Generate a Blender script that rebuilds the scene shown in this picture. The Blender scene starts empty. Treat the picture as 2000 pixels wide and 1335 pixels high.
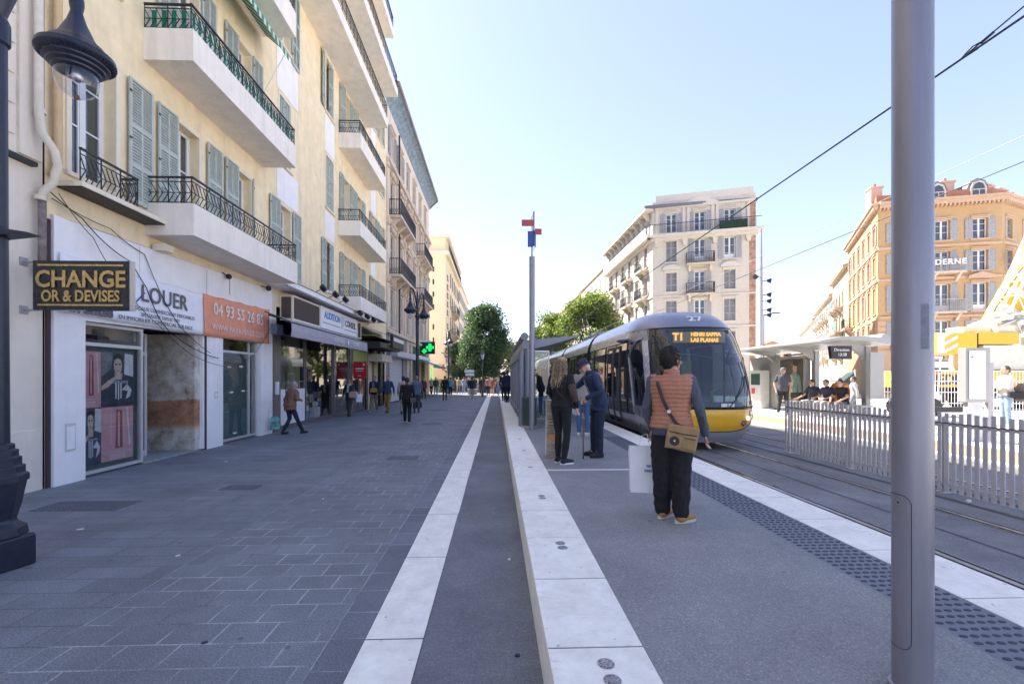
import bpy, bmesh, math, random
from mathutils import Vector, Matrix, noise
random.seed(7)
R = math.radians
scene = bpy.context.scene
COL = scene.collection

# ------------------------------------------------------------------ camera, light, exposure
CAMZ = 1.68
cam_d = bpy.data.cameras.new('Camera')
cam_d.sensor_width = 36.0; cam_d.lens = 16.0
cam_d.shift_y = 0.03475; cam_d.clip_start = 0.05; cam_d.clip_end = 3000
cam = bpy.data.objects.new('Camera', cam_d); COL.objects.link(cam)
cam.location = (0, 0, CAMZ); cam.rotation_euler = (R(90), 0, -math.atan(31 / 889))
scene.camera = cam

SUN_EL = R(49); SUN_PHI = R(36)                      # from the left (-X), a little ahead (+Y)
sdir = Vector((-math.cos(SUN_PHI) * math.cos(SUN_EL), math.sin(SUN_PHI) * math.cos(SUN_EL), math.sin(SUN_EL)))
world = bpy.data.worlds.new('World'); scene.world = world; world.use_nodes = True
nt = world.node_tree; nt.nodes.clear()
sky = nt.nodes.new('ShaderNodeTexSky'); sky.sky_type = 'NISHITA'; sky.sun_disc = False
sky.sun_elevation = SUN_EL; sky.sun_rotation = math.atan2(sdir.x, sdir.y)
sky.air_density = 1.0; sky.dust_density = .5; sky.ozone_density = 2.6; sky.altitude = 20
bg = nt.nodes.new('ShaderNodeBackground'); bg.inputs['Strength'].default_value = 0.15
wo = nt.nodes.new('ShaderNodeOutputWorld')
gm = nt.nodes.new('ShaderNodeGamma'); gm.inputs[1].default_value = 0.68
wm = nt.nodes.new('ShaderNodeMix'); wm.data_type = 'RGBA'; wm.blend_type = 'MULTIPLY'; wm.inputs[0].default_value = 1
wm.inputs[7].default_value = (.86, .79, .885, 1)                 # tint added to balance the sky colour against the shade
nt.links.new(sky.outputs[0], gm.inputs[0]); nt.links.new(gm.outputs[0], wm.inputs[6]); nt.links.new(wm.outputs[2], bg.inputs[0]); nt.links.new(bg.outputs[0], wo.inputs[0])
sun_d = bpy.data.lights.new('Sun', 'SUN'); sun_d.energy = 4.5; sun_d.angle = R(0.5); sun_d.color = (1, 0.93, 0.82)
sun = bpy.data.objects.new('Sun', sun_d); COL.objects.link(sun)
sun.rotation_euler = (-sdir).to_track_quat('-Z', 'Y').to_euler(); sun.location = (-20, 20, 60)
scene.view_settings.view_transform = 'Standard'; scene.view_settings.look = 'None'
scene.view_settings.exposure = 2.08; scene.view_settings.gamma = 1.0
scene.render.engine = 'CYCLES'
scene.cycles.max_bounces = 7; scene.cycles.transparent_max_bounces = 12
scene.cycles.caustics_reflective = False; scene.cycles.caustics_refractive = False

# ------------------------------------------------------------------ materials
MATS = {}
def mat(name, col=(.5, .5, .5), rough=.6, metal=0., var=.12, nscale=6., bump=.0, bscale=40., spec=.5, dirt=0., dcol=(.08, .07, .06), coat=0., stretch=None, streak=0., emit=None, estr=1.):
    if name in MATS: return MATS[name]
    m = bpy.data.materials.new(name); m.use_nodes = True
    n = m.node_tree.nodes; l = m.node_tree.links; b = n['Principled BSDF']
    b.inputs['Roughness'].default_value = rough; b.inputs['Metallic'].default_value = metal
    b.inputs['Specular IOR Level'].default_value = spec
    if coat: b.inputs['Coat Weight'].default_value = coat; b.inputs['Coat Roughness'].default_value = .06
    tc = n.new('ShaderNodeTexCoord'); src = tc.outputs['Object']
    if stretch:
        mp = n.new('ShaderNodeMapping'); mp.inputs['Scale'].default_value = stretch
        l.new(src, mp.inputs[0]); src = mp.outputs[0]
    nz = n.new('ShaderNodeTexNoise'); nz.inputs['Scale'].default_value = nscale; nz.inputs['Detail'].default_value = 5
    nz.inputs['Roughness'].default_value = .65
    l.new(src, nz.inputs['Vector'])
    mr = n.new('ShaderNodeMapRange'); mr.inputs[1].default_value = .3; mr.inputs[2].default_value = .7
    mr.inputs[3].default_value = 1 - var; mr.inputs[4].default_value = 1 + var * .6
    l.new(nz.outputs[0], mr.inputs[0])
    mx = n.new('ShaderNodeMix'); mx.data_type = 'RGBA'; mx.blend_type = 'MULTIPLY'; mx.inputs[0].default_value = 1
    mx.inputs[6].default_value = (*col, 1); l.new(mr.outputs[0], mx.inputs[7])
    out = mx.outputs[2]
    if dirt:
        n2 = n.new('ShaderNodeTexNoise'); n2.inputs['Scale'].default_value = 1.3; n2.inputs['Detail'].default_value = 8; n2.inputs['Roughness'].default_value = .75
        mp2 = n.new('ShaderNodeMapping'); mp2.inputs['Scale'].default_value = (1, 1, .35); l.new(tc.outputs['Object'], mp2.inputs[0]); l.new(mp2.outputs[0], n2.inputs['Vector'])
        r2 = n.new('ShaderNodeMapRange'); r2.inputs[1].default_value = .5; r2.inputs[2].default_value = .75; r2.inputs[3].default_value = 0; r2.inputs[4].default_value = dirt
        l.new(n2.outputs[0], r2.inputs[0])
        m2 = n.new('ShaderNodeMix'); m2.data_type = 'RGBA'; l.new(r2.outputs[0], m2.inputs[0]); l.new(out, m2.inputs[6]); m2.inputs[7].default_value = (*dcol, 1)
        out = m2.outputs[2]
    if streak:
        n3 = n.new('ShaderNodeTexNoise'); n3.inputs['Scale'].default_value = 1.; n3.inputs['Detail'].default_value = 6; n3.inputs['Roughness'].default_value = .7
        mp3 = n.new('ShaderNodeMapping'); mp3.inputs['Scale'].default_value = (3.2, 3.2, .22); l.new(tc.outputs['Object'], mp3.inputs[0]); l.new(mp3.outputs[0], n3.inputs['Vector'])
        r3 = n.new('ShaderNodeMapRange'); r3.inputs[1].default_value = .48; r3.inputs[2].default_value = .8; r3.inputs[3].default_value = 1; r3.inputs[4].default_value = 1 - streak; l.new(n3.outputs[0], r3.inputs[0])
        m3 = n.new('ShaderNodeMix'); m3.data_type = 'RGBA'; m3.blend_type = 'MULTIPLY'; m3.inputs[0].default_value = 1; l.new(out, m3.inputs[6]); l.new(r3.outputs[0], m3.inputs[7]); out = m3.outputs[2]
    l.new(out, b.inputs['Base Color'])
    rr = n.new('ShaderNodeMapRange'); rr.inputs[3].default_value = max(0, rough - .08); rr.inputs[4].default_value = min(1, rough + .1)
    l.new(nz.outputs[0], rr.inputs[0]); l.new(rr.outputs[0], b.inputs['Roughness'])
    if bump:
        nb = n.new('ShaderNodeTexNoise'); nb.inputs['Scale'].default_value = bscale; nb.inputs['Detail'].default_value = 4
        l.new(src, nb.inputs['Vector'])
        bp = n.new('ShaderNodeBump'); bp.inputs['Strength'].default_value = bump; bp.inputs['Distance'].default_value = .01
        l.new(nb.outputs[0], bp.inputs['Height']); l.new(bp.outputs[0], b.inputs['Normal'])
    if emit:
        b.inputs['Emission Color'].default_value = (*emit, 1); b.inputs['Emission Strength'].default_value = estr
    MATS[name] = m; return m

def glassmat(name, tint=(.5, .55, .55), opac=.35, rough=.02, base=(.02, .025, .03)):
    """window glass: partly clear pane, partly dark, with real reflections"""
    m = bpy.data.materials.new(name); m.use_nodes = True
    n = m.node_tree.nodes; l = m.node_tree.links; b = n['Principled BSDF']
    b.inputs['Base Color'].default_value = (*base, 1); b.inputs['Roughness'].default_value = rough; b.inputs['Specular IOR Level'].default_value = .8
    tr = n.new('ShaderNodeBsdfTransparent'); tr.inputs[0].default_value = (*tint, 1)
    lw = n.new('ShaderNodeLayerWeight'); lw.inputs[0].default_value = .5
    pw_ = n.new('ShaderNodeMath'); pw_.operation = 'POWER'; l.new(lw.outputs['Facing'], pw_.inputs[0]); pw_.inputs[1].default_value = 4.
    fr = n.new('ShaderNodeMapRange'); fr.inputs[3].default_value = .07; fr.inputs[4].default_value = 1.; l.new(pw_.outputs[0], fr.inputs[0])
    gl = n.new('ShaderNodeBsdfGlossy'); gl.inputs['Roughness'].default_value = rough; gl.inputs[0].default_value = (1, 1, 1, 1)
    ms = n.new('ShaderNodeMixShader'); ms.inputs[0].default_value = opac; l.new(tr.outputs[0], ms.inputs[1]); l.new(b.outputs[0], ms.inputs[2])
    m2 = n.new('ShaderNodeMixShader'); l.new(fr.outputs[0], m2.inputs[0]); l.new(ms.outputs[0], m2.inputs[1]); l.new(gl.outputs[0], m2.inputs[2])
    l.new(m2.outputs[0], n['Material Output'].inputs[0])
    MATS[name] = m; return m

# ------------------------------------------------------------------ mesh builder
class MB:
    def __init__(s): s.v = []; s.f = []; s.m = []; s.mats = []; s.cur = 0
    def use(s, m):
        if m not in s.mats: s.mats.append(m)
        s.cur = s.mats.index(m); return s
    def add(s, vs, fs):
        o = len(s.v); s.v += [tuple(p) for p in vs]; s.f += [tuple(i + o for i in f) for f in fs]; s.m += [s.cur] * len(fs); return s
    def box(s, x0, x1, y0, y1, z0, z1):
        if x0 > x1: x0, x1 = x1, x0
        if y0 > y1: y0, y1 = y1, y0
        if z0 > z1: z0, z1 = z1, z0
        return s.add([(x0,y0,z0),(x1,y0,z0),(x1,y1,z0),(x0,y1,z0),(x0,y0,z1),(x1,y0,z1),(x1,y1,z1),(x0,y1,z1)],
              [(0,3,2,1),(4,5,6,7),(0,1,5,4),(1,2,6,5),(2,3,7,6),(3,0,4,7)])
    def bar(s, p0, p1, w, h, up=(0, 0, 1)):
        p0 = Vector(p0); p1 = Vector(p1); d = (p1 - p0).normalized(); u = Vector(up)
        if abs(d.dot(u)) > .98: u = Vector((0, 1, 0))
        a = d.cross(u).normalized(); u = a.cross(d).normalized()
        vs = []
        for p in (p0, p1):
            for i, j in ((-1,-1),(1,-1),(1,1),(-1,1)): vs.append(p + a * (w / 2 * i) + u * (h / 2 * j))
        return s.add(vs, [(0,1,2,3),(7,6,5,4),(0,4,5,1),(1,5,6,2),(2,6,7,3),(3,7,4,0)])
    def cyl(s, p0, p1, r0, r1=None, n=12, caps=True):
        if r1 is None: r1 = r0
        p0 = Vector(p0); p1 = Vector(p1); d = (p1 - p0).normalized()
        u = Vector((0, 0, 1)) if abs(d.z) < .95 else Vector((1, 0, 0))
        a = d.cross(u).normalized(); b = d.cross(a).normalized()
        vs = []
        for p, r in ((p0, r0), (p1, r1)):
            for i in range(n):
                t = 2 * math.pi * i / n; vs.append(p + a * (r * math.cos(t)) + b * (r * math.sin(t)))
        fs = [(i, (i + 1) % n, n + (i + 1) % n, n + i) for i in range(n)]
        if caps: fs += [tuple(range(n))[::-1], tuple(range(n, 2 * n))]
        return s.add(vs, fs)
    def tube(s, pts, r, n=6):
        pts = [Vector(p) for p in pts]; rings = []
        for i, p in enumerate(pts):
            d = (pts[min(i + 1, len(pts) - 1)] - pts[max(i - 1, 0)]).normalized()
            u = Vector((0, 0, 1)) if abs(d.z) < .9 else Vector((0, 1, 0))
            a = d.cross(u).normalized(); b = d.cross(a).normalized()
            rr = r[i] if isinstance(r, (list, tuple)) else r
            rings.append([p + a * (rr * math.cos(2*math.pi*k/n)) + b * (rr * math.sin(2*math.pi*k/n)) for k in range(n)])
        vs = [q for g in rings for q in g]
        fs = [(i*n+k, i*n+(k+1) % n, (i+1)*n+(k+1) % n, (i+1)*n+k) for i in range(len(pts)-1) for k in range(n)]
        fs += [tuple(range(n))[::-1], tuple(range((len(pts)-1)*n, len(pts)*n))]
        return s.add(vs, fs)
    def lathe(s, prof, c=(0, 0, 0), n=24, sx=1, sy=1, rot=None, cap=True):
        c = Vector(c); vs = []
        for r, z in prof:
            for i in range(n):
                t = 2 * math.pi * i / n; q = Vector((r * math.cos(t) * sx, r * math.sin(t) * sy, z))
                if rot is not None: q = rot @ q
                vs.append(c + q)
        k = len(prof)
        fs = [(j*n+i, j*n+(i+1) % n, (j+1)*n+(i+1) % n, (j+1)*n+i) for j in range(k-1) for i in range(n)]
        if cap: fs += [tuple(range(n))[::-1], tuple(range((k-1)*n, k*n))]
        return s.add(vs, fs)
    def prism(s, poly, ext, axis='z', lo=0.):
        """poly of 2-D points, extruded lo..lo+ext along an axis: x -> (y,z), y -> (x,z), z -> (x,y)"""
        def P(a, b, t): return {'z': (a, b, t), 'x': (t, a, b), 'y': (a, t, b)}[axis]
        n = len(poly); vs = [P(a, b, lo) for a, b in poly] + [P(a, b, lo + ext) for a, b in poly]
        return s.add(vs, [tuple(range(n))[::-1], tuple(range(n, 2*n))] + [(i, (i+1) % n, n+(i+1) % n, n+i) for i in range(n)])
    def sph(s, c, r, n=12, sc=(1, 1, 1)):
        k = max(4, n // 2); prof = [(r * math.sin(math.pi * j / k) + 1e-4, -r * math.cos(math.pi * j / k)) for j in range(k + 1)]
        c = Vector(c); vs = []
        for rr, z in prof:
            for i in range(n):
                t = 2*math.pi*i/n; vs.append(c + Vector((rr*math.cos(t)*sc[0], rr*math.sin(t)*sc[1], z*sc[2])))
        return s.add(vs, [(j*n+i, j*n+(i+1) % n, (j+1)*n+(i+1) % n, (j+1)*n+i) for j in range(k) for i in range(n)])
    def mesh(s, name, smooth=False, fix=True):
        me = bpy.data.meshes.new(name); me.from_pydata(s.v, [], s.f)
        for m in s.mats: me.materials.append(m)
        if len(s.mats) > 1: me.polygons.foreach_set('material_index', s.m)
        if fix:
            bm = bmesh.new(); bm.from_mesh(me); bmesh.ops.recalc_face_normals(bm, faces=bm.faces[:]); bm.to_mesh(me); bm.free()
        if smooth:
            try: me.shade_smooth()
            except Exception: pass
            if smooth is not True:
                try: me.set_sharp_from_angle(angle=R(smooth))
                except Exception: pass
        me.update(); return me
    def build(s, name, m=None, parent=None, smooth=False, bevel=0, M=None, fix=True):
        if m is not None and not s.mats: s.use(m)
        o = bpy.data.objects.new(name, s.mesh(name, smooth, fix)); COL.objects.link(o)
        if bevel:
            b = o.modifiers.new('bevel', 'BEVEL'); b.width = bevel; b.segments = 2; b.limit_method = 'ANGLE'
        if M is not None: o.matrix_world = M
        if parent is not None: par(o, parent)
        return o

def base_matrix(o): return o.matrix_basis.copy() if o.parent is None else base_matrix(o.parent) @ o.matrix_parent_inverse @ o.matrix_basis
def par(o, p):
    o.parent = p; o.matrix_parent_inverse = base_matrix(p).inverted()
def place(me, name, M, parent=None):
    o = bpy.data.objects.new(name, me); COL.objects.link(o); o.matrix_basis = M
    if parent is not None: par(o, parent)
    return o
def thing(name, label, cat, loc=(0, 0, 0), group=None, rz=0):
    o = bpy.data.objects.new(name, None); COL.objects.link(o); o.location = loc; o.rotation_euler = (0, 0, rz); o.empty_display_size = .2
    o['label'] = label; o['category'] = cat
    if group: o['group'] = group
    return o
def tag(o, label, cat, group=None):
    o['label'] = label; o['category'] = cat
    if group: o['group'] = group
    return o
def struct(o, kind='structure'): o['kind'] = kind; return o
def copy_tree(o, parent=None):
    c = o.copy(); COL.objects.link(c)
    if parent is not None: c.parent = parent
    for ch in list(o.children): copy_tree(ch, c)
    return c
def text_mesh(txt, size=1., depth=.01, m=None, align='CENTER', stretch=1., shear=0., bold=.0, spacing=1.):
    cu = bpy.data.curves.new('t', 'FONT'); cu.body = txt; cu.size = size; cu.extrude = depth; cu.align_x = align; cu.align_y = 'CENTER'
    cu.offset = bold; cu.shear = shear; cu.space_character = spacing; cu.resolution_u = 3
    ob = bpy.data.objects.new('t', cu); COL.objects.link(ob)
    dg = bpy.context.evaluated_depsgraph_get(); me = bpy.data.meshes.new_from_object(ob.evaluated_get(dg))
    bpy.data.objects.remove(ob)
    if stretch != 1:
        for v in me.vertices: v.co.x *= stretch
    me.materials.clear(); me.materials.append(m); me.name = 'lettering'; return me
def frameM(o, u, n):
    """matrix whose local x runs along u, local y points INTO the wall (-n), z up"""
    u = Vector(u).normalized(); n = Vector(n).normalized()
    M = Matrix.Identity(4); y = -n
    for i in range(3): M[i][0] = u[i]; M[i][1] = y[i]; M[i][2] = (0, 0, 1)[i]; M[i][3] = o[i]
    return M
def textM(o, u, n):
    """matrix for text: local x along u, local y up, local z towards viewer n"""
    u = Vector(u).normalized(); n = Vector(n).normalized(); M = Matrix.Identity(4)
    for i in range(3): M[i][0] = u[i]; M[i][1] = (0, 0, 1)[i]; M[i][2] = n[i]; M[i][3] = o[i]
    return M
def text(txt, o, u, n, size, m, parent, name='lettering', **k):
    return place(text_mesh(txt, size=size, m=m, **k), name, textM(o, u, n), parent)

# ---- material palette
paint = lambda nm, c, **k: mat(nm, c, **{**dict(rough=.75, var=.06, nscale=2.5, bump=.2, bscale=60, streak=.13), **k})
M_YEL = paint('yellow_render', (.88, .735, .49), dirt=.16, dcol=(.5, .40, .26), var=.12, streak=.18)
M_CREAM = paint('cream_render', (.80, .72, .58), dirt=.12, dcol=(.4, .35, .27))
M_EDGE = paint('pale_banded_render', (.78, .70, .60), dirt=.25, dcol=(.3, .24, .18))
M_WHITE = paint('white_panel', (.88, .87, .88), dirt=.12, dcol=(.45, .42, .4))
M_WBAL = paint('balcony_render', (.86, .80, .72), streak=.2, dirt=.14, dcol=(.42, .38, .33))
M_FRAME = mat('white_frame', (.72, .73, .74), rough=.45, var=.05)
M_SHUT = mat('green_grey_shutter', (.46, .51, .47), rough=.6, var=.12, nscale=8)
M_SHUTG = mat('grey_shutter', (.36, .36, .37), rough=.6, var=.1)
M_IRON = mat('black_iron', (.025, .027, .032), rough=.45, var=.2)
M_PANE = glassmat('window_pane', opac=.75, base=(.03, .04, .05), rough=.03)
M_SHOPG = glassmat('shop_glass', tint=(.8, .85, .84), opac=.08)
M_GREYP = mat('grey_steel_paint', (.30, .30, .37), rough=.38, var=.05, nscale=20, metal=.25)
M_STEEL = mat('brushed_steel', (.5, .5, .52), rough=.3, metal=.9, var=.08)
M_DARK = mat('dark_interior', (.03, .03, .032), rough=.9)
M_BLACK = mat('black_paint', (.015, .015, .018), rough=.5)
M_ALU = mat('aluminium_frame', (.62, .62, .63), rough=.35, metal=.3, var=.05)
M_WHT = mat('white_sign', (.8, .8, .82), rough=.5, var=.04)
M_TERRA = mat('roof_tiles', (.42, .2, .13), rough=.85, var=.3, nscale=14, bump=.3)
M_STONE = mat('carved_stone', (.62, .52, .42), rough=.8, var=.15, nscale=3, bump=.3, bscale=30, dirt=.3, dcol=(.3, .22, .17))
# ------------------------------------------------------------------ ground
def pavemat(name, base, mortar, bw, rh, msize, off=.5, var=.07, light_var=.5, rough=.75, bias=0.):
    m = bpy.data.materials.new(name); m.use_nodes = True
    n = m.node_tree.nodes; l = m.node_tree.links; b = n['Principled BSDF']
    tc = n.new('ShaderNodeTexCoord'); br = n.new('ShaderNodeTexBrick'); l.new(tc.outputs['Object'], br.inputs['Vector'])
    br.offset = off; br.inputs['Scale'].default_value = 1; br.inputs['Brick Width'].default_value = bw; br.inputs['Row Height'].default_value = rh
    br.inputs['Mortar Size'].default_value = msize; br.inputs['Mortar Smooth'].default_value = .2; br.inputs['Bias'].default_value = bias
    br.inputs['Color1'].default_value = (*[c * (1 - var) for c in base], 1); br.inputs['Color2'].default_value = (*[c * (1 + var) for c in base], 1)
    # joints: pale where sanded, dark elsewhere
    nj = n.new('ShaderNodeTexNoise'); nj.inputs['Scale'].default_value = 1.7; nj.inputs['Detail'].default_value = 4; l.new(tc.outputs['Object'], nj.inputs['Vector'])
    mj = n.new('ShaderNodeMapRange'); mj.inputs[1].default_value = .34; mj.inputs[2].default_value = .55; l.new(nj.outputs[0], mj.inputs[0])
    cj = n.new('ShaderNodeMix'); cj.data_type = 'RGBA'; cj.inputs[6].default_value = (*[c * .55 for c in base], 1); cj.inputs[7].default_value = (*mortar, 1)
    l.new(mj.outputs[0], cj.inputs[0]); l.new(cj.outputs[2], br.inputs['Mortar'])
    n1 = n.new('ShaderNodeTexNoise'); n1.inputs['Scale'].default_value = 90; n1.inputs['Detail'].default_value = 3; l.new(tc.outputs['Object'], n1.inputs['Vector'])
    n2 = n.new('ShaderNodeTexNoise'); n2.inputs['Scale'].default_value = .8; n2.inputs['Detail'].default_value = 7; n2.inputs['Roughness'].default_value = .7; l.new(tc.outputs['Object'], n2.inputs['Vector'])
    a1 = n.new('ShaderNodeMapRange'); a1.inputs[1].default_value = .3; a1.inputs[2].default_value = .7; a1.inputs[3].default_value = .62; a1.inputs[4].default_value = 1.42; l.new(n1.outputs[0], a1.inputs[0])
    a2 = n.new('ShaderNodeMapRange'); a2.inputs[1].default_value = .3; a2.inputs[2].default_value = .7; a2.inputs[3].default_value = .72; a2.inputs[4].default_value = 1.26; l.new(n2.outputs[0], a2.inputs[0])
    mm = n.new('ShaderNodeMath'); mm.operation = 'MULTIPLY'; l.new(a1.outputs[0], mm.inputs[0]); l.new(a2.outputs[0], mm.inputs[1])
    v3 = n.new('ShaderNodeTexVoronoi'); v3.inputs['Scale'].default_value = 2.6; l.new(tc.outputs['Object'], v3.inputs['Vector'])
    n4 = n.new('ShaderNodeTexNoise'); n4.inputs['Scale'].default_value = 20; l.new(tc.outputs['Object'], n4.inputs['Vector'])
    m4 = n.new('ShaderNodeMath'); m4.operation = 'MULTIPLY_ADD'; m4.inputs[1].default_value = .10; l.new(n4.outputs[0], m4.inputs[0]); l.new(v3.outputs['Distance'], m4.inputs[2])
    r4 = n.new('ShaderNodeMapRange'); r4.inputs[1].default_value = .095; r4.inputs[2].default_value = .115; r4.inputs[3].default_value = .62; r4.inputs[4].default_value = 1; l.new(m4.outputs[0], r4.inputs[0])
    mg = n.new('ShaderNodeMath'); mg.operation = 'MULTIPLY'; l.new(mm.outputs[0], mg.inputs[0]); l.new(r4.outputs[0], mg.inputs[1]); mm = mg
    mx = n.new('ShaderNodeMix'); mx.data_type = 'RGBA'; mx.blend_type = 'MULTIPLY'; mx.inputs[0].default_value = 1
    l.new(br.outputs['Color'], mx.inputs[6]); l.new(mm.outputs[0], mx.inputs[7]); l.new(mx.outputs[2], b.inputs['Base Color'])
    b.inputs['Roughness'].default_value = rough
    iv = n.new('ShaderNodeMath'); iv.operation = 'SUBTRACT'; iv.inputs[0].default_value = 1; l.new(br.outputs['Fac'], iv.inputs[1])
    ad = n.new('ShaderNodeMath'); ad.operation = 'MULTIPLY_ADD'; l.new(n1.outputs[0], ad.inputs[0]); ad.inputs[1].default_value = .35; l.new(iv.outputs[0], ad.inputs[2])
    bp = n.new('ShaderNodeBump'); bp.inputs['Strength'].default_value = .5; bp.inputs['Distance'].default_value = .006
    l.new(ad.outputs[0], bp.inputs['Height']); l.new(bp.outputs[0], b.inputs['Normal'])
    return m
def asphalt(name, col, spk=.22, rough=.85, stain=.28):
    m = bpy.data.materials.new(name); m.use_nodes = True
    n = m.node_tree.nodes; l = m.node_tree.links; b = n['Principled BSDF']; tc = n.new('ShaderNodeTexCoord')
    vo = n.new('ShaderNodeTexVoronoi'); vo.inputs['Scale'].default_value = 120; l.new(tc.outputs['Object'], vo.inputs['Vector'])
    rp = n.new('ShaderNodeValToRGB'); rp.color_ramp.elements[0].color = (*[c * (1 - spk) for c in col], 1); rp.color_ramp.elements[1].color = (*[min(1, c * (1 + 1.3 * spk)) for c in col], 1)
    sx = n.new('ShaderNodeSeparateColor'); l.new(vo.outputs['Color'], sx.inputs[0]); l.new(sx.outputs[0], rp.inputs[0])
    e = rp.color_ramp.elements.new(.93); e.color = (*[c * (1 + .6 * spk) for c in col], 1); rp.color_ramp.elements[-1].color = (*[c * 1.45 for c in col], 1)
    n2 = n.new('ShaderNodeTexNoise'); n2.inputs['Scale'].default_value = .9; n2.inputs['Detail'].default_value = 8; n2.inputs['Roughness'].default_value = .7; l.new(tc.outputs['Object'], n2.inputs['Vector'])
    a2 = n.new('ShaderNodeMapRange'); a2.inputs[1].default_value = .3; a2.inputs[2].default_value = .7; a2.inputs[3].default_value = 1 - stain; a2.inputs[4].default_value = 1 + stain; l.new(n2.outputs[0], a2.inputs[0])
    v3 = n.new('ShaderNodeTexVoronoi'); v3.inputs['Scale'].default_value = 2.2; l.new(tc.outputs['Object'], v3.inputs['Vector'])
    n4 = n.new('ShaderNodeTexNoise'); n4.inputs['Scale'].default_value = 20; l.new(tc.outputs['Object'], n4.inputs['Vector'])
    m4 = n.new('ShaderNodeMath'); m4.operation = 'MULTIPLY_ADD'; m4.inputs[1].default_value = .10; l.new(n4.outputs[0], m4.inputs[0]); l.new(v3.outputs['Distance'], m4.inputs[2])
    r4 = n.new('ShaderNodeMapRange'); r4.inputs[1].default_value = .095; r4.inputs[2].default_value = .11; r4.inputs[3].default_value = .68; r4.inputs[4].default_value = 1; l.new(m4.outputs[0], r4.inputs[0])
    m5 = n.new('ShaderNodeMath'); m5.operation = 'MULTIPLY'; l.new(a2.outputs[0], m5.inputs[0]); l.new(r4.outputs[0], m5.inputs[1])
    mx = n.new('ShaderNodeMix'); mx.data_type = 'RGBA'; mx.blend_type = 'MULTIPLY'; mx.inputs[0].default_value = 1
    l.new(rp.outputs[0], mx.inputs[6]); l.new(m5.outputs[0], mx.inputs[7]); l.new(mx.outputs[2], b.inputs['Base Color'])
    b.inputs['Roughness'].default_value = rough
    bp = n.new('ShaderNodeBump'); bp.inputs['Strength'].default_value = .5; bp.inputs['Distance'].default_value = .004
    l.new(vo.outputs['Distance'], bp.inputs['Height']); l.new(bp.outputs[0], b.inputs['Normal'])
    return m
def stonemat(name, col):
    m = bpy.data.materials.new(name); m.use_nodes = True
    n = m.node_tree.nodes; l = m.node_tree.links; b = n['Principled BSDF']; tc = n.new('ShaderNodeTexCoord')
    n1 = n.new('ShaderNodeTexNoise'); n1.inputs['Scale'].default_value = 5; n1.inputs['Detail'].default_value = 9; n1.inputs['Roughness'].default_value = .75; l.new(tc.outputs['Object'], n1.inputs['Vector'])
    rp = n.new('ShaderNodeValToRGB'); rp.color_ramp.elements[0].position = .3; rp.color_ramp.elements[0].color = (*[c * .84 for c in col], 1)
    rp.color_ramp.elements[1].position = .68; rp.color_ramp.elements[1].color = (*[min(1, c * 1.15) for c in col], 1); l.new(n1.outputs[0], rp.inputs[0])
    # gum spots and pits
    vo = n.new('ShaderNodeTexVoronoi'); vo.inputs['Scale'].default_value = 7; l.new(tc.outputs['Object'], vo.inputs['Vector'])
    nn = n.new('ShaderNodeTexNoise'); nn.inputs['Scale'].default_value = 45; nn.inputs['Detail'].default_value = 3; l.new(tc.outputs['Object'], nn.inputs['Vector'])
    tv = n.new('ShaderNodeTexNoise'); tv.inputs['Scale'].default_value = 1; tv.inputs['Detail'].default_value = 6; tv.inputs['Roughness'].default_value = .75
    tm = n.new('ShaderNodeMapping'); tm.inputs['Scale'].default_value = (9, 38, 9); l.new(tc.outputs['Object'], tm.inputs[0]); l.new(tm.outputs[0], tv.inputs['Vector'])
    tr_ = n.new('ShaderNodeMapRange'); tr_.inputs[1].default_value = .60; tr_.inputs[2].default_value = .70; tr_.inputs[3].default_value = 1; tr_.inputs[4].default_value = .70; l.new(tv.outputs[0], tr_.inputs[0])
    ad = n.new('ShaderNodeMath'); ad.operation = 'MULTIPLY_ADD'; ad.inputs[1].default_value = .16; l.new(nn.outputs[0], ad.inputs[0]); l.new(vo.outputs['Distance'], ad.inputs[2])
    mr = n.new('ShaderNodeMapRange'); mr.inputs[1].default_value = .125; mr.inputs[2].default_value = .16; mr.inputs[3].default_value = .55; mr.inputs[4].default_value = 1; l.new(ad.outputs[0], mr.inputs[0])
    mx = n.new('ShaderNodeMix'); mx.data_type = 'RGBA'; mx.blend_type = 'MULTIPLY'; mx.inputs[0].default_value = 1
    l.new(rp.outputs[0], mx.inputs[6]); ml = n.new('ShaderNodeMath'); ml.operation = 'MULTIPLY'; l.new(mr.outputs[0], ml.inputs[0]); l.new(tr_.outputs[0], ml.inputs[1]); l.new(ml.outputs[0], mx.inputs[7]); l.new(mx.outputs[2], b.inputs['Base Color'])
    b.inputs['Roughness'].default_value = .8
    bp = n.new('ShaderNodeBump'); bp.inputs['Strength'].default_value = .25; bp.inputs['Distance'].default_value = .004; l.new(nn.outputs[0], bp.inputs['Height']); l.new(bp.outputs[0], b.inputs['Normal'])
    return m

M_PAVE = pavemat('slate_paving', (.172, .182, .205), (.36, .36, .38), .33, .245, .007)
M_PAVE2 = pavemat('slate_paving_wide', (.172, .183, .207), (.115, .12, .135), .66, .245, .006, var=.10)
M_PAVE3 = pavemat('slate_border', (.15, .16, .19), (.42, .42, .45), 3., .33, .005, off=0)
M_ROAD = asphalt('street_asphalt', (.18, .185, .20))
M_PLAT = asphalt('platform_asphalt', (.26, .26, .262), stain=.2)
M_TRACK = asphalt('track_asphalt', (.21, .21, .215), stain=.3)
M_STRIP = stonemat('limestone', (.90, .84, .75))
M_TACT = mat('tactile_grey', (.18, .19, .22), rough=.7, var=.1, bump=.2)
M_PLAZA = asphalt('plaza_concrete', (.64, .62, .59), spk=.1)
M_TWHITE = mat('white_line_paint', (.66, .66, .66), rough=.7, var=.2, nscale=25)

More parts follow.
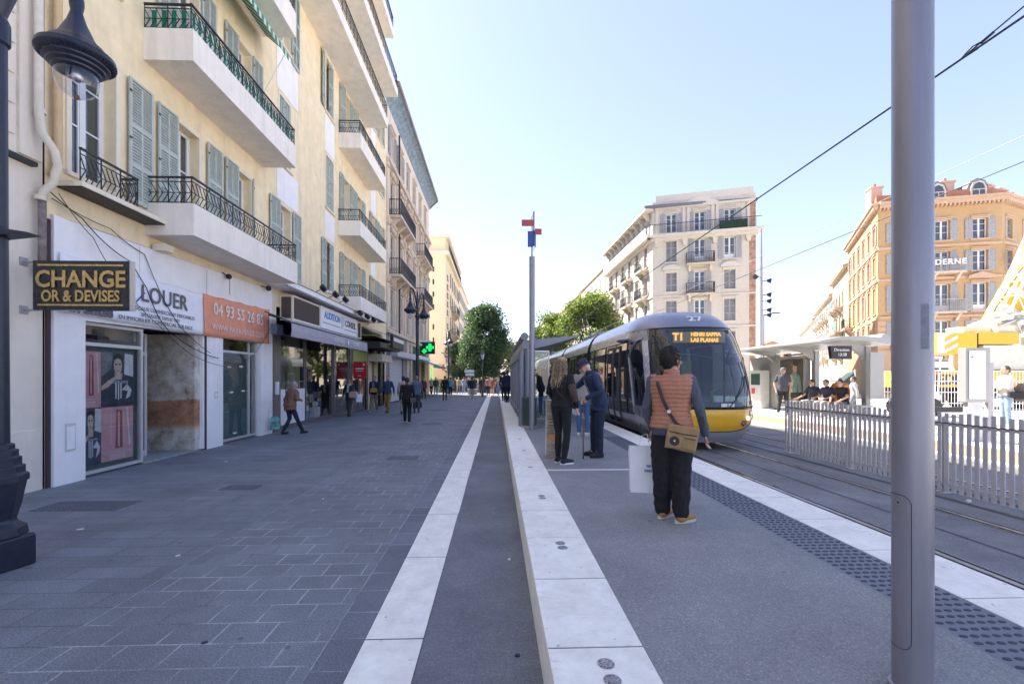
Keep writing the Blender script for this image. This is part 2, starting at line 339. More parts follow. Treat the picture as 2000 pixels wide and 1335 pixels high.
def sheet(name, x0, x1, y0, y1, z, m, **k):
    mb = MB().use(m); mb.add([(x0, y0, z), (x1, y0, z), (x1, y1, z), (x0, y1, z)], [(0, 1, 2, 3)]); return struct(mb.build(name, fix=False))
g = sheet('ground', -400, 400, -40, 900, -.03, M_PLAZA)
sheet('pavement_wide_slabs', -7.3, -2.79, -4, 130, 0, M_PAVE2)
sheet('pavement', -2.79, -1.066, -4, 130, .0, M_PAVE)
sheet('pavement_border', -1.066, -.84, -4, 130, .0, M_PAVE3)
# thin pale continuous joints
mb = MB().use(mat('sand_joint', (.34, .35, .38), rough=.9, var=.5, nscale=7))
for x in (-2.79, -1.066): mb.box(x - .004, x + .004, -3, 60, .001, .004)
struct(mb.build('pavement_joint'))
sheet('street_road', -.465, .30, -4, 130, -.002, M_ROAD)
def slabs(name, x0, x1, ys, ztop, zb, m, gap=.0065, rag=0.):
    mb = MB().use(m)
    for a, b in zip(ys[:-1], ys[1:]):
        mb.box(x0, x1 + random.uniform(-rag, rag), a + gap, b - gap, zb, ztop + random.uniform(-.001, .001))
    return struct(mb.build(name, bevel=.004))
M_GAP = mat('joint_dark', (.10, .09, .085), rough=.9)
ys = [.28 + 1.335 * i for i in range(-2, 33)]
slabs('white_stone_strip', -.84, -.463, ys, .004, -.02, M_STRIP, rag=.006)
sheet('strip_joint_bed', -.84, -.465, -3, 45, .0005, M_GAP)
# left platform
YE = 35.5
ys = [.72 + .8 * i for i in range(-4, 44)]
slabs('platform_kerb', .262, .756, ys, .30, -.02, M_STRIP)
mb = MB().use(M_GAP).box(.27, .75, -2.4, 35.1, -.02, .294); struct(mb.build('platform_kerb_bed'))
mb = MB().use(M_PLAT).box(.757, 2.46, -3, 35, -.02, .298); struct(mb.build('platform'))
ys = [.35 + .8 * i for i in range(-4, 44)]
slabs('platform_edge_stone', 2.925, 3.43, ys, .30, -.02, M_STRIP)
mb = MB().use(M_GAP).box(2.93, 3.424, -2.8, 35.4, -.02, .294); struct(mb.build('platform_edge_bed'))
mb = MB().use(M_TACT).box(2.461, 2.924, -3, 35, -.02, .297).use(mat('worn_stud', (.045, .055, .08), rough=.6, var=.3, nscale=30))
for j in range(-20, 150):
    for i in range(7):
        x = 2.50 + i * .061 + (.0 if j % 2 else .012); y = j * .066 + .7
        mb.lathe([(.024, 0), (.021, .004), (.012, .006)], (x, y, .297), n=7, sy=.62, cap=True)
mb.use(M_GAP)
for y in (1.92, 4.9, 7.9): mb.box(2.462, 2.923, y, y + .006, .296, .299)
struct(mb.build('tactile_paving'))
mb = MB().use(M_TWHITE).box(.757, 2.461, 6.74, 6.82, .298, .3025); struct(mb.build('white_platform_line'))
# patterned anti-slip discs on the kerb
MDISC = mat('worn_disc', (.36, .34, .35), rough=.85, var=1.0, nscale=75)
for (x, y) in ((.53, 2.18), (.53, 2.06), (.535, 3.78), (.54, 3.68), (.53, 5.3), (.53, 5.2), (.53, 7.0), (.53, 8.6), (.535, 10.2)):
    mb = MB().use(MDISC).lathe([(.041, 0), (.041, .0022), (.038, .003)], (x, y, .3005), n=24)
    o = mb.build('kerb_stud'); struct(o)
# tracks
sheet('tram_track_bed', 3.43, 9.85, -10, 130, .0, M_TRACK)
M_RAIL = mat('rail_steel', (.42, .42, .43), rough=.28, metal=.9, var=.25, nscale=30, stretch=(1, .1, 1))
M_RUST = mat('rail_groove', (.03, .028, .028), rough=.9)
for x, sgn in ((4.22, 1), (5.66, -1), (7.55, 1), (8.98, -1)):
    mb = MB().use(M_RAIL).box(x - .03, x + .03, -10, 120, 0.0, .008).box(x + sgn * .075, x + sgn * .09, -10, 120, 0, .007)
    mb.use(M_RUST).box(x + sgn * .031, x + sgn * .074, -10, 120, 0, .004).box(x - sgn * .031, x - sgn * .07, -10, 120, 0, .005)
    struct(mb.build('tram_rail'))
M_TDARK = asphalt('track_seam', (.075, .075, .085), stain=.35)
for x0, x1 in ((3.44, 3.62), (4.9, 4.93), (6.2, 6.3), (6.75, 6.85)): sheet('track_seam', x0, x1, -10, 60, .004, M_TDARK)
# right platform
mb = MB().use(M_PLAZA).box(10.36, 15.6, -6, 34, -.02, .298); struct(mb.build('far_platform'))
ys = [.1 + .8 * i for i in range(-8, 43)]
slabs('far_platform_kerb', 9.85, 10.355, ys, .30, -.02, M_STRIP)
mb = MB().use(M_GAP).box(9.86, 10.35, -6, 34, -.02, .293); struct(mb.build('far_platform_kerb_bed'))
M_TAN = mat('tan_stone_band', (.34, .28, .20), rough=.8, var=.2)
mb = MB().use(M_TAN).box(9.842, 9.849, -6, 34, .05, .27); struct(mb.build('far_kerb_face'))
sheet('plaza', 15.6, 90, -10, 120, .0, M_PLAZA)
# drain covers
M_COVER = mat('cast_iron_cover', (.135, .15, .18), rough=.6, metal=.3, var=.3, nscale=30, bump=.4, bscale=90)
def cover(x, y, w, d, label, grate=True):
    mb = MB().use(M_COVER).box(x - w/2, x + w/2, y - d/2, y + d/2, -.0, .006)
    k = max(4, int(w / .05))
    for i in range(k):
        for j in range(max(3, int(d / .05))):
            cx = x - w/2 + (i + .5) * w / k; cy = y - d/2 + (j + .5) * d / max(3, int(d / .05))
            mb.box(cx - .013, cx + .013, cy - .013, cy + .013, .006, .0095)
    tag(mb.build('drain_cover'), label, 'drain cover')
cover(-5.35, 6.15, 1.05, .45, 'large ribbed metal cover in the paving before the white panels', 1)
cover(-3.9, 7.1, .5, .3, 'small metal cover in the paving in front of the shop doorway', 1)
cover(-1.95, 9.6, .62, .42, 'dark square manhole cover in the middle of the paving', 1)
cover(-2.3, 16.6, .7, .5, 'dark manhole cover near the walking man in black', 1)
cover(-3.0, 24, .9, .5, 'distant manhole cover beside the twin lamp post', 1)
# litter
M_LIT = mat('paper_scrap', (.7, .7, .7), rough=.8); M_LEAF = mat('dark_leaf_scrap', (.02, .02, .06), rough=.7)
def scrap(x, y, z, s, m, label, rz):
    mb = MB().use(m)
    pts = [(s * math.cos(a) * random.uniform(.5, 1), s * .6 * math.sin(a) * random.uniform(.5, 1)) for a in [i * 1.05 for i in range(6)]]
    pts = [(a * math.cos(rz) - b * math.sin(rz) + x, a * math.sin(rz) + b * math.cos(rz) + y) for a, b in pts]
    mb.prism(pts, .006, 'z', z); tag(mb.build('litter'), label, 'litter')
scrap(-4.6, 5.2, .001, .05, M_LIT, 'small white paper scrap on the paving nearest the lamp post', .3)
scrap(-3.0, 4.4, .001, .035, M_LIT, 'torn pale scrap lying on the wide dark slabs', 1.)
scrap(-2.4, 6.4, .001, .03, M_LIT, 'tiny white scrap beyond the small drain cover', 2.)
scrap(-1.85, 2.95, .001, .03, M_LEAF, 'dark crumpled leaf on the patterned slabs', .4)
scrap(.13, 2.75, .001, .028, M_LEAF, 'dark blue scrap in the gutter beside the platform kerb', .2)
scrap(.12, 4.2, .001, .03, M_LIT, 'pale twig scrap in the gutter under the kerb', 1.2)
scrap(-5.4, 9.3, .001, .05, M_LIT, 'white wrapper outside the shop doorway', .2)
# ------------------------------------------------------------------ facade tools
def wall(mb, o, u, n, L, z0, z1, holes, depth=.25):
    """wall in the vertical plane through o along u, outward normal n, with real window openings"""
    o = Vector(o); u = Vector(u).normalized(); n = Vector(n).normalized()
    us = sorted({0, L} | {h[0] for h in holes} | {h[1] for h in holes}); zs = sorted({z0, z1} | {h[2] for h in holes} | {h[3] for h in holes})
    us = [x for x in us if 0 <= x <= L]; zs = [z for z in zs if z0 <= z <= z1]
    def P(a, z, d=0.): q = o + u * a - n * d; return (q.x, q.y, z)
    for a, b in zip(us[:-1], us[1:]):
        run = None
        for c, d in zip(zs[:-1], zs[1:]):
            cu, cz = (a + b) / 2, (c + d) / 2
            hole = any(h[0] < cu < h[1] and h[2] < cz < h[3] for h in holes)
            if not hole: mb.add([P(a, c), P(b, c), P(b, d), P(a, d)], [(0, 1, 2, 3)])
    for h in holes:
        a, b, c, d = h[:4]; dd = h[4] if len(h) > 4 else depth
        mb.add([P(a, c), P(b, c), P(b, c, dd), P(a, c, dd)], [(0, 1, 2, 3)]); mb.add([P(a, d), P(b, d), P(b, d, dd), P(a, d, dd)], [(0, 1, 2, 3)])
        mb.add([P(a, c), P(a, d), P(a, d, dd), P(a, c, dd)], [(0, 1, 2, 3)]); mb.add([P(b, c), P(b, d), P(b, d, dd), P(b, c, dd)], [(0, 1, 2, 3)])
    return mb
CACHE = {}
def window_mesh(w, h, door=False, mf=None, curtain=True):
    key = ('w', round(w, 2), round(h, 2), door, mf.name if mf else '')
    if key in CACHE: return CACHE[key]
    mb = MB().use(mf or M_FRAME); t = .06
    mb.box(0, t, 0, .06, 0, h).box(w - t, w, 0, .06, 0, h).box(t, w - t, 0, .06, h - t, h).box(t, w - t, 0, .06, 0, t)
    mb.box(w/2 - .045, w/2 + .045, -.008, .05, t, h - t)
    for s in ((t, w/2 - .045), (w/2 + .045, w - t)):
        for q in ((.4, .72) if not door else (.28, .62)): mb.box(s[0], s[1], .004, .04, h * q, h * q + .03)
        if door: mb.box(s[0], s[1], .006, .04, t, h * .22)
        mb.box(s[0], s[0] + .03, .002, .042, t, h - t).box(s[1] - .03, s[1], .002, .042, t, h - t)
    mb.use(M_PANE).add([(t, .03, t), (w - t, .03, t), (w - t, .03, h - t), (t, .03, h - t)], [(0, 1, 2, 3)])
    if curtain:
        mb.use(mat('net_curtain', (.5, .5, .52), rough=.9))
        k = 10; a = t; ww = (w - 2 * t) * .42
        vs = []; fs = []
        for s0 in (t, w - t - ww):
            o = len(vs)
            for i in range(k + 1): x = s0 + ww * i / k; y = .12 + .015 * math.sin(i * 2.4); vs += [(x, y, t), (x, y, h - t)]
            fs += [(o+2*i, o+2*i+2, o+2*i+3, o+2*i+1) for i in range(k)]
        mb.add(vs, fs)
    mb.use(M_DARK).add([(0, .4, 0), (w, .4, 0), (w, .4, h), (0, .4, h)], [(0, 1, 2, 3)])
    me = mb.mesh('window'); CACHE[key] = me; return me
def shutter_mesh(w, h, m=None, slats=True, rows=3):
    m = m or M_SHUT; key = ('s', round(w, 2), round(h, 2), m.name, slats)
    if key in CACHE: return CACHE[key]
    mb = MB().use(m); t = .05; d = .035
    mb.box(0, t, 0, d, 0, h).box(w - t, w, 0, d, 0, h)
    rs = [0, h * .3, h * .62, h]; 
    for i, z in enumerate(rs): z0 = max(0, z - .04) if i else 0; mb.box(t, w - t, 0, d, z0, min(h, z0 + .08))
    mb.box(w/2 - .02, w/2 + .02, .002, d - .002, .08, h - .08)
    for a, b in ((t, w/2 - .02), (w/2 + .02, w - t)):
        for r0, r1 in zip(rs[:-1], rs[1:]):
            z0, z1 = r0 + .05, r1 - .045; k = max(2, int((z1 - z0) / (.055 if slats else .15)))
            for i in range(k):
                z = z0 + (z1 - z0) * (i + .5) / k; q = (z1 - z0) / k
                mb.add([(a, .004, z - q*.45), (b, .004, z - q*.45), (b, .028, z + q*.40), (a, .028, z + q*.40)], [(0, 1, 2, 3)])
                mb.add([(a, .009, z - q*.55), (b, .009, z - q*.55), (b, .004, z - q*.45), (a, .004, z - q*.45)], [(0, 1, 2, 3)])
            mb.add([(a, .03, z0), (b, .03, z0), (b, .03, z1), (a, .03, z1)], [(0, 1, 2, 3)])
    mb.use(M_IRON)
    for z in (h * .12, h * .5, h * .88): mb.box(-.02, .03, -.012, .0, z, z + .04)
    me = mb.mesh('shutter'); CACHE[key] = me; return me
class Facade:
    def __init__(s, root, o, u, n): s.root = root; s.o = Vector(o); s.u = Vector(u).normalized(); s.n = Vector(n).normalized()
    def M(s, a, z, d=0., rot=0.):
        p = s.o + s.u * a + s.n * d; M = frameM((p.x, p.y, z), s.u, s.n)
        return M @ Matrix.Rotation(rot, 4, 'Z') if rot else M
    def window(s, a, b, z0, z1, door=False, inset=.2, mf=None, name='window', curtain=True):
        return place(window_mesh(b - a, z1 - z0, door, mf, curtain), name, s.M(a, z0, -inset), s.root)
    def shutter(s, a, b, z0, z1, d=.05, m=None, rot=0., slats=True):
        return place(shutter_mesh(b - a, z1 - z0, m, slats), 'shutter', s.M(a, z0, d, rot), s.root)
    def box(s, name, a, b, d0, d1, z0, z1, m, bevel=0):
        mb = MB().use(m).box(a, b, -d1, -d0, z0, z1); return mb.build(name, M=s.M(0, 0), parent=s.root, bevel=bevel)
def rail_panel(mb, L, h, ends=()):
    """iron railing in local x 0..L, y 0, z 0..h : rails and a herringbone of slanted bars"""
    mb.use(M_IRON).box(0, L, -.02, .02, h - .03, h).box(0, L, -.008, .008, h * .80, h * .80 + .015).box(0, L, -.008, .008, .02, .035)
    n = max(1, round(L / .46)); w = L / n
    for i in range(n + 1): mb.box(max(0, i*w - .008), min(L, i*w + .008), -.008, .008, 0, h - .03)
    for i in range(n):
        k = 4
        for j in range(k):
            x0 = i*w + w*j/k; x1 = i*w + w*(j+1)/k; q = h * .78
            mb.bar((x0, 0, .03), (x1, 0, q * .5), .012, .012); mb.bar((x1, 0, q * .5), (x0, 0, q), .012, .012)
        mb.box(i*w, (i+1)*w, -.006, .006, h * .40, h * .40 + .012)
    return mb
def balcony(F, a, b, z0, z1, depth=.95, rh=.52, canvas=False, name='balcony'):
    """solid parapet balcony with floor slab and iron railing"""
    mb = MB().use(M_WBAL).box(a, b, -depth, -.002, z0, z0 + .16)
    t = .09
    mb.box(a - .007, b + .007, -depth - .004, -depth + t, z0 - .003, z1).box(a - .004, a + t, -depth + t, -.002, z0 - .002, z1).box(b - t, b + .004, -depth + t, -.002, z0 - .002, z1)
    bo = mb.build(name, M=F.M(0, 0), parent=F.root)
    rb = MB(); rail_panel(rb, b - a, rh)
    place(rb.mesh('railing'), 'railing', F.M(a, z1, depth - .04), bo)
    for x in (a + .03, b - .03):
        rb = MB(); rail_panel(rb, depth - .06, rh)
        M = F.M(x, z1, 0.) @ Matrix.Rotation(-math.pi/2, 4, 'Z'); place(rb.mesh('railing'), 'railing', M, bo)
    if canvas:
        for i in range(2):
            cb = MB(); L = (b - a) if i == 0 else depth - .1; k = int(L / .085)
            for j in range(k):
                cb.use(mat('green_canvas', (.015, .22, .15), rough=.9) if j % 2 else mat('white_canvas', (.55, .62, .55), rough=.9))
                x = j * L / k; cb.add([(x, 0, .02), (x + L/k, 0, .02), (x + L/k, 0, rh * .8), (x, 0, rh * .8)], [(0, 1, 2, 3)])
            if i == 0: M = F.M(a, z1, depth - .07)
            else: M = F.M(a + .07, z1, 0.02) @ Matrix.Rotation(-math.pi/2, 4, 'Z')
            place(cb.mesh('canvas_screen'), 'canvas_screen', M, bo)
    return bo

# ------------------------------------------------------------------ yellow corner building on the left
WX = -6.85
yb = thing('apartment_building', 'tall yellow apartment block with green shutters and long white balconies', 'building', (WX, 18, 0))
FY = Facade(yb, (WX, 0, 0), (0, 1, 0), (1, 0, 0))
FLB = [4.5, 7.85, 11.7, 14.8, 17.9, 20.9]            # balcony slab undersides
TOPS = [7.2, 10.68, 14.6, 17.6, 20.6, 23.4]
def dz(k): return FLB[k] + .35
holes = []
colsA = [(9.98, 10.72), (12.27, 12.95), (14.62, 15.38)]
colsB = [(20.65, 21.45), (22.6, 23.4)]
colsC = [(25.2, 25.95), (26.9, 27.6)]
for k in range(4):
    zt = TOPS[k] - .03
    for c in colsA[:2] + colsB:
        holes.append((c[0], c[1], dz(k), zt))
    for c in (colsA[2],): holes.append((c[0], c[1], dz(k) + (.3 if k else .05), zt))
    holes.append((18.55, 19.40, dz(k) + .35, zt)); 
    for c in colsC: holes.append((c[0], c[1], dz(k) + .45, zt))
holes.append((7.57, 8.43, 4.98, 7.25)); holes.append((7.57, 8.43, 8.6, 10.7))
y0, y1 = 7.15, 28.6
HS = [(h[0] - y0, h[1] - y0, h[2], h[3]) for h in holes]
gh = [(7.76 - y0, 14.0 - y0, -.02, 3.6, .05), (14.2 - y0, 28.3 - y0, -.02, 3.9, .05)]
mb = MB().use(M_YEL); wall(mb, (WX, y0, 0), (0, 1, 0), (1, 0, 0), y1 - y0, -.02, 22.3, HS + gh, .22)
mb.box(WX - 12, WX - .26, y0 + .01, y0 + .2, 0, 22.2).box(WX - 12, WX - .26, y1 - .2, y1 - .01, 0, 22.2).box(WX - 12, WX - .02, y0, y1, 22.2, 22.4)
mb.box(WX - 12, WX - 11.8, y0 + .2, y1 - .2, 0, 22.2)
mb.build('wall', parent=yb)
# floors inside (keep daylight from leaking through)
mb = MB().use(M_DARK)
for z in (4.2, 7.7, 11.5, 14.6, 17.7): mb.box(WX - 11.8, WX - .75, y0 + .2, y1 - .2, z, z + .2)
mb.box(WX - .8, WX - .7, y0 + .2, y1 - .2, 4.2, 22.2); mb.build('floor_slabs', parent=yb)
for h in holes: FY.window(h[0], h[1], h[2], h[3], door=(h[3] - h[2] > 2.3 and h[0] < 24.5))
# surround trims and inset white panels
for h in holes:
    mb = MB().use(M_CREAM).box(h[0] - .09, h[1] + .09, -.03, .0, h[3], h[3] + .09).box(h[0] - .09, h[0], -.025, 0, h[2], h[3]).box(h[1], h[1] + .09, -.025, 0, h[2], h[3])
    if h[3] - h[2] < 2.3: mb.box(h[0] - .12, h[1] + .12, -.07, 0, h[2] - .07, h[2])
    mb.build('window_surround', M=FY.M(0, 0), parent=yb)
for k in range(3):
    for a, b, c in ((14.45, 15.95, .2), (18.45, 19.5, .2), (25.1, 26.05, .3)):
        MB().use(M_WHITE).box(a, b, -.02, -.001, TOPS[k] + .12, dz(k + 1) + c).build('spandrel_panel', M=FY.M(0, 0), parent=yb)
# shutters
def sh(a, b, z0, z1, d=.05, rot=0.): FY.shutter(a, b, z0, z1, d, None, rot)
SB, ST = 4.98, 7.24
sh(8.66, 9.24, SB - .02, ST + .02, .09)
sh(9.40, 9.97, SB - .1, ST, .08); sh(10.98, 11.54, SB - .1, ST, .08); sh(11.69, 12.25, SB - .1, ST, .08); sh(12.99, 13.5, SB - .1, ST, .08, R(25))
sh(13.95, 14.58, SB, ST, .08); sh(15.5, 16.1, SB, ST, .08)
sh(7.72, 8.1, 5.0, 7.2, -.12, R(70)); sh(7.62, 8.0, 8.62, 10.68, .05)
z = TOPS[1]
sh(9.4, 9.97, 8.3, z, .08); sh(10.76, 11.3, 8.3, z, .08); sh(11.69, 12.25, 8.3, z, .08); sh(12.99, 13.5, 8.3, z, .08); sh(14.63, 14.99, 8.5, z, .0); sh(15.0, 15.37, 8.5, z, .0)
z = TOPS[2]
for c in colsA: sh(c[0] - .6, c[0] - .03, 12.15, z, .08); sh(c[1] + .03, c[1] + .6, 12.15, z, .08)
for k in range(4):
    zb = dz(k) + .36; z = TOPS[k]
    if k == 1 or k == 0:
        if k: sh(18.56, 18.97, zb, z, .0); sh(18.98, 19.39, zb, z, .0)
        else: sh(18.05, 18.5, zb, z, .07); sh(19.0, 19.39, zb, z, .02)
    else: sh(18.0, 18.5, zb, z, .12, R(12)); sh(18.98, 19.39, zb, z, .0)
    for c in colsB: sh(c[0] - .52, c[0] - .03, dz(k), z, .07, R(-8) if k == 2 else 0); sh(c[1] + .03, c[1] + .52, dz(k), z, .07)
    for c in colsC: sh(c[0] - .4, c[0] - .02, dz(k) + .46, z, .07); sh(c[1] + .02, c[1] + .4, dz(k) + .46, z, .07)
# balconies
balcony(FY, 9.10, 13.72, 4.46, 5.08, .95, .53)
balcony(FY, 9.08, 13.62, 7.85, 8.47, .95, .5, canvas=True)
balcony(FY, 9.08, 13.62, 11.68, 12.4, .95, .5)
balcony(FY, 20.05, 24.75, 4.62, 5.22, .95, .5); balcony(FY, 20.0, 24.7, 7.85, 8.50, .95, .5); balcony(FY, 20.05, 24.6, 11.68, 12.34, .95, .55)
balcony(FY, 13.9, 24.1, 14.75, 15.2, 1.17, .75); balcony(FY, 14.5, 26.5, 17.85, 18.3, 1.17, .75); balcony(FY, 14.5, 25.5, 20.5, 20.95, 1.17, .7)
# window ledge balconette by the near window
bl = FY.box('window_ledge', 7.3, 9.3, 0, .42, 4.66, 4.74, M_CREAM)
mb = MB().use(M_BLACK).box(7.32, 9.28, -.40, -.01, 4.645, 4.658); mb.build('ledge_painted_shade', M=FY.M(0, 0), parent=yb)  # thin black box put under the ledge as its shade
mb = MB(); rail_panel(mb, 1.16, .55); place(mb.mesh('railing'), 'railing', FY.M(7.4, 4.76, .30), bl)
mb = MB(); rail_panel(mb, .28, .55); place(mb.mesh('railing'), 'railing', FY.M(8.55, 4.76, 0) @ Matrix.Rotation(-math.pi/2, 4, 'Z'), bl)
# striped awning under the third floor balcony
mb = MB()
for j in range(36):
    mb.use(mat('green_canvas') if j % 2 else mat('white_canvas')); y = 9.2 + j * .118
    mb.add([(y, -.15, 11.62), (y + .118, -.15, 11.62), (y + .118, -.82, 11.05), (y, -.82, 11.05)], [(0, 1, 2, 3)])
    mb.add([(y, -.82, 11.05), (y + .118, -.82, 11.05), (y + .118, -.83, 10.87), (y, -.83, 10.87)], [(0, 1, 2, 3)])
mb.use(M_FRAME).cyl((13.3, -.8, 11.0), (13.5, -.05, 9.9), .012)
mb.build('striped_awning', M=FY.M(0, 0), parent=yb)
# cctv box and spot lamps below the near balcony
mb = MB().use(M_CREAM).box(9.25, 9.5, -.3, -.05, 4.2, 4.33); mb.build('camera_box', M=FY.M(0, 0), parent=yb)
mb = MB().use(M_BLACK).sph((11.6, -.18, 4.2), .07).cyl((11.6, -.02, 4.3), (11.6, -.18, 4.2), .012).cyl((11.6, -.2, 4.2), (11.6, -.2, 3.75), .006)
mb.sph((13.5, -.22, 4.28), .08).cyl((13.5, 0, 4.35), (13.5, -.22, 4.28), .012); mb.build('wall_spotlight', M=FY.M(0, 0), parent=yb)

# --- white boarded shopfront (ground floor, near)
XF = WX + .05
mb = MB().use(M_WHITE)
mb.box(7.22, 7.76, -.07, -.002, 0, 4.18)                                     # pillar
FS = [(7.76, 2.6), (14.03, 2.74), (14.03, 4.3), (7.76, 4.18)]
mb.add([(7.76, -.07, 2.62), (14.03, -.07, 2.72), (14.03, -.07, 4.30), (7.76, -.07, 4.18)], [(0, 1, 2, 3)])
mb.add([(7.76, -.07, 2.62), (14.03, -.07, 2.72), (14.03, .15, 2.72), (7.76, .15, 2.62)], [(0, 1, 2, 3)])
mb.add([(7.22, -.07, 4.18), (14.03, -.07, 4.30), (14.03, -.002, 4.30), (7.22, -.002, 4.18)], [(0, 1, 2, 3)])
mb.box(10.92, 11.55, -.07, .2, 0, 2.68).box(13.36, 14.05, -.07, .2, 0, 2.74)
mb.use(mat('panel_seam', (.35, .34, .36), rough=.8)).box(10.905, 10.917, -.074, -.0, 2.7, 4.2).box(8.9, 8.905, -.073, -.0, 3.4, 4.18)
mb.build('white_boarding', M=FY.M(0, 0), parent=yb)
mb = MB().use(mat('dark_slit', (.07, .04, .05), rough=.9)).box(7.155, 7.215, -.03, -.0, 0, 4.1).box(10.86, 10.92, -.065, .1, 0, 2.66); mb.build('dark_gap', M=FY.M(0, 0), parent=yb)
for (a, b, z0, z1) in ((7.40, 7.57, .52, .95), (11.2, 11.33, 1.2, 1.34), (13.8, 13.93, .12, .7)):
    mb = MB().use(M_ALU).box(a, b, -.085, -.07, z0, z1).use(M_WHITE).box(a + .015, b - .015, -.089, -.085, z0 + .02, z1 - .02)
    mb.use(M_BLACK).box(a + .02, b - .02, -.09, -.088, z1 - .035, z1 - .03); mb.build('meter_box', M=FY.M(0, 0), parent=yb)
def shopwin(a, b, z0, z1, bars=(), tr=None, d=.03, mf=None, name='display_window', door=False, gm=None):
    mb = MB().use(mf or M_ALU); t = .055
    mb.box(a, a + t, d, d + .07, z0, z1).box(b - t, b, d, d + .07, z0, z1).box(a + t, b - t, d, d + .07, z0, z0 + t).box(a + t, b - t, d, d + .07, z1 - t, z1)
    if tr: mb.box(a + t, b - t, d, d + .06, tr - .03, tr + .03)
    for x in bars: mb.box(x - .03, x + .03, d + .002, d + .06, z0 + t, z1 - t)
    o = mb.build(name, M=FY.M(0, 0), parent=yb)
    g = MB().use(gm or M_SHOPG).add([(a + t, d + .03, z0 + t), (b - t, d + .03, z0 + t), (b - t, d + .03, z1 - t), (a + t, d + .03, z1 - t)], [(0, 1, 2, 3)])
    g.build('pane', M=FY.M(0, 0), parent=o); return o
shopwin(7.76, 9.12, .04, 2.62, tr=2.25)
M_TEAL = mat('vinyl_dark_teal', (.13, .19, .20), rough=.5, var=.15)
mb = MB().use(M_TEAL).box(7.8, 9.08, .16, .18, .05, 2.25); mb.build('window_backing', M=FY.M(0, 0), parent=yb)
# recessed doorway: door on the near side, old plaster wall on the far side
mb = MB().use(mat('doorway_floor', (.30, .33, .35), rough=.6, var=.3, nscale=14)).box(9.12, 10.9, .02, 1.6, -.01, .03)
mb.build('doorway_floor', M=FY.M(0, 0), parent=yb)
def plaster():
    m = bpy.data.materials.new('peeling_plaster'); m.use_nodes = True; n = m.node_tree.nodes; l = m.node_tree.links; b = n['Principled BSDF']; tc = n.new('ShaderNodeTexCoord')
    a = n.new('ShaderNodeTexNoise'); a.inputs['Scale'].default_value = 3.2; a.inputs['Detail'].default_value = 9; a.inputs['Roughness'].default_value = .7; l.new(tc.outputs['Object'], a.inputs['Vector'])
    rp = n.new('ShaderNodeValToRGB'); e = rp.color_ramp.elements; e[0].position = .33; e[0].color = (.20, .15, .11, 1); e[1].position = .62; e[1].color = (.70, .67, .62, 1)
    e2 = rp.color_ramp.elements.new(.45); e2.color = (.48, .43, .36, 1); l.new(a.outputs[0], rp.inputs[0])
    sp = n.new('ShaderNodeSeparateXYZ'); l.new(tc.outputs['Object'], sp.inputs[0])
    w = n.new('ShaderNodeMath'); w.operation = 'MULTIPLY_ADD'; l.new(a.outputs[0], w.inputs[0]); w.inputs[1].default_value = .25; l.new(sp.outputs[2], w.inputs[2])
    lt = n.new('ShaderNodeMapRange'); lt.inputs[1].default_value = 1.28; lt.inputs[2].default_value = 1.32; lt.inputs[3].default_value = 1; lt.inputs[4].default_value = 0; l.new(w.outputs[0], lt.inputs[0])
    lo = n.new('ShaderNodeMapRange'); lo.inputs[1].default_value = .6; lo.inputs[2].default_value = .75; l.new(w.outputs[0], lo.inputs[0])
    mu = n.new('ShaderNodeMath'); mu.operation = 'MULTIPLY'; l.new(lt.outputs[0], mu.inputs[0]); l.new(lo.outputs[0], mu.inputs[1])
    mx = n.new('ShaderNodeMix'); mx.data_type = 'RGBA'; mx.blend_type = 'MULTIPLY'; l.new(mu.outputs[0], mx.inputs[0]); l.new(rp.outputs[0], mx.inputs[6]); mx.inputs[7].default_value = (.75, .42, .27, 1)
    l.new(mx.outputs[2], b.inputs['Base Color']); b.inputs['Roughness'].default_value = .95
    bp = n.new('ShaderNodeBump'); bp.inputs['Strength'].default_value = .6; bp.inputs['Distance'].default_value = .02; l.new(a.outputs[0], bp.inputs['Height']); l.new(bp.outputs[0], b.inputs['Normal'])
    return m
M_PLAST = plaster()
mb = MB().use(M_PLAST).box(10.62, 10.8, .02, 1.6, .03, 2.66); mb.build('old_plaster_wall', M=FY.M(0, 0), parent=yb)
mb = MB().use(M_WHITE).box(10.8, 10.86, -.05, 1.6, .03, 2.66).use(M_DARK).box(9.1, 10.9, 1.6, 1.7, 0, 2.7).box(7.8, 14, .9, 1.0, 2.7, 2.8).box(7.8, 14., .02, 3, 3.4, 3.5)
mb.build('doorway_lining', M=FY.M(0, 0), parent=yb)
# door seen in the recess (perpendicular set, slightly inside)
mb = MB().use(M_ALU).box(9.13, 9.19, .10, .9, .03, 2.6)
mb.box(9.2, 9.26, .55, .61, .03, 2.6).box(9.85, 9.92, .55, .61, .03, 2.6).box(9.26, 9.85, .55, .61, 2.14, 2.22).box(9.26, 9.85, .55, .61, .03, .15).box(9.26, 9.85, .55, .61, 2.54, 2.6)
dr = mb.build('glass_door', M=FY.M(0, 0), parent=yb)
mb = MB().use(M_PANE).box(9.26, 9.85, .57, .58, .15, 2.54); mb.build('pane', M=FY.M(0, 0), parent=dr)
mb = MB().use(M_STEEL).cyl((9.32, .50, .9), (9.32, .50, 1.3), .015); mb.build('handle', M=FY.M(0, 0), parent=dr)
o = shopwin(11.57, 13.34, .05, 2.72, bars=(12.95,), tr=2.35)
mb = MB().use(M_TEAL).box(11.6, 13.3, .22, .24, .05, 2.35).use(mat('grey_interior', (.22, .24, .24), rough=.8)).box(11.6, 13.3, 2.2, 2.3, .05, 2.6); mb.build('window_backing', M=FY.M(0, 0), parent=yb)
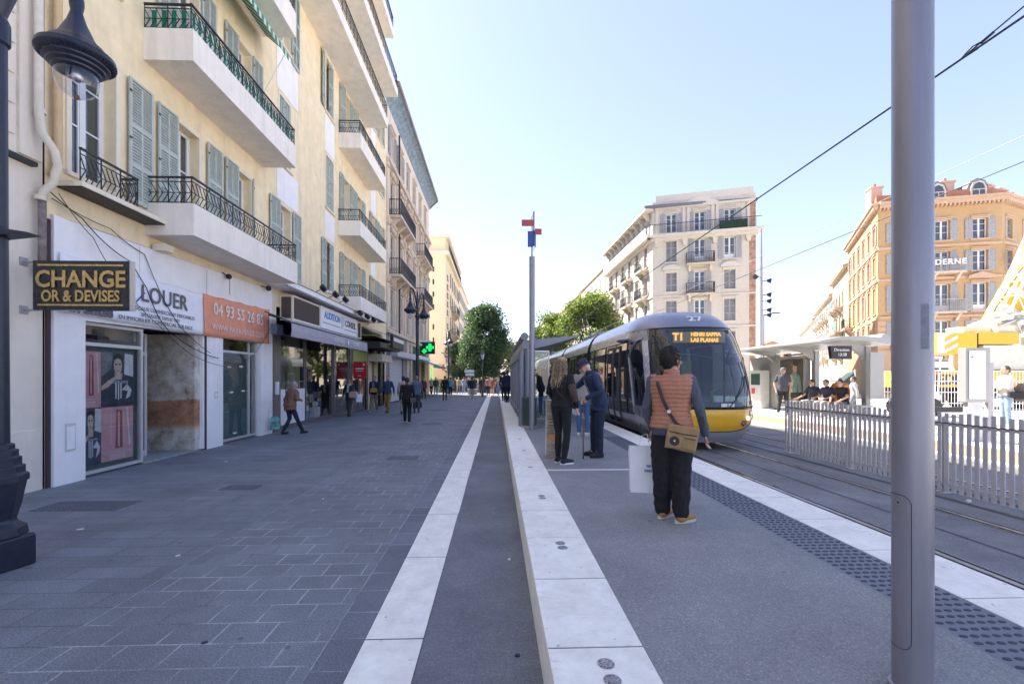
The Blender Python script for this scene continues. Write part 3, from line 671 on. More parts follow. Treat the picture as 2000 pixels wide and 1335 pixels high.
for (a, z) in ((11.95, 1.94), (12.5, 1.96), (12.05, 1.28), (12.6, 1.30), (12.2, .2)): MB().use(M_WHT).box(a, a + .16, .052, .058, z, z + .035).build('tape_scrap', M=FY.M(0, 0), parent=o)
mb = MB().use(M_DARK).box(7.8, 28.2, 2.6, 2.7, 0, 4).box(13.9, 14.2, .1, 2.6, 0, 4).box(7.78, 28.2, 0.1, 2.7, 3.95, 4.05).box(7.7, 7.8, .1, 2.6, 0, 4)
mb.build('shop_back_wall', M=FY.M(0, 0), parent=yb)
mb = MB().use(mat('shop_floor', (.2, .2, .2), rough=.5)).box(11.57, 28.2, .1, 2.6, -.012, .05).box(7.8, 9.05, .1, 2.6, -.012, .05); mb.build('shop_floor', M=FY.M(0, 0), parent=yb)
# ------------------------------------------------------------------ banners, sign, posters, cables on the near shopfront
U = (0, 1, 0); N = (1, 0, 0)
def cloth(name, label, cat, a, b, zl, zh, zl2, zh2, d, m, amp=.012, nx=40, nz=8):
    mb = MB().use(m); vs = []
    for i in range(nx + 1):
        t = i / nx; y = a + (b - a) * t
        for j in range(nz + 1):
            s = j / nz; lo = zl + (zl2 - zl) * t; hi = zh + (zh2 - zh) * t; sag = -.03 * math.sin(math.pi * ((t * 4) % 1)) * s
            z = lo + (hi - lo) * s + sag
            vs.append((WX + d + amp * noise.noise((y * 2.3, z * 2.1, d * 9)) + amp * .6 * math.sin(y * 7 + z * 5), y, z))
    mb.add(vs, [(i*(nz+1)+j, (i+1)*(nz+1)+j, (i+1)*(nz+1)+j+1, i*(nz+1)+j+1) for i in range(nx) for j in range(nz)])
    o = mb.build(name, smooth=True, fix=False); sol = o.modifiers.new('thick', 'SOLIDIFY'); sol.thickness = .003
    return tag(o, label, cat)
M_BWH = mat('banner_white', (.84, .85, .9), rough=.6, var=.05); M_BOR = mat('banner_orange', (.80, .33, .20), rough=.6, var=.12)
M_INKG = mat('ink_grey', (.12, .12, .14), rough=.6); M_INKW = mat('ink_white', (.82, .8, .78), rough=.6); M_INKB = mat('ink_blue', (.02, .05, .3), rough=.6)
b1 = cloth('banner', 'white fabric to-let banner with grey lettering across the boarded shopfront', 'banner', 7.27, 10.72, 2.70, 3.63, 2.66, 3.63, .115, M_BWH, amp=.010)
b2 = cloth('banner', 'orange fabric banner with a white phone number over the right shop window', 'banner', 10.74, 13.76, 2.65, 3.63, 2.68, 3.70, .115, M_BOR, amp=.012)
def wtext(t, y, z, size, m, p, d=.135, **k): return text(t, (WX + d, y, z), U, N, size, m, p, depth=.0015, **k)
wtext('À LOUER', 9.30, 3.27, .44, M_INKG, b1, stretch=.92, bold=.006, spacing=1.05)
wtext('+ DE 200 LOCAUX COMMERCIAUX DISPONIBLES', 9.32, 2.985, .105, M_INKG, b1, stretch=.93)
wtext('SPÉCIALISTE DEPUIS 1987', 9.38, 2.87, .10, M_INKG, b1, stretch=.95)
wtext('EN IMMOBILIER COMMERCIAL SUR NICE', 9.33, 2.765, .11, M_INKG, b1)
wtext('pax', 7.62, 3.1, .3, M_INKG, b1, bold=.014); wtext('avenue', 7.80, 2.82, .30, M_INKG, b1, bold=.012)
mb = MB().use(M_BOR).bar((WX + .13, 7.32, 3.3), (WX + .13, 7.9, 3.42), .004, .05).use(M_INKB).bar((WX + .13, 8.75, 3.10), (WX + .13, 8.95, 3.3), .004, .025); mb.build('print_mark', parent=b1)
wtext('04 93 55 26 85', 12.22, 3.31, .41, M_INKW, b2, stretch=.90, spacing=1.03, bold=.004, d=.137)
wtext('WWW.PAXAVENUE.COM', 12.22, 2.88, .21, M_INKW, b2, stretch=.92, spacing=1.12, d=.137)

M_GOLD = mat('brass_letters', (.72, .52, .22), rough=.25, metal=.9, var=.25, nscale=9)
cs = thing('exchange_sign', 'black box sign with gold letters CHANGE OR & DEVISES on wall brackets', 'sign', (-6.0, 6.82, 2.6))
mb = MB().use(mat('sign_black', (.01, .01, .014), rough=.25, var=.1, coat=.4)).box(-6.68, -5.32, 6.8, 6.885, 2.655, 3.37)
mb.build('sign_box', parent=cs, bevel=.004)
mb = MB().use(M_STEEL).box(-5.318, -5.308, 6.795, 6.89, 2.65, 3.375); mb.build('edge_trim', parent=cs)
mb = MB().use(M_GOLD).box(-6.60, -5.40, 6.785, 6.80, 3.29, 3.315).box(-6.60, -5.40, 6.785, 6.80, 2.715, 2.74); mb.build('gold_bar', parent=cs)
text('CHANGE', (-6.0, 6.79, 3.09), (1, 0, 0), (0, -1, 0), .335, M_GOLD, cs, depth=.008, bold=.008, stretch=.92)
text('OR & DEVISES', (-6.0, 6.79, 2.85), (1, 0, 0), (0, -1, 0), .225, M_GOLD, cs, depth=.008, bold=.006, stretch=.80)
mb = MB().use(mat('galvanised', (.4, .4, .42), rough=.5, metal=.5))
for z in (3.36, 2.66): mb = MB().use(mat('galvanised')).cyl((-6.95, 6.84, z), (-6.62, 6.84, z), .014).box(-6.86, -6.84, 6.78, 6.9, z - .06, z + .06).cyl((-6.84, 6.84, z - .05), (-6.72, 6.84, z), .008); mb.build('bracket', parent=cs)

M_PINK = mat('poster_pink', (.85, .40, .45), rough=.35, var=.1); M_PDARK = mat('poster_dark', (.07, .08, .12), rough=.35, var=.3); M_SKINP = mat('poster_skin', (.72, .52, .46), rough=.4)
M_PRED = mat('poster_red', (.42, .09, .11), rough=.35); M_PLT = mat('poster_light', (.85, .83, .88), rough=.35, var=.2, nscale=6)
def poster(kind, a, b, z0, z1, label):
    # flat printed sheet behind the shop glass
    t = tag((MB().use(M_PINK if kind == 'pink' else M_PDARK).box(a, b, .090, .094, z0, z1)).build('window_poster', M=FY.M(0, 0)), label, 'poster')
    w = b - a; h = z1 - z0; mb = MB(); d = .0885
    def P(pts, m, dd=0.): mb.use(m); mb.prism([(a + w*x, z0 + h*y) for x, y in pts], .001, 'y', d - dd)
    if kind == 'pink':
        P([(.42, .22), (.66, .22), (.64, .92), (.46, .95)], M_PRED); P([(.50, .25), (.56, .25), (.56, .90), (.50, .92)], mat('poster_rose', (.85, .5, .5), rough=.3), .001)
        P([(.24, .3), (.30, .3), (.33, .98), (.27, .98)], mat('poster_rose')); P([(.86, .24), (.91, .3), (.82, .97), (.78, .97)], M_PLT); P([(.66, .22), (.72, .26), (.72, .9), (.64, .92)], mat('poster_rose'), .0005)
        wt = 'THE LEVELSHINE FACTORY'; tz = .15; ts = .065
        for k in range(4): P([(.25, .10 - k*.022), (.75, .10 - k*.022), (.75, .108 - k*.022), (.25, .108 - k*.022)], M_PLT, .001)
    else:
        P([(.0, .55), (.3, .7), (.35, 1), (0, 1)], mat('poster_mist', (.25, .28, .32), rough=.4, var=.5, nscale=9)); P([(.7, .6), (1, .55), (1, .98), (.72, 1)], M_PLT)
        P([(.42, .50), (.62, .50), (.64, .62), (.40, .62)], M_SKINP)
        P([(.5 + .13*math.cos(q*.39), .76 + .16*math.sin(q*.39)) for q in range(16)], M_SKINP, .001)
        P([(.36, .82), (.36, .94), (.5, .985), (.64, .94), (.65, .82), (.62, .87), (.5, .90), (.39, .87)], mat('poster_hair', (.03, .02, .02), rough=.5), .002)
        for x in (.44, .555): P([(x - .035, .775), (x + .035, .775), (x + .03, .80), (x - .03, .80)], mat('poster_hair'), .002)
        P([(.46, .655), (.54, .655), (.53, .672), (.47, .672)], M_PRED, .002); P([(.0, .38), (.25, .50), (.42, .56), (.44, .50), (.2, .36), (0, .30)], M_SKINP, .001)
        for k, (x, y) in enumerate(((.42, .14), (.50, .12), (.58, .14))): P([(x, y), (x + .04, y), (x + .04, y + .3), (x, y + .3)], M_PLT, .001)
        P([(.62, .3), (.8, .42), (.95, .30), (.9, .18), (.75, .12), (.82, .28)], M_PLT, .001)
        wt = 'THE LEVELSHINE'; tz = .45; ts = .075
    mb.build('printed_picture', M=FY.M(0, 0), parent=t)
    place(text_mesh(wt, size=ts * w / .7, m=M_PLT, depth=.0006, stretch=.82), 'lettering', textM((WX - d + .003, a + w/2, z0 + h*tz), U, N), t)
poster('pink', 7.825, 8.245, 1.16, 2.13, 'pink poster with a red tube, upper left of the four in the window')
poster('face', 8.25, 8.95, 1.16, 2.13, 'dark poster of a face resting on a hand, upper right in the window')
poster('face', 7.825, 8.245, .18, 1.15, 'narrow dark poster of a face, lower left in the window')
poster('pink', 8.25, 8.95, .18, 1.15, 'large pink poster with a dark red tube, lower right in the window')
def cable(name, label, pts, r=.008, m=None, sag=0):
    P = []
    for i in range(len(pts) - 1):
        a = Vector(pts[i]); b = Vector(pts[i + 1]); k = 8
        for j in range(k):
            t = j / k; q = a.lerp(b, t); q.z -= sag * 4 * t * (1 - t); P.append(q)
    P.append(Vector(pts[-1])); o = MB().use(m or M_BLACK).tube(P, r, 5).build(name, smooth=True)
    return tag(o, label, 'cable')
x = WX + .16
cable('hanging_cable', 'black cable drooping down over the white banner to the doorway', [(x-.1, 7.1, 4.55), (x, 7.6, 4.25), (x, 8.1, 3.95), (x, 8.6, 3.80), (x, 8.95, 3.4), (x, 9.25, 2.9), (x, 9.6, 2.6), (x, 10.4, 2.3), (x - .05, 11.3, 2.15)], .009, sag=.02)
cable('hanging_cable', 'thin black cable crossing in front of the shop door up to the orange banner', [(x, 7.2, 4.5), (x, 7.8, 4.0), (x, 8.4, 3.3), (x, 9.3, 2.7), (x + .02, 10.3, 2.15), (x + .02, 11.6, 1.95), (x, 12.8, 2.3), (x, 13.75, 3.15)], .006, sag=.04)
cable('hanging_cable', 'pair of twisted wires running along the top of the white boarding', [(x - .1, 7.2, 4.42), (x - .05, 8.2, 4.28), (x - .07, 9.0, 4.05), (x - .02, 9.4, 3.3), (x, 9.9, 2.75), (x, 10.9, 2.25)], .007, sag=.03)

# ------------------------------------------------------------------ second shop (audition) and its neighbours, ground floor of the yellow block
M_FR2 = mat('bronze_frame', (.20, .18, .19), rough=.45, metal=.3)
MB().use(M_FR2).box(14.2, 14.66, -.03, .3, 0, 3.1).use(M_CREAM).box(14.05, 14.35, -.04, .2, 3.1, 4.35).build('shop_pillar', M=FY.M(0, 0), parent=yb); MB().use(M_CREAM).box(21.8, 28.3, -.02, .2, 3.75, 3.95).build('shop_lintel', M=FY.M(0, 0), parent=yb)
o = shopwin(14.66, 16.66, .1, 3.1, mf=M_FR2); 
mb = MB().use(M_WHT).box(14.72, 16.6, .022, .028, .15, 1.30).use(mat('teal_disc', (.10, .20, .24), rough=.5)); mb.build('frosted_film', M=FY.M(0, 0), parent=o)
mb = MB().use(mat('teal_disc')); mb.prism([(15.95 + .2*math.cos(q*.314), 1.05 + .2*math.sin(q*.314)) for q in range(20)], .004, 'y', .015)
mb.build('round_sticker', M=FY.M(0, 0), parent=o)
o = shopwin(16.72, 19.45, .1, 3.15, mf=M_FR2, tr=None)
M_OLIVE = mat('olive_panel', (.50, .45, .26), rough=.7)
mb = MB().use(M_OLIVE).box(17.4, 18.5, 1.0, 1.1, .1, 3.2).use(mat('warm_wall', (.75, .70, .60), rough=.8)).box(14.7, 21.6, 2.4, 2.5, .1, 3.3).use(M_WHT)
for (a, z) in ((17.35, 1.45), (18.35, 1.15), (17.6, .7)): mb.box(a, a + .55, .95, .98, z, z + .04).box(a, a + .55, .95, .98, z + .36, z + .40).box(a, a + .04, .95, .98, z + .04, z + .36).box(a + .51, a + .55, .95, .98, z + .04, z + .36)
mb.use(mat('blue_display', (.1, .35, .6), rough=.5)).box(17.15, 17.75, .3, .6, .1, .42).use(M_WHT).box(17.2, 17.7, .32, .58, .42, .62).box(18.2, 18.75, .3, .5, .1, .5).sph((18.5, .4, .62), .12)
mb.build('window_display', M=FY.M(0, 0), parent=o)
shopwin(19.7, 21.55, .1, 3.15, mf=M_FR2)
mb = MB().use(M_FR2).box(19.47, 19.68, .0, .2, 0, 3.15).box(21.57, 21.75, -.02, .2, 0, 3.2).box(14.66, 21.57, -.005, .2, 0, .09); mb.build('shop_mullion', M=FY.M(0, 0), parent=yb)
mb = MB().use(M_WHT).box(14.3, 14.46, -.08, -.03, 1.15, 1.55); mb.build('letter_box', M=FY.M(0, 0), parent=yb)
# ledge
mb = MB().use(M_WHITE).box(13.75, 22.9, -.65, -.005, 4.44, 4.60).use(mat('zinc', (.25, .25, .27), rough=.5, metal=.5)).box(13.75, 22.9, -.68, -.005, 4.60, 4.62).box(13.75, 22.9, -.66, -.64, 4.39, 4.44); mb.build('ledge', M=FY.M(0, 0), parent=yb)
# sign box with air grilles
sg = thing('shop_sign', 'long white shop sign with blue and black lettering above the grey awning', 'sign', (WX + .2, 18, 3.5))
mb = MB().use(M_WHT).box(16.95, 21.3, -.42, -.01, 3.52, 4.33); mb.build('sign_box', M=FY.M(0, 0), parent=sg)
M_SBL = mat('sign_blue', (.03, .22, .55), rough=.4); M_SBK = mat('sign_dark', (.03, .03, .04), rough=.4)
text('AUDITION', (WX + .424, 18.15, 4.03), U, N, .36, M_SBL, sg, depth=.004, stretch=1.0, bold=.012)
text('CONSEIL', (WX + .424, 20.35, 3.98), U, N, .36, M_SBK, sg, depth=.004, stretch=1.0, bold=.010)
mb = MB().use(M_SBK).box(19.20, 19.26, -.425, -.42, 3.7, 4.25).use(mat('pale_blue', (.5, .6, .75), rough=.5)); mb.prism([(19.45 + .12*math.cos(q*.4), 4.02 + .2*math.sin(q*.4)) for q in range(16)], .004, 'y', -.425)
mb.use(mat('sign_grey', (.35, .37, .4), rough=.6)).box(17.1, 19.05, -.425, -.42, 3.72, 3.76).box(19.5, 21.1, -.425, -.42, 3.70, 3.74); mb.build('logo', M=FY.M(0, 0), parent=sg)
for a, b, lab in ((14.65, 16.9, 'louvred air conditioner box left of the long white shop sign'), (21.35, 21.95, 'narrow louvred grille box right of the long white shop sign')):
    t = thing('air_conditioner', lab, 'air conditioner', (WX, a, 3.5))
    mb = MB().use(M_CREAM).box(a, b, -.42, -.40, 4.24, 4.3).box(a, b, -.42, -.40, 3.5, 3.56).box(a, a + .06, -.42, -.40, 3.56, 4.24).box(b - .06, b, -.42, -.40, 3.56, 4.24).box(a, a + .02, -.40, -.36, 3.5, 4.3).box(a, a + .02, -.05, -.01, 3.5, 4.3).box(a, a+.02, -.36, -.05, 4.24, 4.3).box(a, a+.02, -.36, -.05, 3.5, 3.56)
    mb.build('housing', M=FY.M(0, 0), parent=t)
    mb = MB().use(mat('grille_brown', (.12, .10, .09), rough=.7))
    for k in range(14): z = 3.57 + k * .048; mb.box(a + .06, b - .06, -.41, -.39, z, z + .022).box(a + .004, a + .016, -.36, -.05, z, z + .022)
    mb.box(a + .03, b, -.38, -.01, 3.52, 4.28); mb.build('grille', M=FY.M(0, 0), parent=t)
# grey awning
aw = thing('shop_awning', 'grey fabric awning reading AUDITION CONSEIL over the glass shopfront', 'awning', (WX, 17, 3))
M_AWN = mat('awning_fabric', (.42, .39, .44), rough=.85, var=.12, nscale=5)
mb = MB().use(M_AWN).add([(13.25, -.40, 3.5), (20.9, -.40, 3.5), (20.9, -.98, 3.24), (13.25, -.98, 3.24)], [(0, 1, 2, 3)])
vs = []; k = 60
for i in range(k + 1): y = 13.25 + 7.65 * i / k; w = .02 * noise.noise((y * 1.5, 0, 0)) + .008 * math.sin(y * 9); vs += [(y, -.99, 3.24), (y, -1.0 - w, 3.05), (y, -.98 - w * 1.6, 2.86 + .006 * math.sin(y * 5))]
mb.add(vs, [(3*i+j, 3*i+3+j, 3*i+4+j, 3*i+1+j) for i in range(k) for j in range(2)]); mb.build('awning_cloth', M=FY.M(0, 0), parent=aw)
mb = MB().use(M_BLACK).box(13.1, 21.0, -1.0, -.95, 3.245, 3.28).bar((13.12, -.3, 3.55), (13.15, -1.0, 3.27), .03, .03).bar((21.0, -.3, 3.5), (20.95, -1.0, 3.27), .03, .03).box(13.3, 20.9, -.36, -.3, 3.46, 3.5); mb.build('awning_arm', M=FY.M(0, 0), parent=aw)
text('AUDITION', (WX + 1.02, 17.15, 3.05), U, N, .22, M_INKW, aw, depth=.002, stretch=1.05); text('CONSEIL', (WX + 1.02, 19.2, 3.05), U, N, .22, M_INKW, aw, depth=.002, stretch=1.05)
mb = MB().use(M_INKW); mb.prism([(18.18 + .06*math.cos(q*.5), 3.05 + .11*math.sin(q*.5)) for q in range(13)], .004, 'y', -1.022); mb.build('drop_logo', M=FY.M(0, 0), parent=aw)
# bracket lamp box left of awning
mb = MB().use(mat('dusty_blue', (.22, .28, .36), rough=.6)).box(13.95, 14.35, -.25, -.03, 3.0, 3.3); mb.build('shutter_housing', M=FY.M(0, 0), parent=yb)
ordn = ['nearest', 'second nearest', 'third', 'fourth', 'fifth', 'farthest']
for i, y in enumerate((16.6, 17.85, 19.0, 20.2, 21.3, 22.4)):
    t = thing('floodlight', f'black round floodlight on the ledge over the grey awning, {ordn[i]} of the six', 'floodlight', (-6.3, y, 4.62), 'floodlights on the shop ledge'); zo = 4.88 if y < 20 else 4.50; xo = -6.2 if y < 20 else -5.95
    mb = MB().use(M_BLACK).lathe([(.05, -.10), (.13, -.08), (.16, .06), (.14, .09)], (xo, y, zo), n=14, rot=Matrix.Rotation(R(50), 3, 'Y')).cyl((-6.7, y - .15, 4.60), (xo - .04, y, zo), .014)
    mb.build('lamp_head', parent=t, smooth=40)
    mb = MB().use(M_WHT).sph((xo + .08, y + .02, zo - .08), .09); mb.build('bulb', parent=t, smooth=True)
# green shop + red flag
mb = MB().use(mat('olive_green_sign', (.32, .36, .10), rough=.6)).box(21.9, 24.3, -.06, -.01, 2.35, 3.0).box(22.2, 27.8, -.9, -.02, 3.72, 3.745).use(M_WHT).box(22.0, 24.2, -.1, -.01, 3.05, 3.55)
mb.use(mat('beige_pier', (.62, .52, .36), rough=.7)).box(24.5, 25.2, -.04, .2, 0, 2.9).use(M_BLACK).box(27.1, 27.6, -.04, .2, 0, 3.6).box(24.2, 24.5, -.02, .2, 0, 3).use(mat('cream_box', (.62, .54, .45), rough=.6)).box(24.6, 26.9, -.75, -.05, 2.55, 2.95)
mb.use(M_FR2).box(21.8, 21.95, -.02, .2, 0, 3).box(25.3, 27.1, .3, .4, 0, 3.4).use(mat('tan_wall', (.5, .40, .24), rough=.8)).box(26.2, 27.0, .1, .25, 0, 3.3); mb.build('small_shopfront', M=FY.M(0, 0), parent=yb)
shopwin(22.0, 24.15, .05, 2.3, mf=M_FR2, bars=(23.1,))
cn = thing('shop_canopy', 'black box canopy with a white lettered front above the small shops', 'canopy', (WX, 25, 3.4))
mb = MB().use(M_BLACK).box(22.6, 27.4, -1.15, -.06, 3.2, 3.45).add([(22.3, -.1, 4.3), (27.6, -.1, 4.3), (27.6, -1.2, 3.9), (22.3, -1.2, 3.9)], [(0, 1, 2, 3)]).box(24.7, 27.6, -1.3, -1.15, 3.3, 4.0); mb.build('canopy_box', M=FY.M(0, 0), parent=cn)
mb = MB().use(M_WHT).box(24.9, 27.5, -1.31, -1.302, 3.66, 3.86)
mb.build('sign_strip', M=FY.M(0, 0), parent=cn)
fl = thing('hanging_flag', 'red hanging advertising flag with white writing outside the small shop', 'flag', (-6.5, 22, 2.4))
mb = MB().use(mat('flag_red', (.50, .02, .03), rough=.6, var=.15)).box(-6.82, -6.20, 21.98, 22.0, 1.62, 2.42); mb.build('flag_cloth', parent=fl)
mb = MB().use(M_WHT).box(-6.72, -6.32, 21.972, 21.979, 2.08, 2.13).box(-6.70, -6.36, 21.972, 21.979, 1.99, 2.01).box(-6.6, -6.45, 21.972, 21.979, 1.75, 1.77)
mb.prism([(-6.32 + .05*math.cos(q*1.05), 2.3 + .05*math.sin(q*1.05)) for q in range(6)], .006, 'y', 21.972); mb.build('printed_mark', parent=fl)
mb = MB().use(M_IRON).cyl((-6.86, 21.99, 2.44), (-6.15, 21.99, 2.44), .012).cyl((-6.86, 21.99, 1.6), (-6.15, 21.99, 1.6), .012); mb.build('flag_rod', parent=fl)

# ------------------------------------------------------------------ pale banded building at the left edge, with its pipes
eb = thing('banded_building', 'pale building with grooved stone courses at the left edge', 'building', (WX, 3, 0))
FE = Facade(eb, (WX, 0, 0), U, N)
mb = MB().use(M_EDGE).box(-6, 7.12, .0, 12, 0, 22.3)
z = 5.1
while z < 12:
    mb.box(-5.8, 6.7, -.03, .0, z + .03, z + .40); z += .43
mb.box(6.75, 7.08, -.04, 0, 4.9, 22).box(-6, 7.08, -.02, 0, 0, .9)
mb.build('wall', M=FE.M(0, 0), parent=eb)
mb = MB().use(M_BLACK).box(-4, 6.95, -.10, -.0, 4.78, 4.84); mb.build('dark_rail', M=FE.M(0, 0), parent=eb)
M_PIPE = mat('cream_pipe', (.68, .62, .52), rough=.55, var=.1, dirt=.3, dcol=(.4, .3, .2)); M_PIPE2 = mat('tan_pipe', (.62, .44, .24), rough=.55, var=.12); M_PIPE3 = mat('rusty_pipe', (.22, .18, .17), rough=.7, var=.4, nscale=12)
dp = thing('drainpipe', 'cream drainpipe bulging outward above the black sign then turning rusty', 'drainpipe', (-6.8, 7.0, 3))
MB().use(M_PIPE).tube([(-6.72, 6.93, 14), (-6.72, 6.93, 5.6), (-6.70, 6.95, 5.3), (-6.58, 7.02, 5.05), (-6.56, 7.05, 4.85), (-6.62, 7.05, 4.6), (-6.74, 7.02, 4.45), (-6.74, 7.0, 4.3)], .055, 12).build('pipe', parent=dp, smooth=True)
MB().use(M_PIPE3).tube([(-6.74, 7.0, 4.32), (-6.74, 7.0, 3.2)], .05, 12).build('rusty_pipe', parent=dp, smooth=True)
mb = MB().use(M_PIPE)
for z in (5.58, 4.30): mb.cyl((-6.735, 6.97, z), (-6.735, 6.97, z + .07), .068, n=14)
mb.build('collar', parent=dp)
dq = MB().use(M_PIPE2).tube([(-6.75, 7.25, 14), (-6.75, 7.25, 4.9), (-6.78, 7.2, 4.75)], .06, 12).build('drainpipe', smooth=True); tag(dq, 'straight tan drainpipe beside the first window of the yellow block', 'drainpipe')

# ------------------------------------------------------------------ generic window rows on distant facades
def simple_window(kind, w, h, ms):
    key = ('sw', kind, round(w, 2), round(h, 2), ms.name)
    if key in CACHE: return CACHE[key]
    mb = MB()
    if kind in ('open', 'half'):
        me = window_mesh(w, h, h > 1.9, curtain=False); CACHE[key] = me; return me
    mb.use(ms)
    for x0, x1 in ((0, w/2 - .01), (w/2 + .01, w)):
        mb.box(x0, x0 + .05, 0, .04, 0, h).box(x1 - .05, x1, 0, .04, 0, h)
        for z in (0, h*.33, h*.66, h - .06): mb.box(x0 + .05, x1 - .05, .001, .039, z, z + .06)
        n = int(h / .09)
        for i in range(n): z = h * (i + .5) / n; mb.add([(x0 + .05, .004, z - .04), (x1 - .05, .004, z - .04), (x1 - .05, .032, z + .03), (x0 + .05, .032, z + .03)], [(0, 1, 2, 3)])
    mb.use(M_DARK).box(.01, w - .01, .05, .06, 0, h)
    me = mb.mesh('window'); CACHE[key] = me; return me
def far_facade(root, o, u, n, L, z0, z1, cols, rows, mw, ms, mt, kinds='cccoc', wid=1.1, side_shut=True, depth=.25, trims=True, slats=False):
    """cols: centres along u; rows: (z0, z1); windows kept as separate parts"""
    F = Facade(root, o, u, n)
    holes = [(c - wid/2, c + wid/2, a, b) for c in cols for a, b in rows]
    mb = MB().use(mw); wall(mb, F.o, F.u, F.n, L, z0, z1, holes, depth); mb.build('wall', parent=root)
    if trims:
        for h in holes:
            key = ('trim', round(h[1] - h[0], 2), round(h[3] - h[2], 2), mt.name); w_, h_ = h[1] - h[0], h[3] - h[2]
            if key not in CACHE:
                mb = MB().use(mt).box(-.12, 0, -.05, 0, 0, h_ + .12).box(w_, w_ + .12, -.05, 0, 0, h_ + .12).box(0, w_, -.05, 0, h_, h_ + .12).box(-.18, w_ + .18, -.10, 0, -.12, 0).box(-.16, w_ + .16, -.14, 0, h_ + .14, h_ + .22)
                CACHE[key] = mb.mesh('window_trim')
            place(CACHE[key], 'window_trim', F.M(h[0], h[2]), root)
    i = 0
    for c in cols:
        for a, b in rows:
            k = kinds[i % len(kinds)]; i += 1
            place(simple_window('closed' if k == 'c' else 'open', wid, b - a, ms), 'window', F.M(c - wid/2, a, -(.10 if k == 'c' else .18)), root)
            if k in 'os' and side_shut:
                F.shutter(c - wid - .02, c - wid/2 - .02, a, b, .07, ms, slats=slats); F.shutter(c + wid/2 + .02, c + wid + .02, a, b, .07, ms, slats=slats)
    return F
def iron_balcony(F, a, b, z, depth=.7, h=1.0, slab=None, brackets=True, col=None):
    mb = MB().use(slab or M_STONE).box(a, b, -depth, -.003, z - .16, z)
    if brackets:
        k = max(2, int((b - a) / 1.1))
        for i in range(k):
            x = a + .2 + (b - a - .6) * i / max(1, k - 1); mb.prism([(-depth + .08, z - .161), (-.003, z - .161), (-.003, z - .75), (-.15, z - .7), (-depth * .55, z - .35)], .2, 'x', x)
    bo = mb.build('balcony', M=F.M(0, 0), parent=F.root)
    mb = MB().use(col or M_IRON)
    for (p, q) in (((a, -depth + .03), (b, -depth + .03)), ((a + .02, -depth + .04), (a + .02, -.02)), ((b - .02, -depth + .04), (b - .02, -.02))):
        p3 = Vector((p[0], p[1], 0)); q3 = Vector((q[0], q[1], 0)); Ln = (q3 - p3).length
        mb.bar(p3 + Vector((0, 0, z + h)), q3 + Vector((0, 0, z + h)), .05, .04).bar(p3 + Vector((0, 0, z + .06)), q3 + Vector((0, 0, z + .06)), .03, .03)
        n = max(2, int(Ln / .14))
        for i in range(n + 1):
            r = p3.lerp(q3, i / n); mb.box(r.x - .011, r.x + .011, r.y - .011, r.y + .011, z, z + h)
            if i < n:
                r2 = p3.lerp(q3, (i + 1) / n); mb.bar(r + Vector((0, 0, z + .1)), r2 + Vector((0, 0, z + h*.45)), .015, .015).bar(r2 + Vector((0, 0, z + .1)), r + Vector((0, 0, z + h*.45)), .015, .015)
    place(mb.mesh('railing'), 'railing', F.M(0, 0), bo); return bo

# classic stone-fronted building with deep blue soffit
M_CLS = mat('classic_render', (.76, .66, .56), rough=.85, var=.12, dirt=.35, dcol=(.36, .25, .18), bump=.2)
M_SOFF = mat('blue_soffit', (.22, .31, .40), rough=.7, var=.45, nscale=3.5, dirt=.4, dcol=(.22, .16, .14))
cb = thing('classic_building', 'ornate beige building with painted blue eaves and iron balconies', 'building', (WX, 38, 0))
colsK = [1.7, 4.3, 7.0, 9.7, 12.6, 15.5]
F = far_facade(cb, (WX - .02, 28.62, 0), U, N, 18.2, 4.6, 19.7, colsK, [(5.0, 7.4), (8.5, 11.0), (12.3, 14.6), (16.0, 17.8)], M_CLS, M_SHUTG, M_STONE, kinds='cccscccsc', wid=1.1)
mb = MB().use(M_CLS).box(0, 18.2, .3, 12, 0, 19.7).box(0, 18.2, 0.001, .3, 4.3, 4.6).box(.0, .02, .0, .3, 0, 19.7).box(18.18, 18.2, 0.001, .3, 0, 19.7)
mb.use(M_STONE).box(-.02, 18.22, -.25, -.001, 4.5, 4.68).box(0, 18.2, -.12, -.001, 8.0, 8.2).box(0, 18.2, -.16, -.001, 11.6, 11.8).box(0, 18.2, -.28, -.001, 15.2, 15.45)
for x in (.15, 2.9, 5.6, 8.3, 11.1, 14.0, 17.6):
    mb.box(x - .16, x + .16, -.09, -.001, 4.68, 15.2)
    for z in (7.7, 11.3, 14.9): mb.box(x - .22, x + .22, -.18, -.002, z, z + .28)
for c in colsK:
    for z in (7.75, 11.25, 14.85):
        mb.prism([(c - .75, z), (c + .75, z), (c + .6, z + .14), (c, z + .28), (c - .6, z + .14)], .16, 'y', -.17)
        for s in (-.6, 0, .6): mb.sph((c + s, -.16, z - .12), .09, 8)
mb.build('stone_trim', M=F.M(0, 0), parent=cb)
mb = MB().use(M_SOFF); prof = [(0, 18.95), (-.2, 19.3), (-.5, 19.6), (-.75, 19.72), (-.82, 19.74)]
for (a, b) in zip(prof[:-1], prof[1:]): mb.add([(-.4, a[0], a[1]), (18.4, a[0], a[1]), (18.4, b[0], b[1]), (-.4, b[0], b[1])], [(0, 1, 2, 3)])
mb.use(mat('gutter_zinc', (.30, .27, .25), rough=.6, metal=.3, var=.3)).box(-.4, 18.4, -.94, -.82, 19.7, 19.9).box(-.4, 18.4, -.82, 6, 19.85, 19.95).prism([(-.02, 18.9), (-.88, 19.74), (-.88, 19.85), (-.02, 19.85)], .1, 'x', 18.4)
mb.build('eaves', M=F.M(0, 0), parent=cb)
mb = MB().use(M_TERRA).prism([(-.93, 19.96), (5, 21.6), (11.9, 19.96)], 18.6, 'x', -.3); mb.build('roof', M=F.M(0, 0), parent=cb)
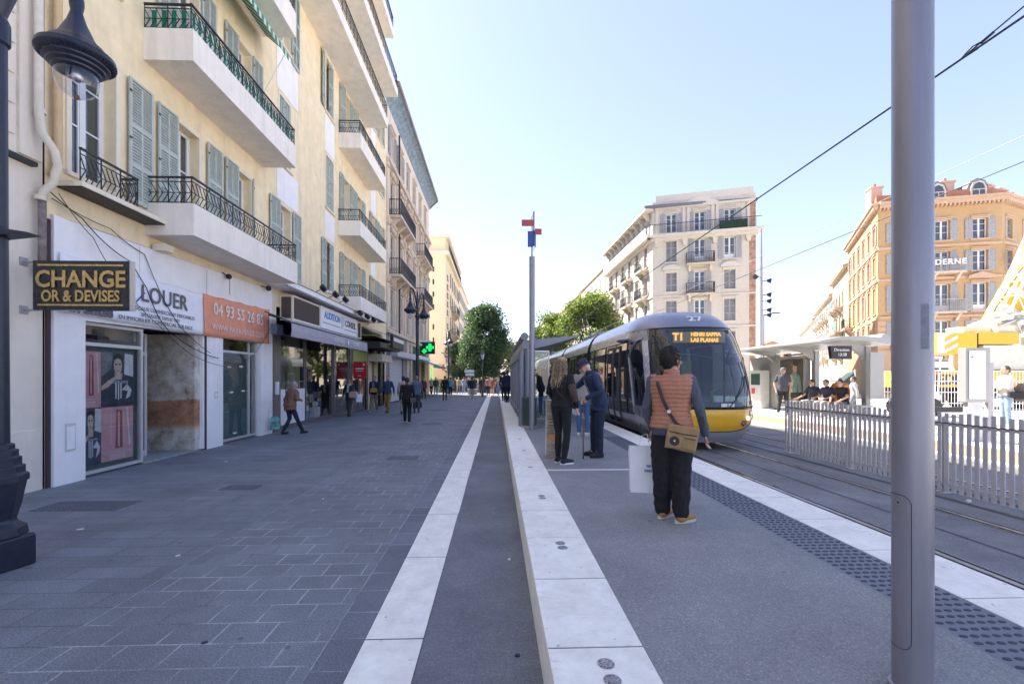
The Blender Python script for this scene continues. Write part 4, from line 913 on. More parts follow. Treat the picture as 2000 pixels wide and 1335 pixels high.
for (a, b) in ((.9, 6.3), (10.6, 15.6)):
    iron_balcony(F, a, b, 8.35, .78); iron_balcony(F, a, b, 12.15, .78)
mb = MB().use(M_IRON).cyl((2.95, -.22, 4.7), (2.95, -.22, 18.3), .06); mb.build('downpipe', M=F.M(0, 0), parent=cb)
# its ground-floor shops
mb = MB().use(mat('blue_grey_shopfront', (.16, .19, .24), rough=.5)).box(0, .9, -.03, .3, 0, 4.5).box(5.2, 6.3, -.03, .3, 0, 4.5).box(.9, 5.2, .12, .3, 3.2, 4.5).use(M_STONE).box(6.3, 7.2, -.08, .3, 0, 4.5).box(8.0, 8.6, -.08, .3, 0, 4.5).box(17.2, 18.2, -.05, .3, 0, 4.5)
mb.use(M_FR2).box(7.2, 8.0, .2, .28, 0, 4.4).use(mat('dim_shop', (.1, .1, .1), rough=.6)).box(8.6, 17.2, .25, .3, 0, 4.3).use(mat('peach_panel', (.7, .45, .3), rough=.7)).box(12.5, 14.0, .1, .24, 0, 3.4).box(15.5, 17.2, .0, .24, 0, 3.6)
mb.build('shopfront', M=F.M(0, 0), parent=cb)
mb = MB().use(mat('roller_white', (.62, .62, .66), rough=.5, var=.08))
for k in range(30): z = .06 + k * .103; mb.prism([(.10, z), (.07, z + .05), (.10, z + .1)], 4.3, 'x', .9)
mb.build('roller_shutter', M=F.M(0, 0), parent=cb)
mb = MB().use(mat('slate_window', (.15, .18, .22), rough=.3)).box(1.0, 5.1, .08, .12, 3.3, 4.45).use(M_WHT)
for x in (1.3, 2.6, 3.4, 3.9): mb.box(x, x + .08, .06, .08, 3.4, 4.4)
mb.build('upper_shop_window', M=F.M(0, 0), parent=cb)
t = MB().use(mat('folded_awning', (.55, .53, .56), rough=.8, var=.15)).box(WX + .05, WX + .6, 29.2, 36.0, 3.02, 3.42).build('shop_awning', bevel=.05); tag(t, 'folded pale awning above the white roller shutter', 'awning')
ph = thing('pharmacy_cross', 'green pharmacy cross sign sticking out from the beige building', 'sign', (WX + .9, 41, 3.6))
M_GRN = mat('cross_green', (.0, .25, .08), rough=.3, emit=(.0, .55, .06), estr=.8)
mb = MB().use(M_BLACK).box(WX + .05, WX + 1.35, 41.05, 41.25, 3.8, 4.9); mb.build('sign_case', parent=ph)
mb = MB().use(M_GRN)
for q in range(2):
    cx, cz = WX + (.42 if q == 0 else .92), 4.05 + .33 * q; r = .20 if q == 0 else .33
    for (a, b, c, d) in ((-r, r, -r/3, r/3), (-r/3, r/3, -r, -r/3), (-r/3, r/3, r/3, r)): mb.box(cx + a, cx + b, 40.98, 41.04, cz + c, cz + d)
mb.build('cross', parent=ph)
mb = MB().use(M_GRN).box(WX + .9, WX + 1.0, 42, 42.05, 1.6, 2.7); o = mb.build('neon_strip'); tag(o, 'vertical green neon strip below the teal awning', 'sign')
ta = thing('teal_awning', 'teal slanted pharmacy awning with a pale upper edge', 'awning', (WX, 43, 3))
mb = MB().use(mat('teal_cloth', (.0, .26, .22), rough=.7)).add([(WX + .1, 37.5, 3.25), (WX + .1, 45.5, 3.25), (WX + 1.7, 45.5, 2.7), (WX + 1.7, 37.5, 2.7)], [(0, 1, 2, 3)]).add([(WX + 1.7, 37.5, 2.7), (WX + 1.7, 45.5, 2.7), (WX + 1.7, 45.5, 2.5), (WX + 1.7, 37.5, 2.5)], [(0, 1, 2, 3)]); mb.build('cloth', parent=ta)
mb = MB().use(M_WHT).box(WX + .02, WX + .3, 37.4, 45.6, 3.27, 3.6); mb.build('awning_case', parent=ta)
mb = MB().use(M_WHT).box(WX + .02, WX + 1.3, 38.9, 39.1, 4.7, 4.85); mb.build('bracket', parent=ph)

# cream hotel-like building after the side street
hb = thing('hotel_building', 'pale yellow building with dark glazed squares down its corner, beyond the side street', 'building', (WX, 70, 0))
M_HOT = mat('hotel_render', (.84, .70, .48), rough=.85, var=.08); M_PEACH = mat('peach_base', (.82, .60, .38), rough=.85, var=.06)
mb = MB().use(M_HOT).box(WX - 16, WX, 62, 84, 3.6, 20.6).use(M_PEACH).box(WX - 16, WX + .03, 61.95, 84, 0, 3.5).use(M_CREAM).box(WX - 16, WX + .5, 61.5, 84.2, 18.3, 18.75).box(WX - 16, WX + .3, 61.7, 84, 3.5, 3.65).box(WX - 16.2, WX + .5, 61.6, 84.2, 20.6, 21.1)
mb.build('wall', parent=hb)
mb = MB().use(M_BLACK)
for i, z in enumerate((15.3, 14.0, 12.8, 11.6, 10.4, 8.5, 7.2)):
    mb.box(WX + .0, WX + .06, 63.8, 65.2, z, z + .72)
for z in (16, 14.3, 12.6, 10.9, 8.2, 6.4): mb.box(WX - 1.75, WX - 1.55, 61.94, 62, z, z + .7)
mb.use(M_WHT)
for i, z in enumerate((15.3, 14.0, 12.8, 11.6, 10.4, 8.5, 7.2)): mb.box(WX + .061, WX + .07, 64.2, 64.8, z + .2, z + .5)
mb.build('small_window', parent=hb)
F = Facade(hb, (WX, 62, 0), U, N)
for a in (6.2, 9, 12, 15, 18, 20.5):
    for z in (5.2, 8.6, 11.9, 15.1): place(simple_window('closed', 1.1, 2.1, M_SHUTG), 'window', F.M(a, z, .06), hb)
for a, b in ((8.2, 13),): 
    for z in (8.2, 11.5, 5.0): iron_balcony(F, a, b, z, .9)
mb = MB().use(M_IRON)
for i in range(60): mb.box(i * .36, i * .36 + .03, -.45, -.42, 18.75, 19.8)
mb.box(0, 22, -.46, -.41, 19.8, 19.86); mb.box(-.4, 22, -.6, -.55, 18.78, 18.8); mb.build('roof_railing', M=F.M(0, 0), parent=hb)
mb = MB().use(mat('wrought_panel', (.35, .28, .28), rough=.7)).box(62, 84, -.5, -.1, 3.7, 4.6); mb.build('long_balcony', M=FY.M(0, 0), parent=hb)
def far_block(label, x0, x1, y0, y1, h, m, face, ground=None, roof=True, group=None, rows=5, sp=2.6):
    t = thing('street_building', label, 'building', ((x0 + x1)/2, y0, 0), group)
    mb = MB().use(m).box(x0, x1, y0, y1, 0, h).use(M_CREAM).box(x0 - .3, x1 + .3, y0 - .3, y1 + .3, h, h + .35); mb.build('wall', parent=t)
    mb = MB().use(M_TERRA).prism([(x0 - .3, h + .36), ((x0 + x1)/2, h + 2.2), (x1 + .3, h + .36)], y1 - y0 + .4, 'y', y0 - .2); mb.build('roof', parent=t)
    xx = x1 if face > 0 else x0; k = int((y1 - y0) / sp); k2 = int((x1 - x0) / 3.) if y0 < 120 and not (62 < y0 and face > 0) else 0
    F1 = Facade(t, (xx, y0 if face > 0 else y1, 0), (0, face, 0), (face, 0, 0)); F2 = Facade(t, (x0, y0, 0), (1, 0, 0), (0, -1, 0))
    for z in [4.5 + (h - 5) / rows * i for i in range(rows)]:
        for i in range(k): place(simple_window('closed', 1.1, 1.9, M_SHUTG), 'window', F1.M((i + .5) * (y1 - y0) / k - .55, z, .05), t)
        for i in range(k2): place(simple_window('closed', 1.1, 1.9, M_SHUTG), 'window', F2.M((i + .5) * (x1 - x0) / k2 - .55, z, .05), t)
    return t
far_block('cream building farther down the avenue on the left, after the yellow one', -24, -6.9, 84.5, 112, 19.5, M_CREAM, 1)
far_block('distant pale block on the left side of the avenue behind the trees', -24, -6.6, 113, 150, 18, M_HOT, 1, rows=4)
far_block('farthest building on the left side of the avenue', -24, -6, 151, 260, 17, M_CREAM, 1, rows=4, sp=4)
# ------------------------------------------------------------------ right-hand buildings
def nu(u): u = Vector(u).normalized(); return (u.y, -u.x, 0)
def solid(name, poly, z0, z1, m, parent): mb = MB().use(m).prism(poly, z1 - z0, 'z', z0); return mb.build(name, parent=parent)
M_WB = mat('white_building_render', (.60, .545, .465), rough=.85, var=.08, dirt=.15, dcol=(.40, .33, .27)); M_WBT = mat('white_trim', (.62, .57, .50), rough=.8, var=.08)
M_ORG = mat('orange_render', (.50, .33, .175), rough=.85, var=.10, bump=.1, dirt=.12, dcol=(.35, .2, .12)); M_ORT = mat('peach_trim', (.56, .39, .27), rough=.8, var=.08)
M_SLATE = mat('slate_roof', (.16, .17, .20), rough=.6, var=.2)
C = Vector((15.5, 44.6, 0)); Rr = Vector((24.3, 41.8, 0)); Lf = Vector((15.2, 61.0, 0)); Bk = Vector((28.5, 58, 0))
wbd = thing('corner_building', 'pale corner building with iron balconies and a long top-floor balcony, behind the tram', 'building', (20, 48, 0))
u1 = Rr - C; L1 = u1.length
F = far_facade(wbd, C, u1, nu(u1), L1, 0, 19, [1.75, 4.35, 7.0], [(3.9, 6.1), (7.1, 9.2), (10.1, 11.95), (13.0, 15.05), (15.9, 17.7)], M_WB, M_SHUTG, M_WBT, kinds='scccssssoocccoo', wid=1.0)
mb = MB().use(M_WBT)
mb.box(-.5, L1 + .5, -.75, 0, 15.35, 15.62).box(-.2, L1 + .2, -.35, 0, 15.1, 15.35).box(0, L1, -.10, 0, 9.55, 9.7).box(0, L1, -.10, 0, 6.5, 6.65).box(.2, L1 - .1, -.3, 0, 18.2, 18.4).box(.25, L1 - .2, -.02, .4, 18.95, 19.6)
for c in (1.75, 7.0):
    mb.prism([(c - .85, 12.2), (c + .85, 12.2), (c + .8, 12.42), (c + .4, 12.62), (c, 12.7), (c - .4, 12.62), (c - .8, 12.42)], .3, 'y', -.3).box(c - .6, c + .6, -.08, 0, 12.02, 12.2)
mb.prism([(2.7, 18.4), (6.1, 18.4), (4.4, 19.25)], .2, 'y', -.28)
for x in (2.9, 3.3, 5.5, 5.9, .4, 8.6): mb.box(x - .13, x + .13, -.12, 0, 15.7, 18.2)
for x in (.4, 3.0, 5.7, 8.6): mb.prism([(x - .25, 15.1), (x + .25, 15.1), (x + .15, 14.5), (x - .15, 14.5)], .25, 'y', -.27)
mb.build('stone_trim', M=F.M(0, 0), parent=wbd)
mb = MB().use(mat('stained_quoins', (.45, .26, .18), rough=.9, var=.6, nscale=2.2)).box(L1 - .55, L1 + .003, -.015, 0, 0, 15.0).box(L1 - .7, L1 + .003, -.015, 0, 15.7, 18.1); mb.build('stained_corner', M=F.M(0, 0), parent=wbd)
iron_balcony(F, 3.1, 5.6, 12.65, .7, 1.0); iron_balcony(F, 3.1, 5.6, 9.75, .7, 1.0)
mb = MB().use(M_IRON)
for i in range(64): mb.box(i * .15 - .3, i * .15 - .28, -.68, -.66, 15.62, 16.55)
mb.box(-.35, L1 + .4, -.69, -.65, 16.55, 16.6).use(mat('green_screen', (.02, .055, .035), rough=.9)).box(6.0, 8.4, -.64, -.62, 15.65, 16.45); mb.build('top_railing', M=F.M(0, 0), parent=wbd)
u2 = C - Lf; L2 = u2.length
F = far_facade(wbd, Lf, u2, nu(u2), L2, 0, 18.2, [1.3, 3.9, 6.5, 9.1, 11.7, 14.5], [(7.1, 9.2), (10.1, 11.95), (13.0, 15.05), (15.9, 17.4)], M_WB, M_SHUTG, M_WBT, kinds='cocsco', wid=1.0)
mb = MB().use(M_WBT).box(-.4, L2 + .5, -.75, 0, 15.35, 15.62).box(0, L2, -.12, 0, 9.55, 9.7).box(0, L2, -.3, 0, 15.1, 15.35).box(-.4, L2 + .3, -.9, 0, 18.1, 18.3)
for i in range(10): x = .7 + i * 1.65; mb.prism([(-.8, 18.09), (-.1, 18.09), (-.1, 17.3), (-.35, 17.5)], .2, 'x', x)
mb.build('stone_trim', M=F.M(0, 0), parent=wbd)
for a in (2.9, 8.0, 13.0):
    for z in (9.75, 12.65, 6.7): iron_balcony(F, a, a + 2.1, z, .8, 1.)
mb = MB().use(mat('balcony_glass', (.45, .52, .6), rough=.2)).box(0, L2, -.72, -.70, 15.65, 16.5).use(M_IRON).box(0, L2, -.74, -.69, 16.5, 16.55); mb.build('top_railing', M=F.M(0, 0), parent=wbd)
mb = MB().use(M_SLATE).prism([(C.x - .9, C.y - .3), (C.x + .6, C.y - .8), (Rr.x + .2, Rr.y), (Bk.x, Bk.y), (Lf.x - .9, Lf.y)], .25, 'z', 18.31); mb.build('roof', parent=wbd)
solid('body', [(C.x + .3, C.y + .4), (Rr.x - .02, Rr.y + .35), (Bk.x, Bk.y), (Lf.x + .4, Lf.y - .02)], 0, 18.3, M_WB, wbd)
mb = MB().use(M_WBT).box(19, 21.5, 45.5, 47, 18.6, 20.2).box(16.8, 17.6, 50, 51, 18.6, 19.6); mb.build('chimney', parent=wbd)
far_block('pale block next along the avenue beyond the corner building on the right', 15.8, 28, 61.5, 84, 17.6, mat('avenue_stone', (.50, .44, .36), rough=.85), -1)
far_block('lower sunlit block far down the avenue on the right above the green trees', 15.6, 28, 85, 119, 17.2, mat('avenue_stone'), -1, rows=4)
far_block('farthest right-hand block closing the avenue', 13.8, 28, 120, 230, 17.5, mat('avenue_stone'), -1, rows=4, sp=4)
far_block('faraway pale block closing the end of the avenue', -12, 11, 300, 330, 15, M_CREAM, -1, rows=4, sp=4)

# orange building
P0 = Vector((33.2, 38.5, 0)); P1 = Vector((41.8, 36.2, 0)); P2 = Vector((50, 39.4, 0)); PL = Vector((41.1, 51.8, 0))
ob = thing('orange_building', 'orange rendered building with grey shutters, dormers and chimneys on the right', 'building', (38, 42, 0))
ua = P1 - P0; La = ua.length
ROWS = [(4.5, 6.5), (7.3, 9.6), (10.65, 12.35), (13.3, 15.0)]
F = far_facade(ob, P0, ua, nu(ua), La, 0, 16.6, [1.7, 4.75, 7.4], ROWS, M_ORG, M_SHUTG, M_ORT, kinds='s', wid=1.05)
mb = MB().use(M_ORT).box(0, La, -.14, 0, 10.0, 10.2).box(0, La, -.14, 0, 12.75, 12.95).box(0, La, -.2, 0, 6.75, 6.95).box(0, La + .4, -.35, 0, 16.3, 16.6).box(0, La + .5, -.5, 0, 16.6, 16.8).box(0, La, -.03, 0, 0, 4.0)
for i in range(30): mb.box(i * .3, i * .3 + .13, -.34, 0, 16.1, 16.3)
for z in (4.4, 4.9, 5.4, 5.9, 6.4): mb.box(0, .9, -.03, 0, z - .2, z + .15)
mb.prism([(6.4, 9.95), (8.4, 9.95), (8.3, 10.2), (7.4, 10.5), (6.5, 10.2)], .25, 'y', -.27)
mb.build('stone_trim', M=F.M(0, 0), parent=ob)
iron_balcony(F, 3.7, 6.0, 10.55, .8, .95, col=mat('pale_railing', (.42, .43, .45), rough=.5)); iron_balcony(F, 3.7, 6.0, 7.2, .8, 1., col=mat('pale_railing'))
text('MODERNE', tuple(Vector(F.o) + F.u * 4.22 + F.n * .92 + Vector((0, 0, 11.25))), F.u, F.n, .64, M_WHT, ob, depth=.03, bold=.015, spacing=1.15)
mb = MB().use(M_BLACK).box(1.0, 6.0, -.16, -.035, 3.95, 4.45).use(mat('beige_band', (.55, .42, .28), rough=.7)).box(1.0, La - .5, -.12, -.035, 3.15, 3.85).use(mat('shop_dark_glass', (.05, .06, .07), rough=.1)).box(1.0, La - .5, -.06, -.031, .3, 3.1)
mb.use(M_WHT).box(3.5, 7.2, -.08, -.062, 2.5, 3.05).box(3.5, 7.0, -.08, -.062, 1.9, 2.35).use(mat('red_strip', (.6, .05, .05), rough=.5)).box(3.5, 7.2, -.085, -.062, 1.6, 1.72); mb.build('shopfront', M=F.M(0, 0), parent=ob)
text('Pharmacie de la Cité', tuple(Vector(F.o) + F.u * 4.85 + F.n * .13 + Vector((0, 0, 3.48))), F.u, F.n, .72, mat('maroon_letters', (.10, .02, .05), rough=.5), ob, depth=.02, bold=.02)
text('AGE', tuple(Vector(F.o) + F.u * 4.3 + F.n * .17 + Vector((0, 0, 4.2))), F.u, F.n, .5, M_WHT, ob, depth=.01, bold=.02)
ub = P2 - P1; Lb = ub.length
F = far_facade(ob, P1, ub, nu(ub), Lb, 0, 16.6, [1.2, 4.2, 7.2], ROWS, M_ORG, M_SHUTG, M_ORT, kinds='cccc', wid=1.05)
mb = MB().use(M_ORT).box(0, Lb, -.14, 0, 10.0, 10.2).box(0, Lb, -.14, 0, 12.75, 12.95).box(0, Lb, -.35, 0, 16.3, 16.6).box(0, Lb, -.5, 0, 16.6, 16.8).box(0, Lb, -.03, 0, 0, 4.0)
for i in range(28): mb.box(i * .3, i * .3 + .13, -.34, 0, 16.1, 16.3)
mb.build('stone_trim', M=F.M(0, 0), parent=ob)
mb = MB().use(M_BLACK).box(.2, 1.6, -1.3, -.9, 10.9, 11.8); mb.build('hanging_sign', M=F.M(0, 0), parent=ob)
text('HOTEL', tuple(Vector(F.o) + F.u * .95 + F.n * 1.31 + Vector((0, 0, 11.35))), F.u, F.n, .42, M_WHT, ob, depth=.01, bold=.01)
uc = P0 - PL; Lc = uc.length
F = far_facade(ob, PL, uc, nu(uc), Lc, 0, 16.6, [1.5, 4.1, 6.7, 9.3, 11.9, 14.2], ROWS, M_ORG, M_SHUTG, M_ORT, kinds='cccsc', wid=1.0)
mb = MB().use(M_ORT).box(0, Lc, -.14, 0, 10.0, 10.2).box(0, Lc, -.14, 0, 12.75, 12.95).box(0, Lc + .3, -.35, 0, 16.3, 16.6).box(-.2, Lc + .4, -.5, 0, 16.6, 16.8); mb.build('stone_trim', M=F.M(0, 0), parent=ob)
iron_balcony(F, 1.0, 3.4, 7.2, .8, 1.)
solid('body', [(P0.x + .3, P0.y + .35), (P1.x, P1.y + .35), (P2.x, P2.y + .35), (50, 52), (PL.x + .4, PL.y)], 0, 16.7, M_ORG, ob)
mb = MB().use(M_TERRA); mb.prism([(P0.x + .4, P0.y + .6), (P1.x, P1.y + .7), (P2.x, P2.y + .7), (50, 50), (PL.x + .6, PL.y - .4)], .9, 'z', 16.81); mb.build('roof', parent=ob)
uv = ua.normalized(); nv = Vector(nu(ua))
for k in (4.8, 7.7):
    p = P0 + uv * k - nv * .9; M = frameM((p.x, p.y, 16.8), uv, nv)
    mb = MB().use(M_SLATE).prism([(-.75, 0), (.75, 0), (.75, 1.0), (.53, 1.55), (0, 1.8), (-.53, 1.55), (-.75, 1.0)], 2.0, 'y', -.2)
    mb.use(M_WBT).prism([(-.58, .05), (.58, .05), (.58, .95), (.4, 1.4), (0, 1.6), (-.4, 1.4), (-.58, .95)], .1, 'y', -.3).use(M_PANE).prism([(-.42, .15), (.42, .15), (.42, .9), (.3, 1.25), (0, 1.4), (-.3, 1.25), (-.42, .9)], .03, 'y', -.34)
    mb.use(M_WBT).box(-.42, .42, -.37, -.345, .75, .82).box(-.03, .03, -.37, -.345, .15, .75); mb.build('dormer', M=M, parent=ob)
for k, w in ((6.2, 1.0), (.8, .9)):
    p = P0 + uv * k - nv * 1.8; mb = MB().use(mat('pale_chimney', (.62, .42, .32), rough=.8)).box(-w/2, w/2, 0, .9, 0, 1.9).box(-w/2 - .08, w/2 + .08, -.08, .98, 1.9, 2.05).use(M_TERRA).cyl((0, .4, 2.05), (0, .4, 2.4), .13)
    mb.build('chimney', M=frameM((p.x, p.y, 16.9), uv, nv), parent=ob)
uw = ub.normalized(); nw = Vector(nu(ub))
for k, w in ((1.0, 1.8), (3.6, 1.6)):
    p = P1 + uw * k - nw * 1.2; mb = MB().use(mat('pale_chimney')).box(-w/2, w/2, 0, .9, 0, 1.2).box(-w/2 - .08, w/2 + .08, -.08, .98, 1.2, 1.35); mb.build('chimney', M=frameM((p.x, p.y, 17.0), uw, nw), parent=ob)
# lit row of buildings along the diagonal street
dd = (PL - P0).normalized(); pos = PL.copy()
for i, (L, h, lab, m) in enumerate(((13, 14.6, 'sunlit cream building with small balconies, first beyond the orange building', mat('sunlit_ochre', (.50, .38, .25), rough=.85)), (24, 13.2, 'second sunlit building along the diagonal street beyond the orange one', mat('sunlit_stone', (.46, .38, .29), rough=.85)), (40, 12.5, 'third and far pale block along the diagonal street', mat('sunlit_stone')), (80, 11.5, 'faint farthest row of houses at the end of the diagonal street', M_CREAM))):
    t = thing('street_building', lab, 'building', tuple(pos)); q = pos + dd * L; u = pos - q
    rows = [(4.6, 6.4), (7.6, 9.5), (10.7, 12.3)]; st = 2.6 if i < 2 else 5
    F = far_facade(t, q, u, nu(u), u.length, 0, h, [1.5 + st * k for k in range(int((L - 1.5) / st))], rows, m, M_SHUTG, M_WBT, kinds='cocc', wid=1.1, side_shut=False, trims=i < 2)
    mb = MB().use(m).box(0, L, .3, 10, 0, h).box(-.2, L, -.5, 10, h, h + .3).use(M_TERRA).prism([(-.5, h + .31), (4, h + 1.6), (9.5, h + .31)], L, 'x', 0.); mb.build('body', M=F.M(0, 0), parent=t)
    if i < 2:
        for a in range(2, int(L) - 3, 5):
            for z in (4.5, 7.4, 10.5): iron_balcony(F, a, a + 2.3, z, .9, .9, col=mat('pale_railing'))
        mb = MB().use(mat('teal_blind', (.12, .32, .30), rough=.8)).box(L - 4, L - 2, -.95, -.9, 7.5, 8.4).box(L - 8.5, L - 6, -.95, -.9, 10.6, 11.4); mb.build('balcony_screen', M=F.M(0, 0), parent=t)
    pos = q.copy()
t = thing('street_building', 'low distant pink and cream houses between the mast and the diagonal street', 'building', (58, 130, 0))
mb = MB().use(mat('pale_pink_render', (.62, .45, .40), rough=.85)); 
for i, (x, w, h) in enumerate(((88, 9, 12), (98, 8, 10.5), (107, 9, 13), (117, 8, 11))): mb.box(x, x + w, 150 + i * 3, 160, 0, h)
mb.build('wall', parent=t)
mb = MB().use(M_TERRA)
for i, (x, w, h) in enumerate(((88, 9, 12), (98, 8, 10.5), (107, 9, 13), (117, 8, 11))): mb.prism([(x - .4, h + .02), (x + w / 2, h + 2), (x + w + .4, h + .02)], 12, 'y', 149 + i * 3)
mb.build('roof', parent=t)

# ------------------------------------------------------------------ trees
def leafmat(name, col, tr=.35):
    m = bpy.data.materials.new(name); m.use_nodes = True; n = m.node_tree.nodes; l = m.node_tree.links; b = n['Principled BSDF']
    gi = n.new('ShaderNodeNewGeometry'); rp = n.new('ShaderNodeValToRGB'); rp.color_ramp.elements[0].color = (*[c * .55 for c in col], 1); rp.color_ramp.elements[1].color = (*[c * 1.5 for c in col], 1)
    l.new(gi.outputs['Random Per Island'], rp.inputs[0]); l.new(rp.outputs[0], b.inputs['Base Color']); b.inputs['Roughness'].default_value = .5
    t = n.new('ShaderNodeBsdfTranslucent'); mx = n.new('ShaderNodeMix'); mx.data_type = 'RGBA'; mx.blend_type = 'MULTIPLY'; mx.inputs[0].default_value = 1; l.new(rp.outputs[0], mx.inputs[6]); mx.inputs[7].default_value = (1.5, 1.7, .8, 1); l.new(mx.outputs[2], t.inputs[0])
    ms = n.new('ShaderNodeMixShader'); ms.inputs[0].default_value = tr; l.new(b.outputs[0], ms.inputs[1]); l.new(t.outputs[0], ms.inputs[2]); l.new(ms.outputs[0], n['Material Output'].inputs[0]); return m
M_LFD = leafmat('plane_leaf', (.055, .10, .058)); M_LFL = leafmat('young_leaf', (.15, .19, .06), .4); M_BARK = mat('bark', (.14, .12, .10), rough=.9, var=.3, bump=.5, bscale=12)
def tree(label, x, y, z0, top, rx, cz, m, n=13000, leaf=.17, seed=1, trunk_r=.17, group=None, clumps=26, egg=.0):
    rnd = random.Random(seed); t = thing('street_tree', label, 'tree', (x, y, z0), group)
    rz = (top - cz); low = cz - (cz - z0) * .72
    mb = MB().use(M_BARK); fork = z0 + (cz - z0) * .55
    mb.tube([(x, y, z0), (x + .05, y, z0 + 1), (x - .03, y + .05, fork)], [trunk_r * 1.25, trunk_r, trunk_r * .8], 9)
    cl = []
    for i in range(clumps):
        a = rnd.uniform(0, 6.283); v = rnd.uniform(-1, 1); rr = rnd.uniform(.35, .86) * math.sqrt(max(0, 1 - v * v * .85)); hz = rz if v > 0 else (cz - low)
        wv = rx * (1 - egg * max(0, v)); c = Vector((x + wv * rr * math.cos(a), y + wv * rr * math.sin(a), cz + hz * v * .86)); cl.append((c, rnd.uniform(.28, .46) * rx))
        if i < 14:
            s = Vector((x, y, fork)); mid = s.lerp(c, .5) + Vector((0, 0, .3)); mb.tube([s, mid, c], [trunk_r * .55, trunk_r * .32, .02], 6)
    mb.build('trunk', parent=t, smooth=True)
    mb = MB().use(m); vs = []; fs = []
    for i in range(n):
        c, r = cl[rnd.randrange(len(cl))]
        d = Vector((rnd.gauss(0, 1), rnd.gauss(0, 1), rnd.gauss(0, 1))).normalized() * (r * (rnd.random() ** .45) * 1.15)
        d.z *= .8; p = c + d; k = len(vs); s = leaf * rnd.uniform(.8, 1.6)
        a = Vector((rnd.gauss(0, 1), rnd.gauss(0, 1), rnd.gauss(0, .6))).normalized(); b = a.cross(Vector((rnd.gauss(0, 1), rnd.gauss(0, 1), rnd.gauss(0, 1)))).normalized()
        vs += [p - a * s * .5, p + b * s * .35, p + a * s * .5, p - b * s * .35]; fs.append((k, k + 1, k + 2, k + 3))
    mb.add(vs, fs); mb.build('crown', parent=t, fix=False)
    return t
tree('big dark green egg-shaped tree in the middle of the avenue', -1.35, 52, 0, 9.8, 3.0, 5.9, M_LFD, 30000, .20, 3, egg=.30, clumps=70)
tree('dark low tree between the big tree and the yellow building corner', -4.7, 58, 0, 5.9, 2.1, 4.1, M_LFD, 6000, .2, 5)
tree('tree further down the avenue behind the big dark tree', .5, 72, 0, 8.5, 3.2, 5.4, M_LFL, 7000, .25, 6)
tree('small tree near the left facades farther along the avenue', -5.3, 82, 0, 7.5, 2.6, 4.8, M_LFD, 5000, .25, 7)
tree('dark slim tree by the hotel entrance', -5.2, 66, 0, 6.2, 1.7, 4.2, M_LFD, 3500, .22, 8)
tree('tall sunlit light green tree beside the pale corner building', 9.9, 48, 0, 10.3, 3.3, 6.7, M_LFL, 20000, .2, 11, clumps=42)
tree('lower sunlit light green tree left of the taller one, above the shelter roof', 6.6, 53, 0, 9.2, 2.7, 6.2, M_LFL, 12000, .2, 12, clumps=30)
tree('sunlit tree at the far right edge of the green pair near the pale balconies', 13.6, 52, 0, 8.2, 2.2, 5.8, M_LFL, 8000, .2, 13)
tree('distant light green tree behind the far end of the tram', 7.5, 74, 0, 9, 3.4, 5.6, M_LFL, 7000, .26, 14)

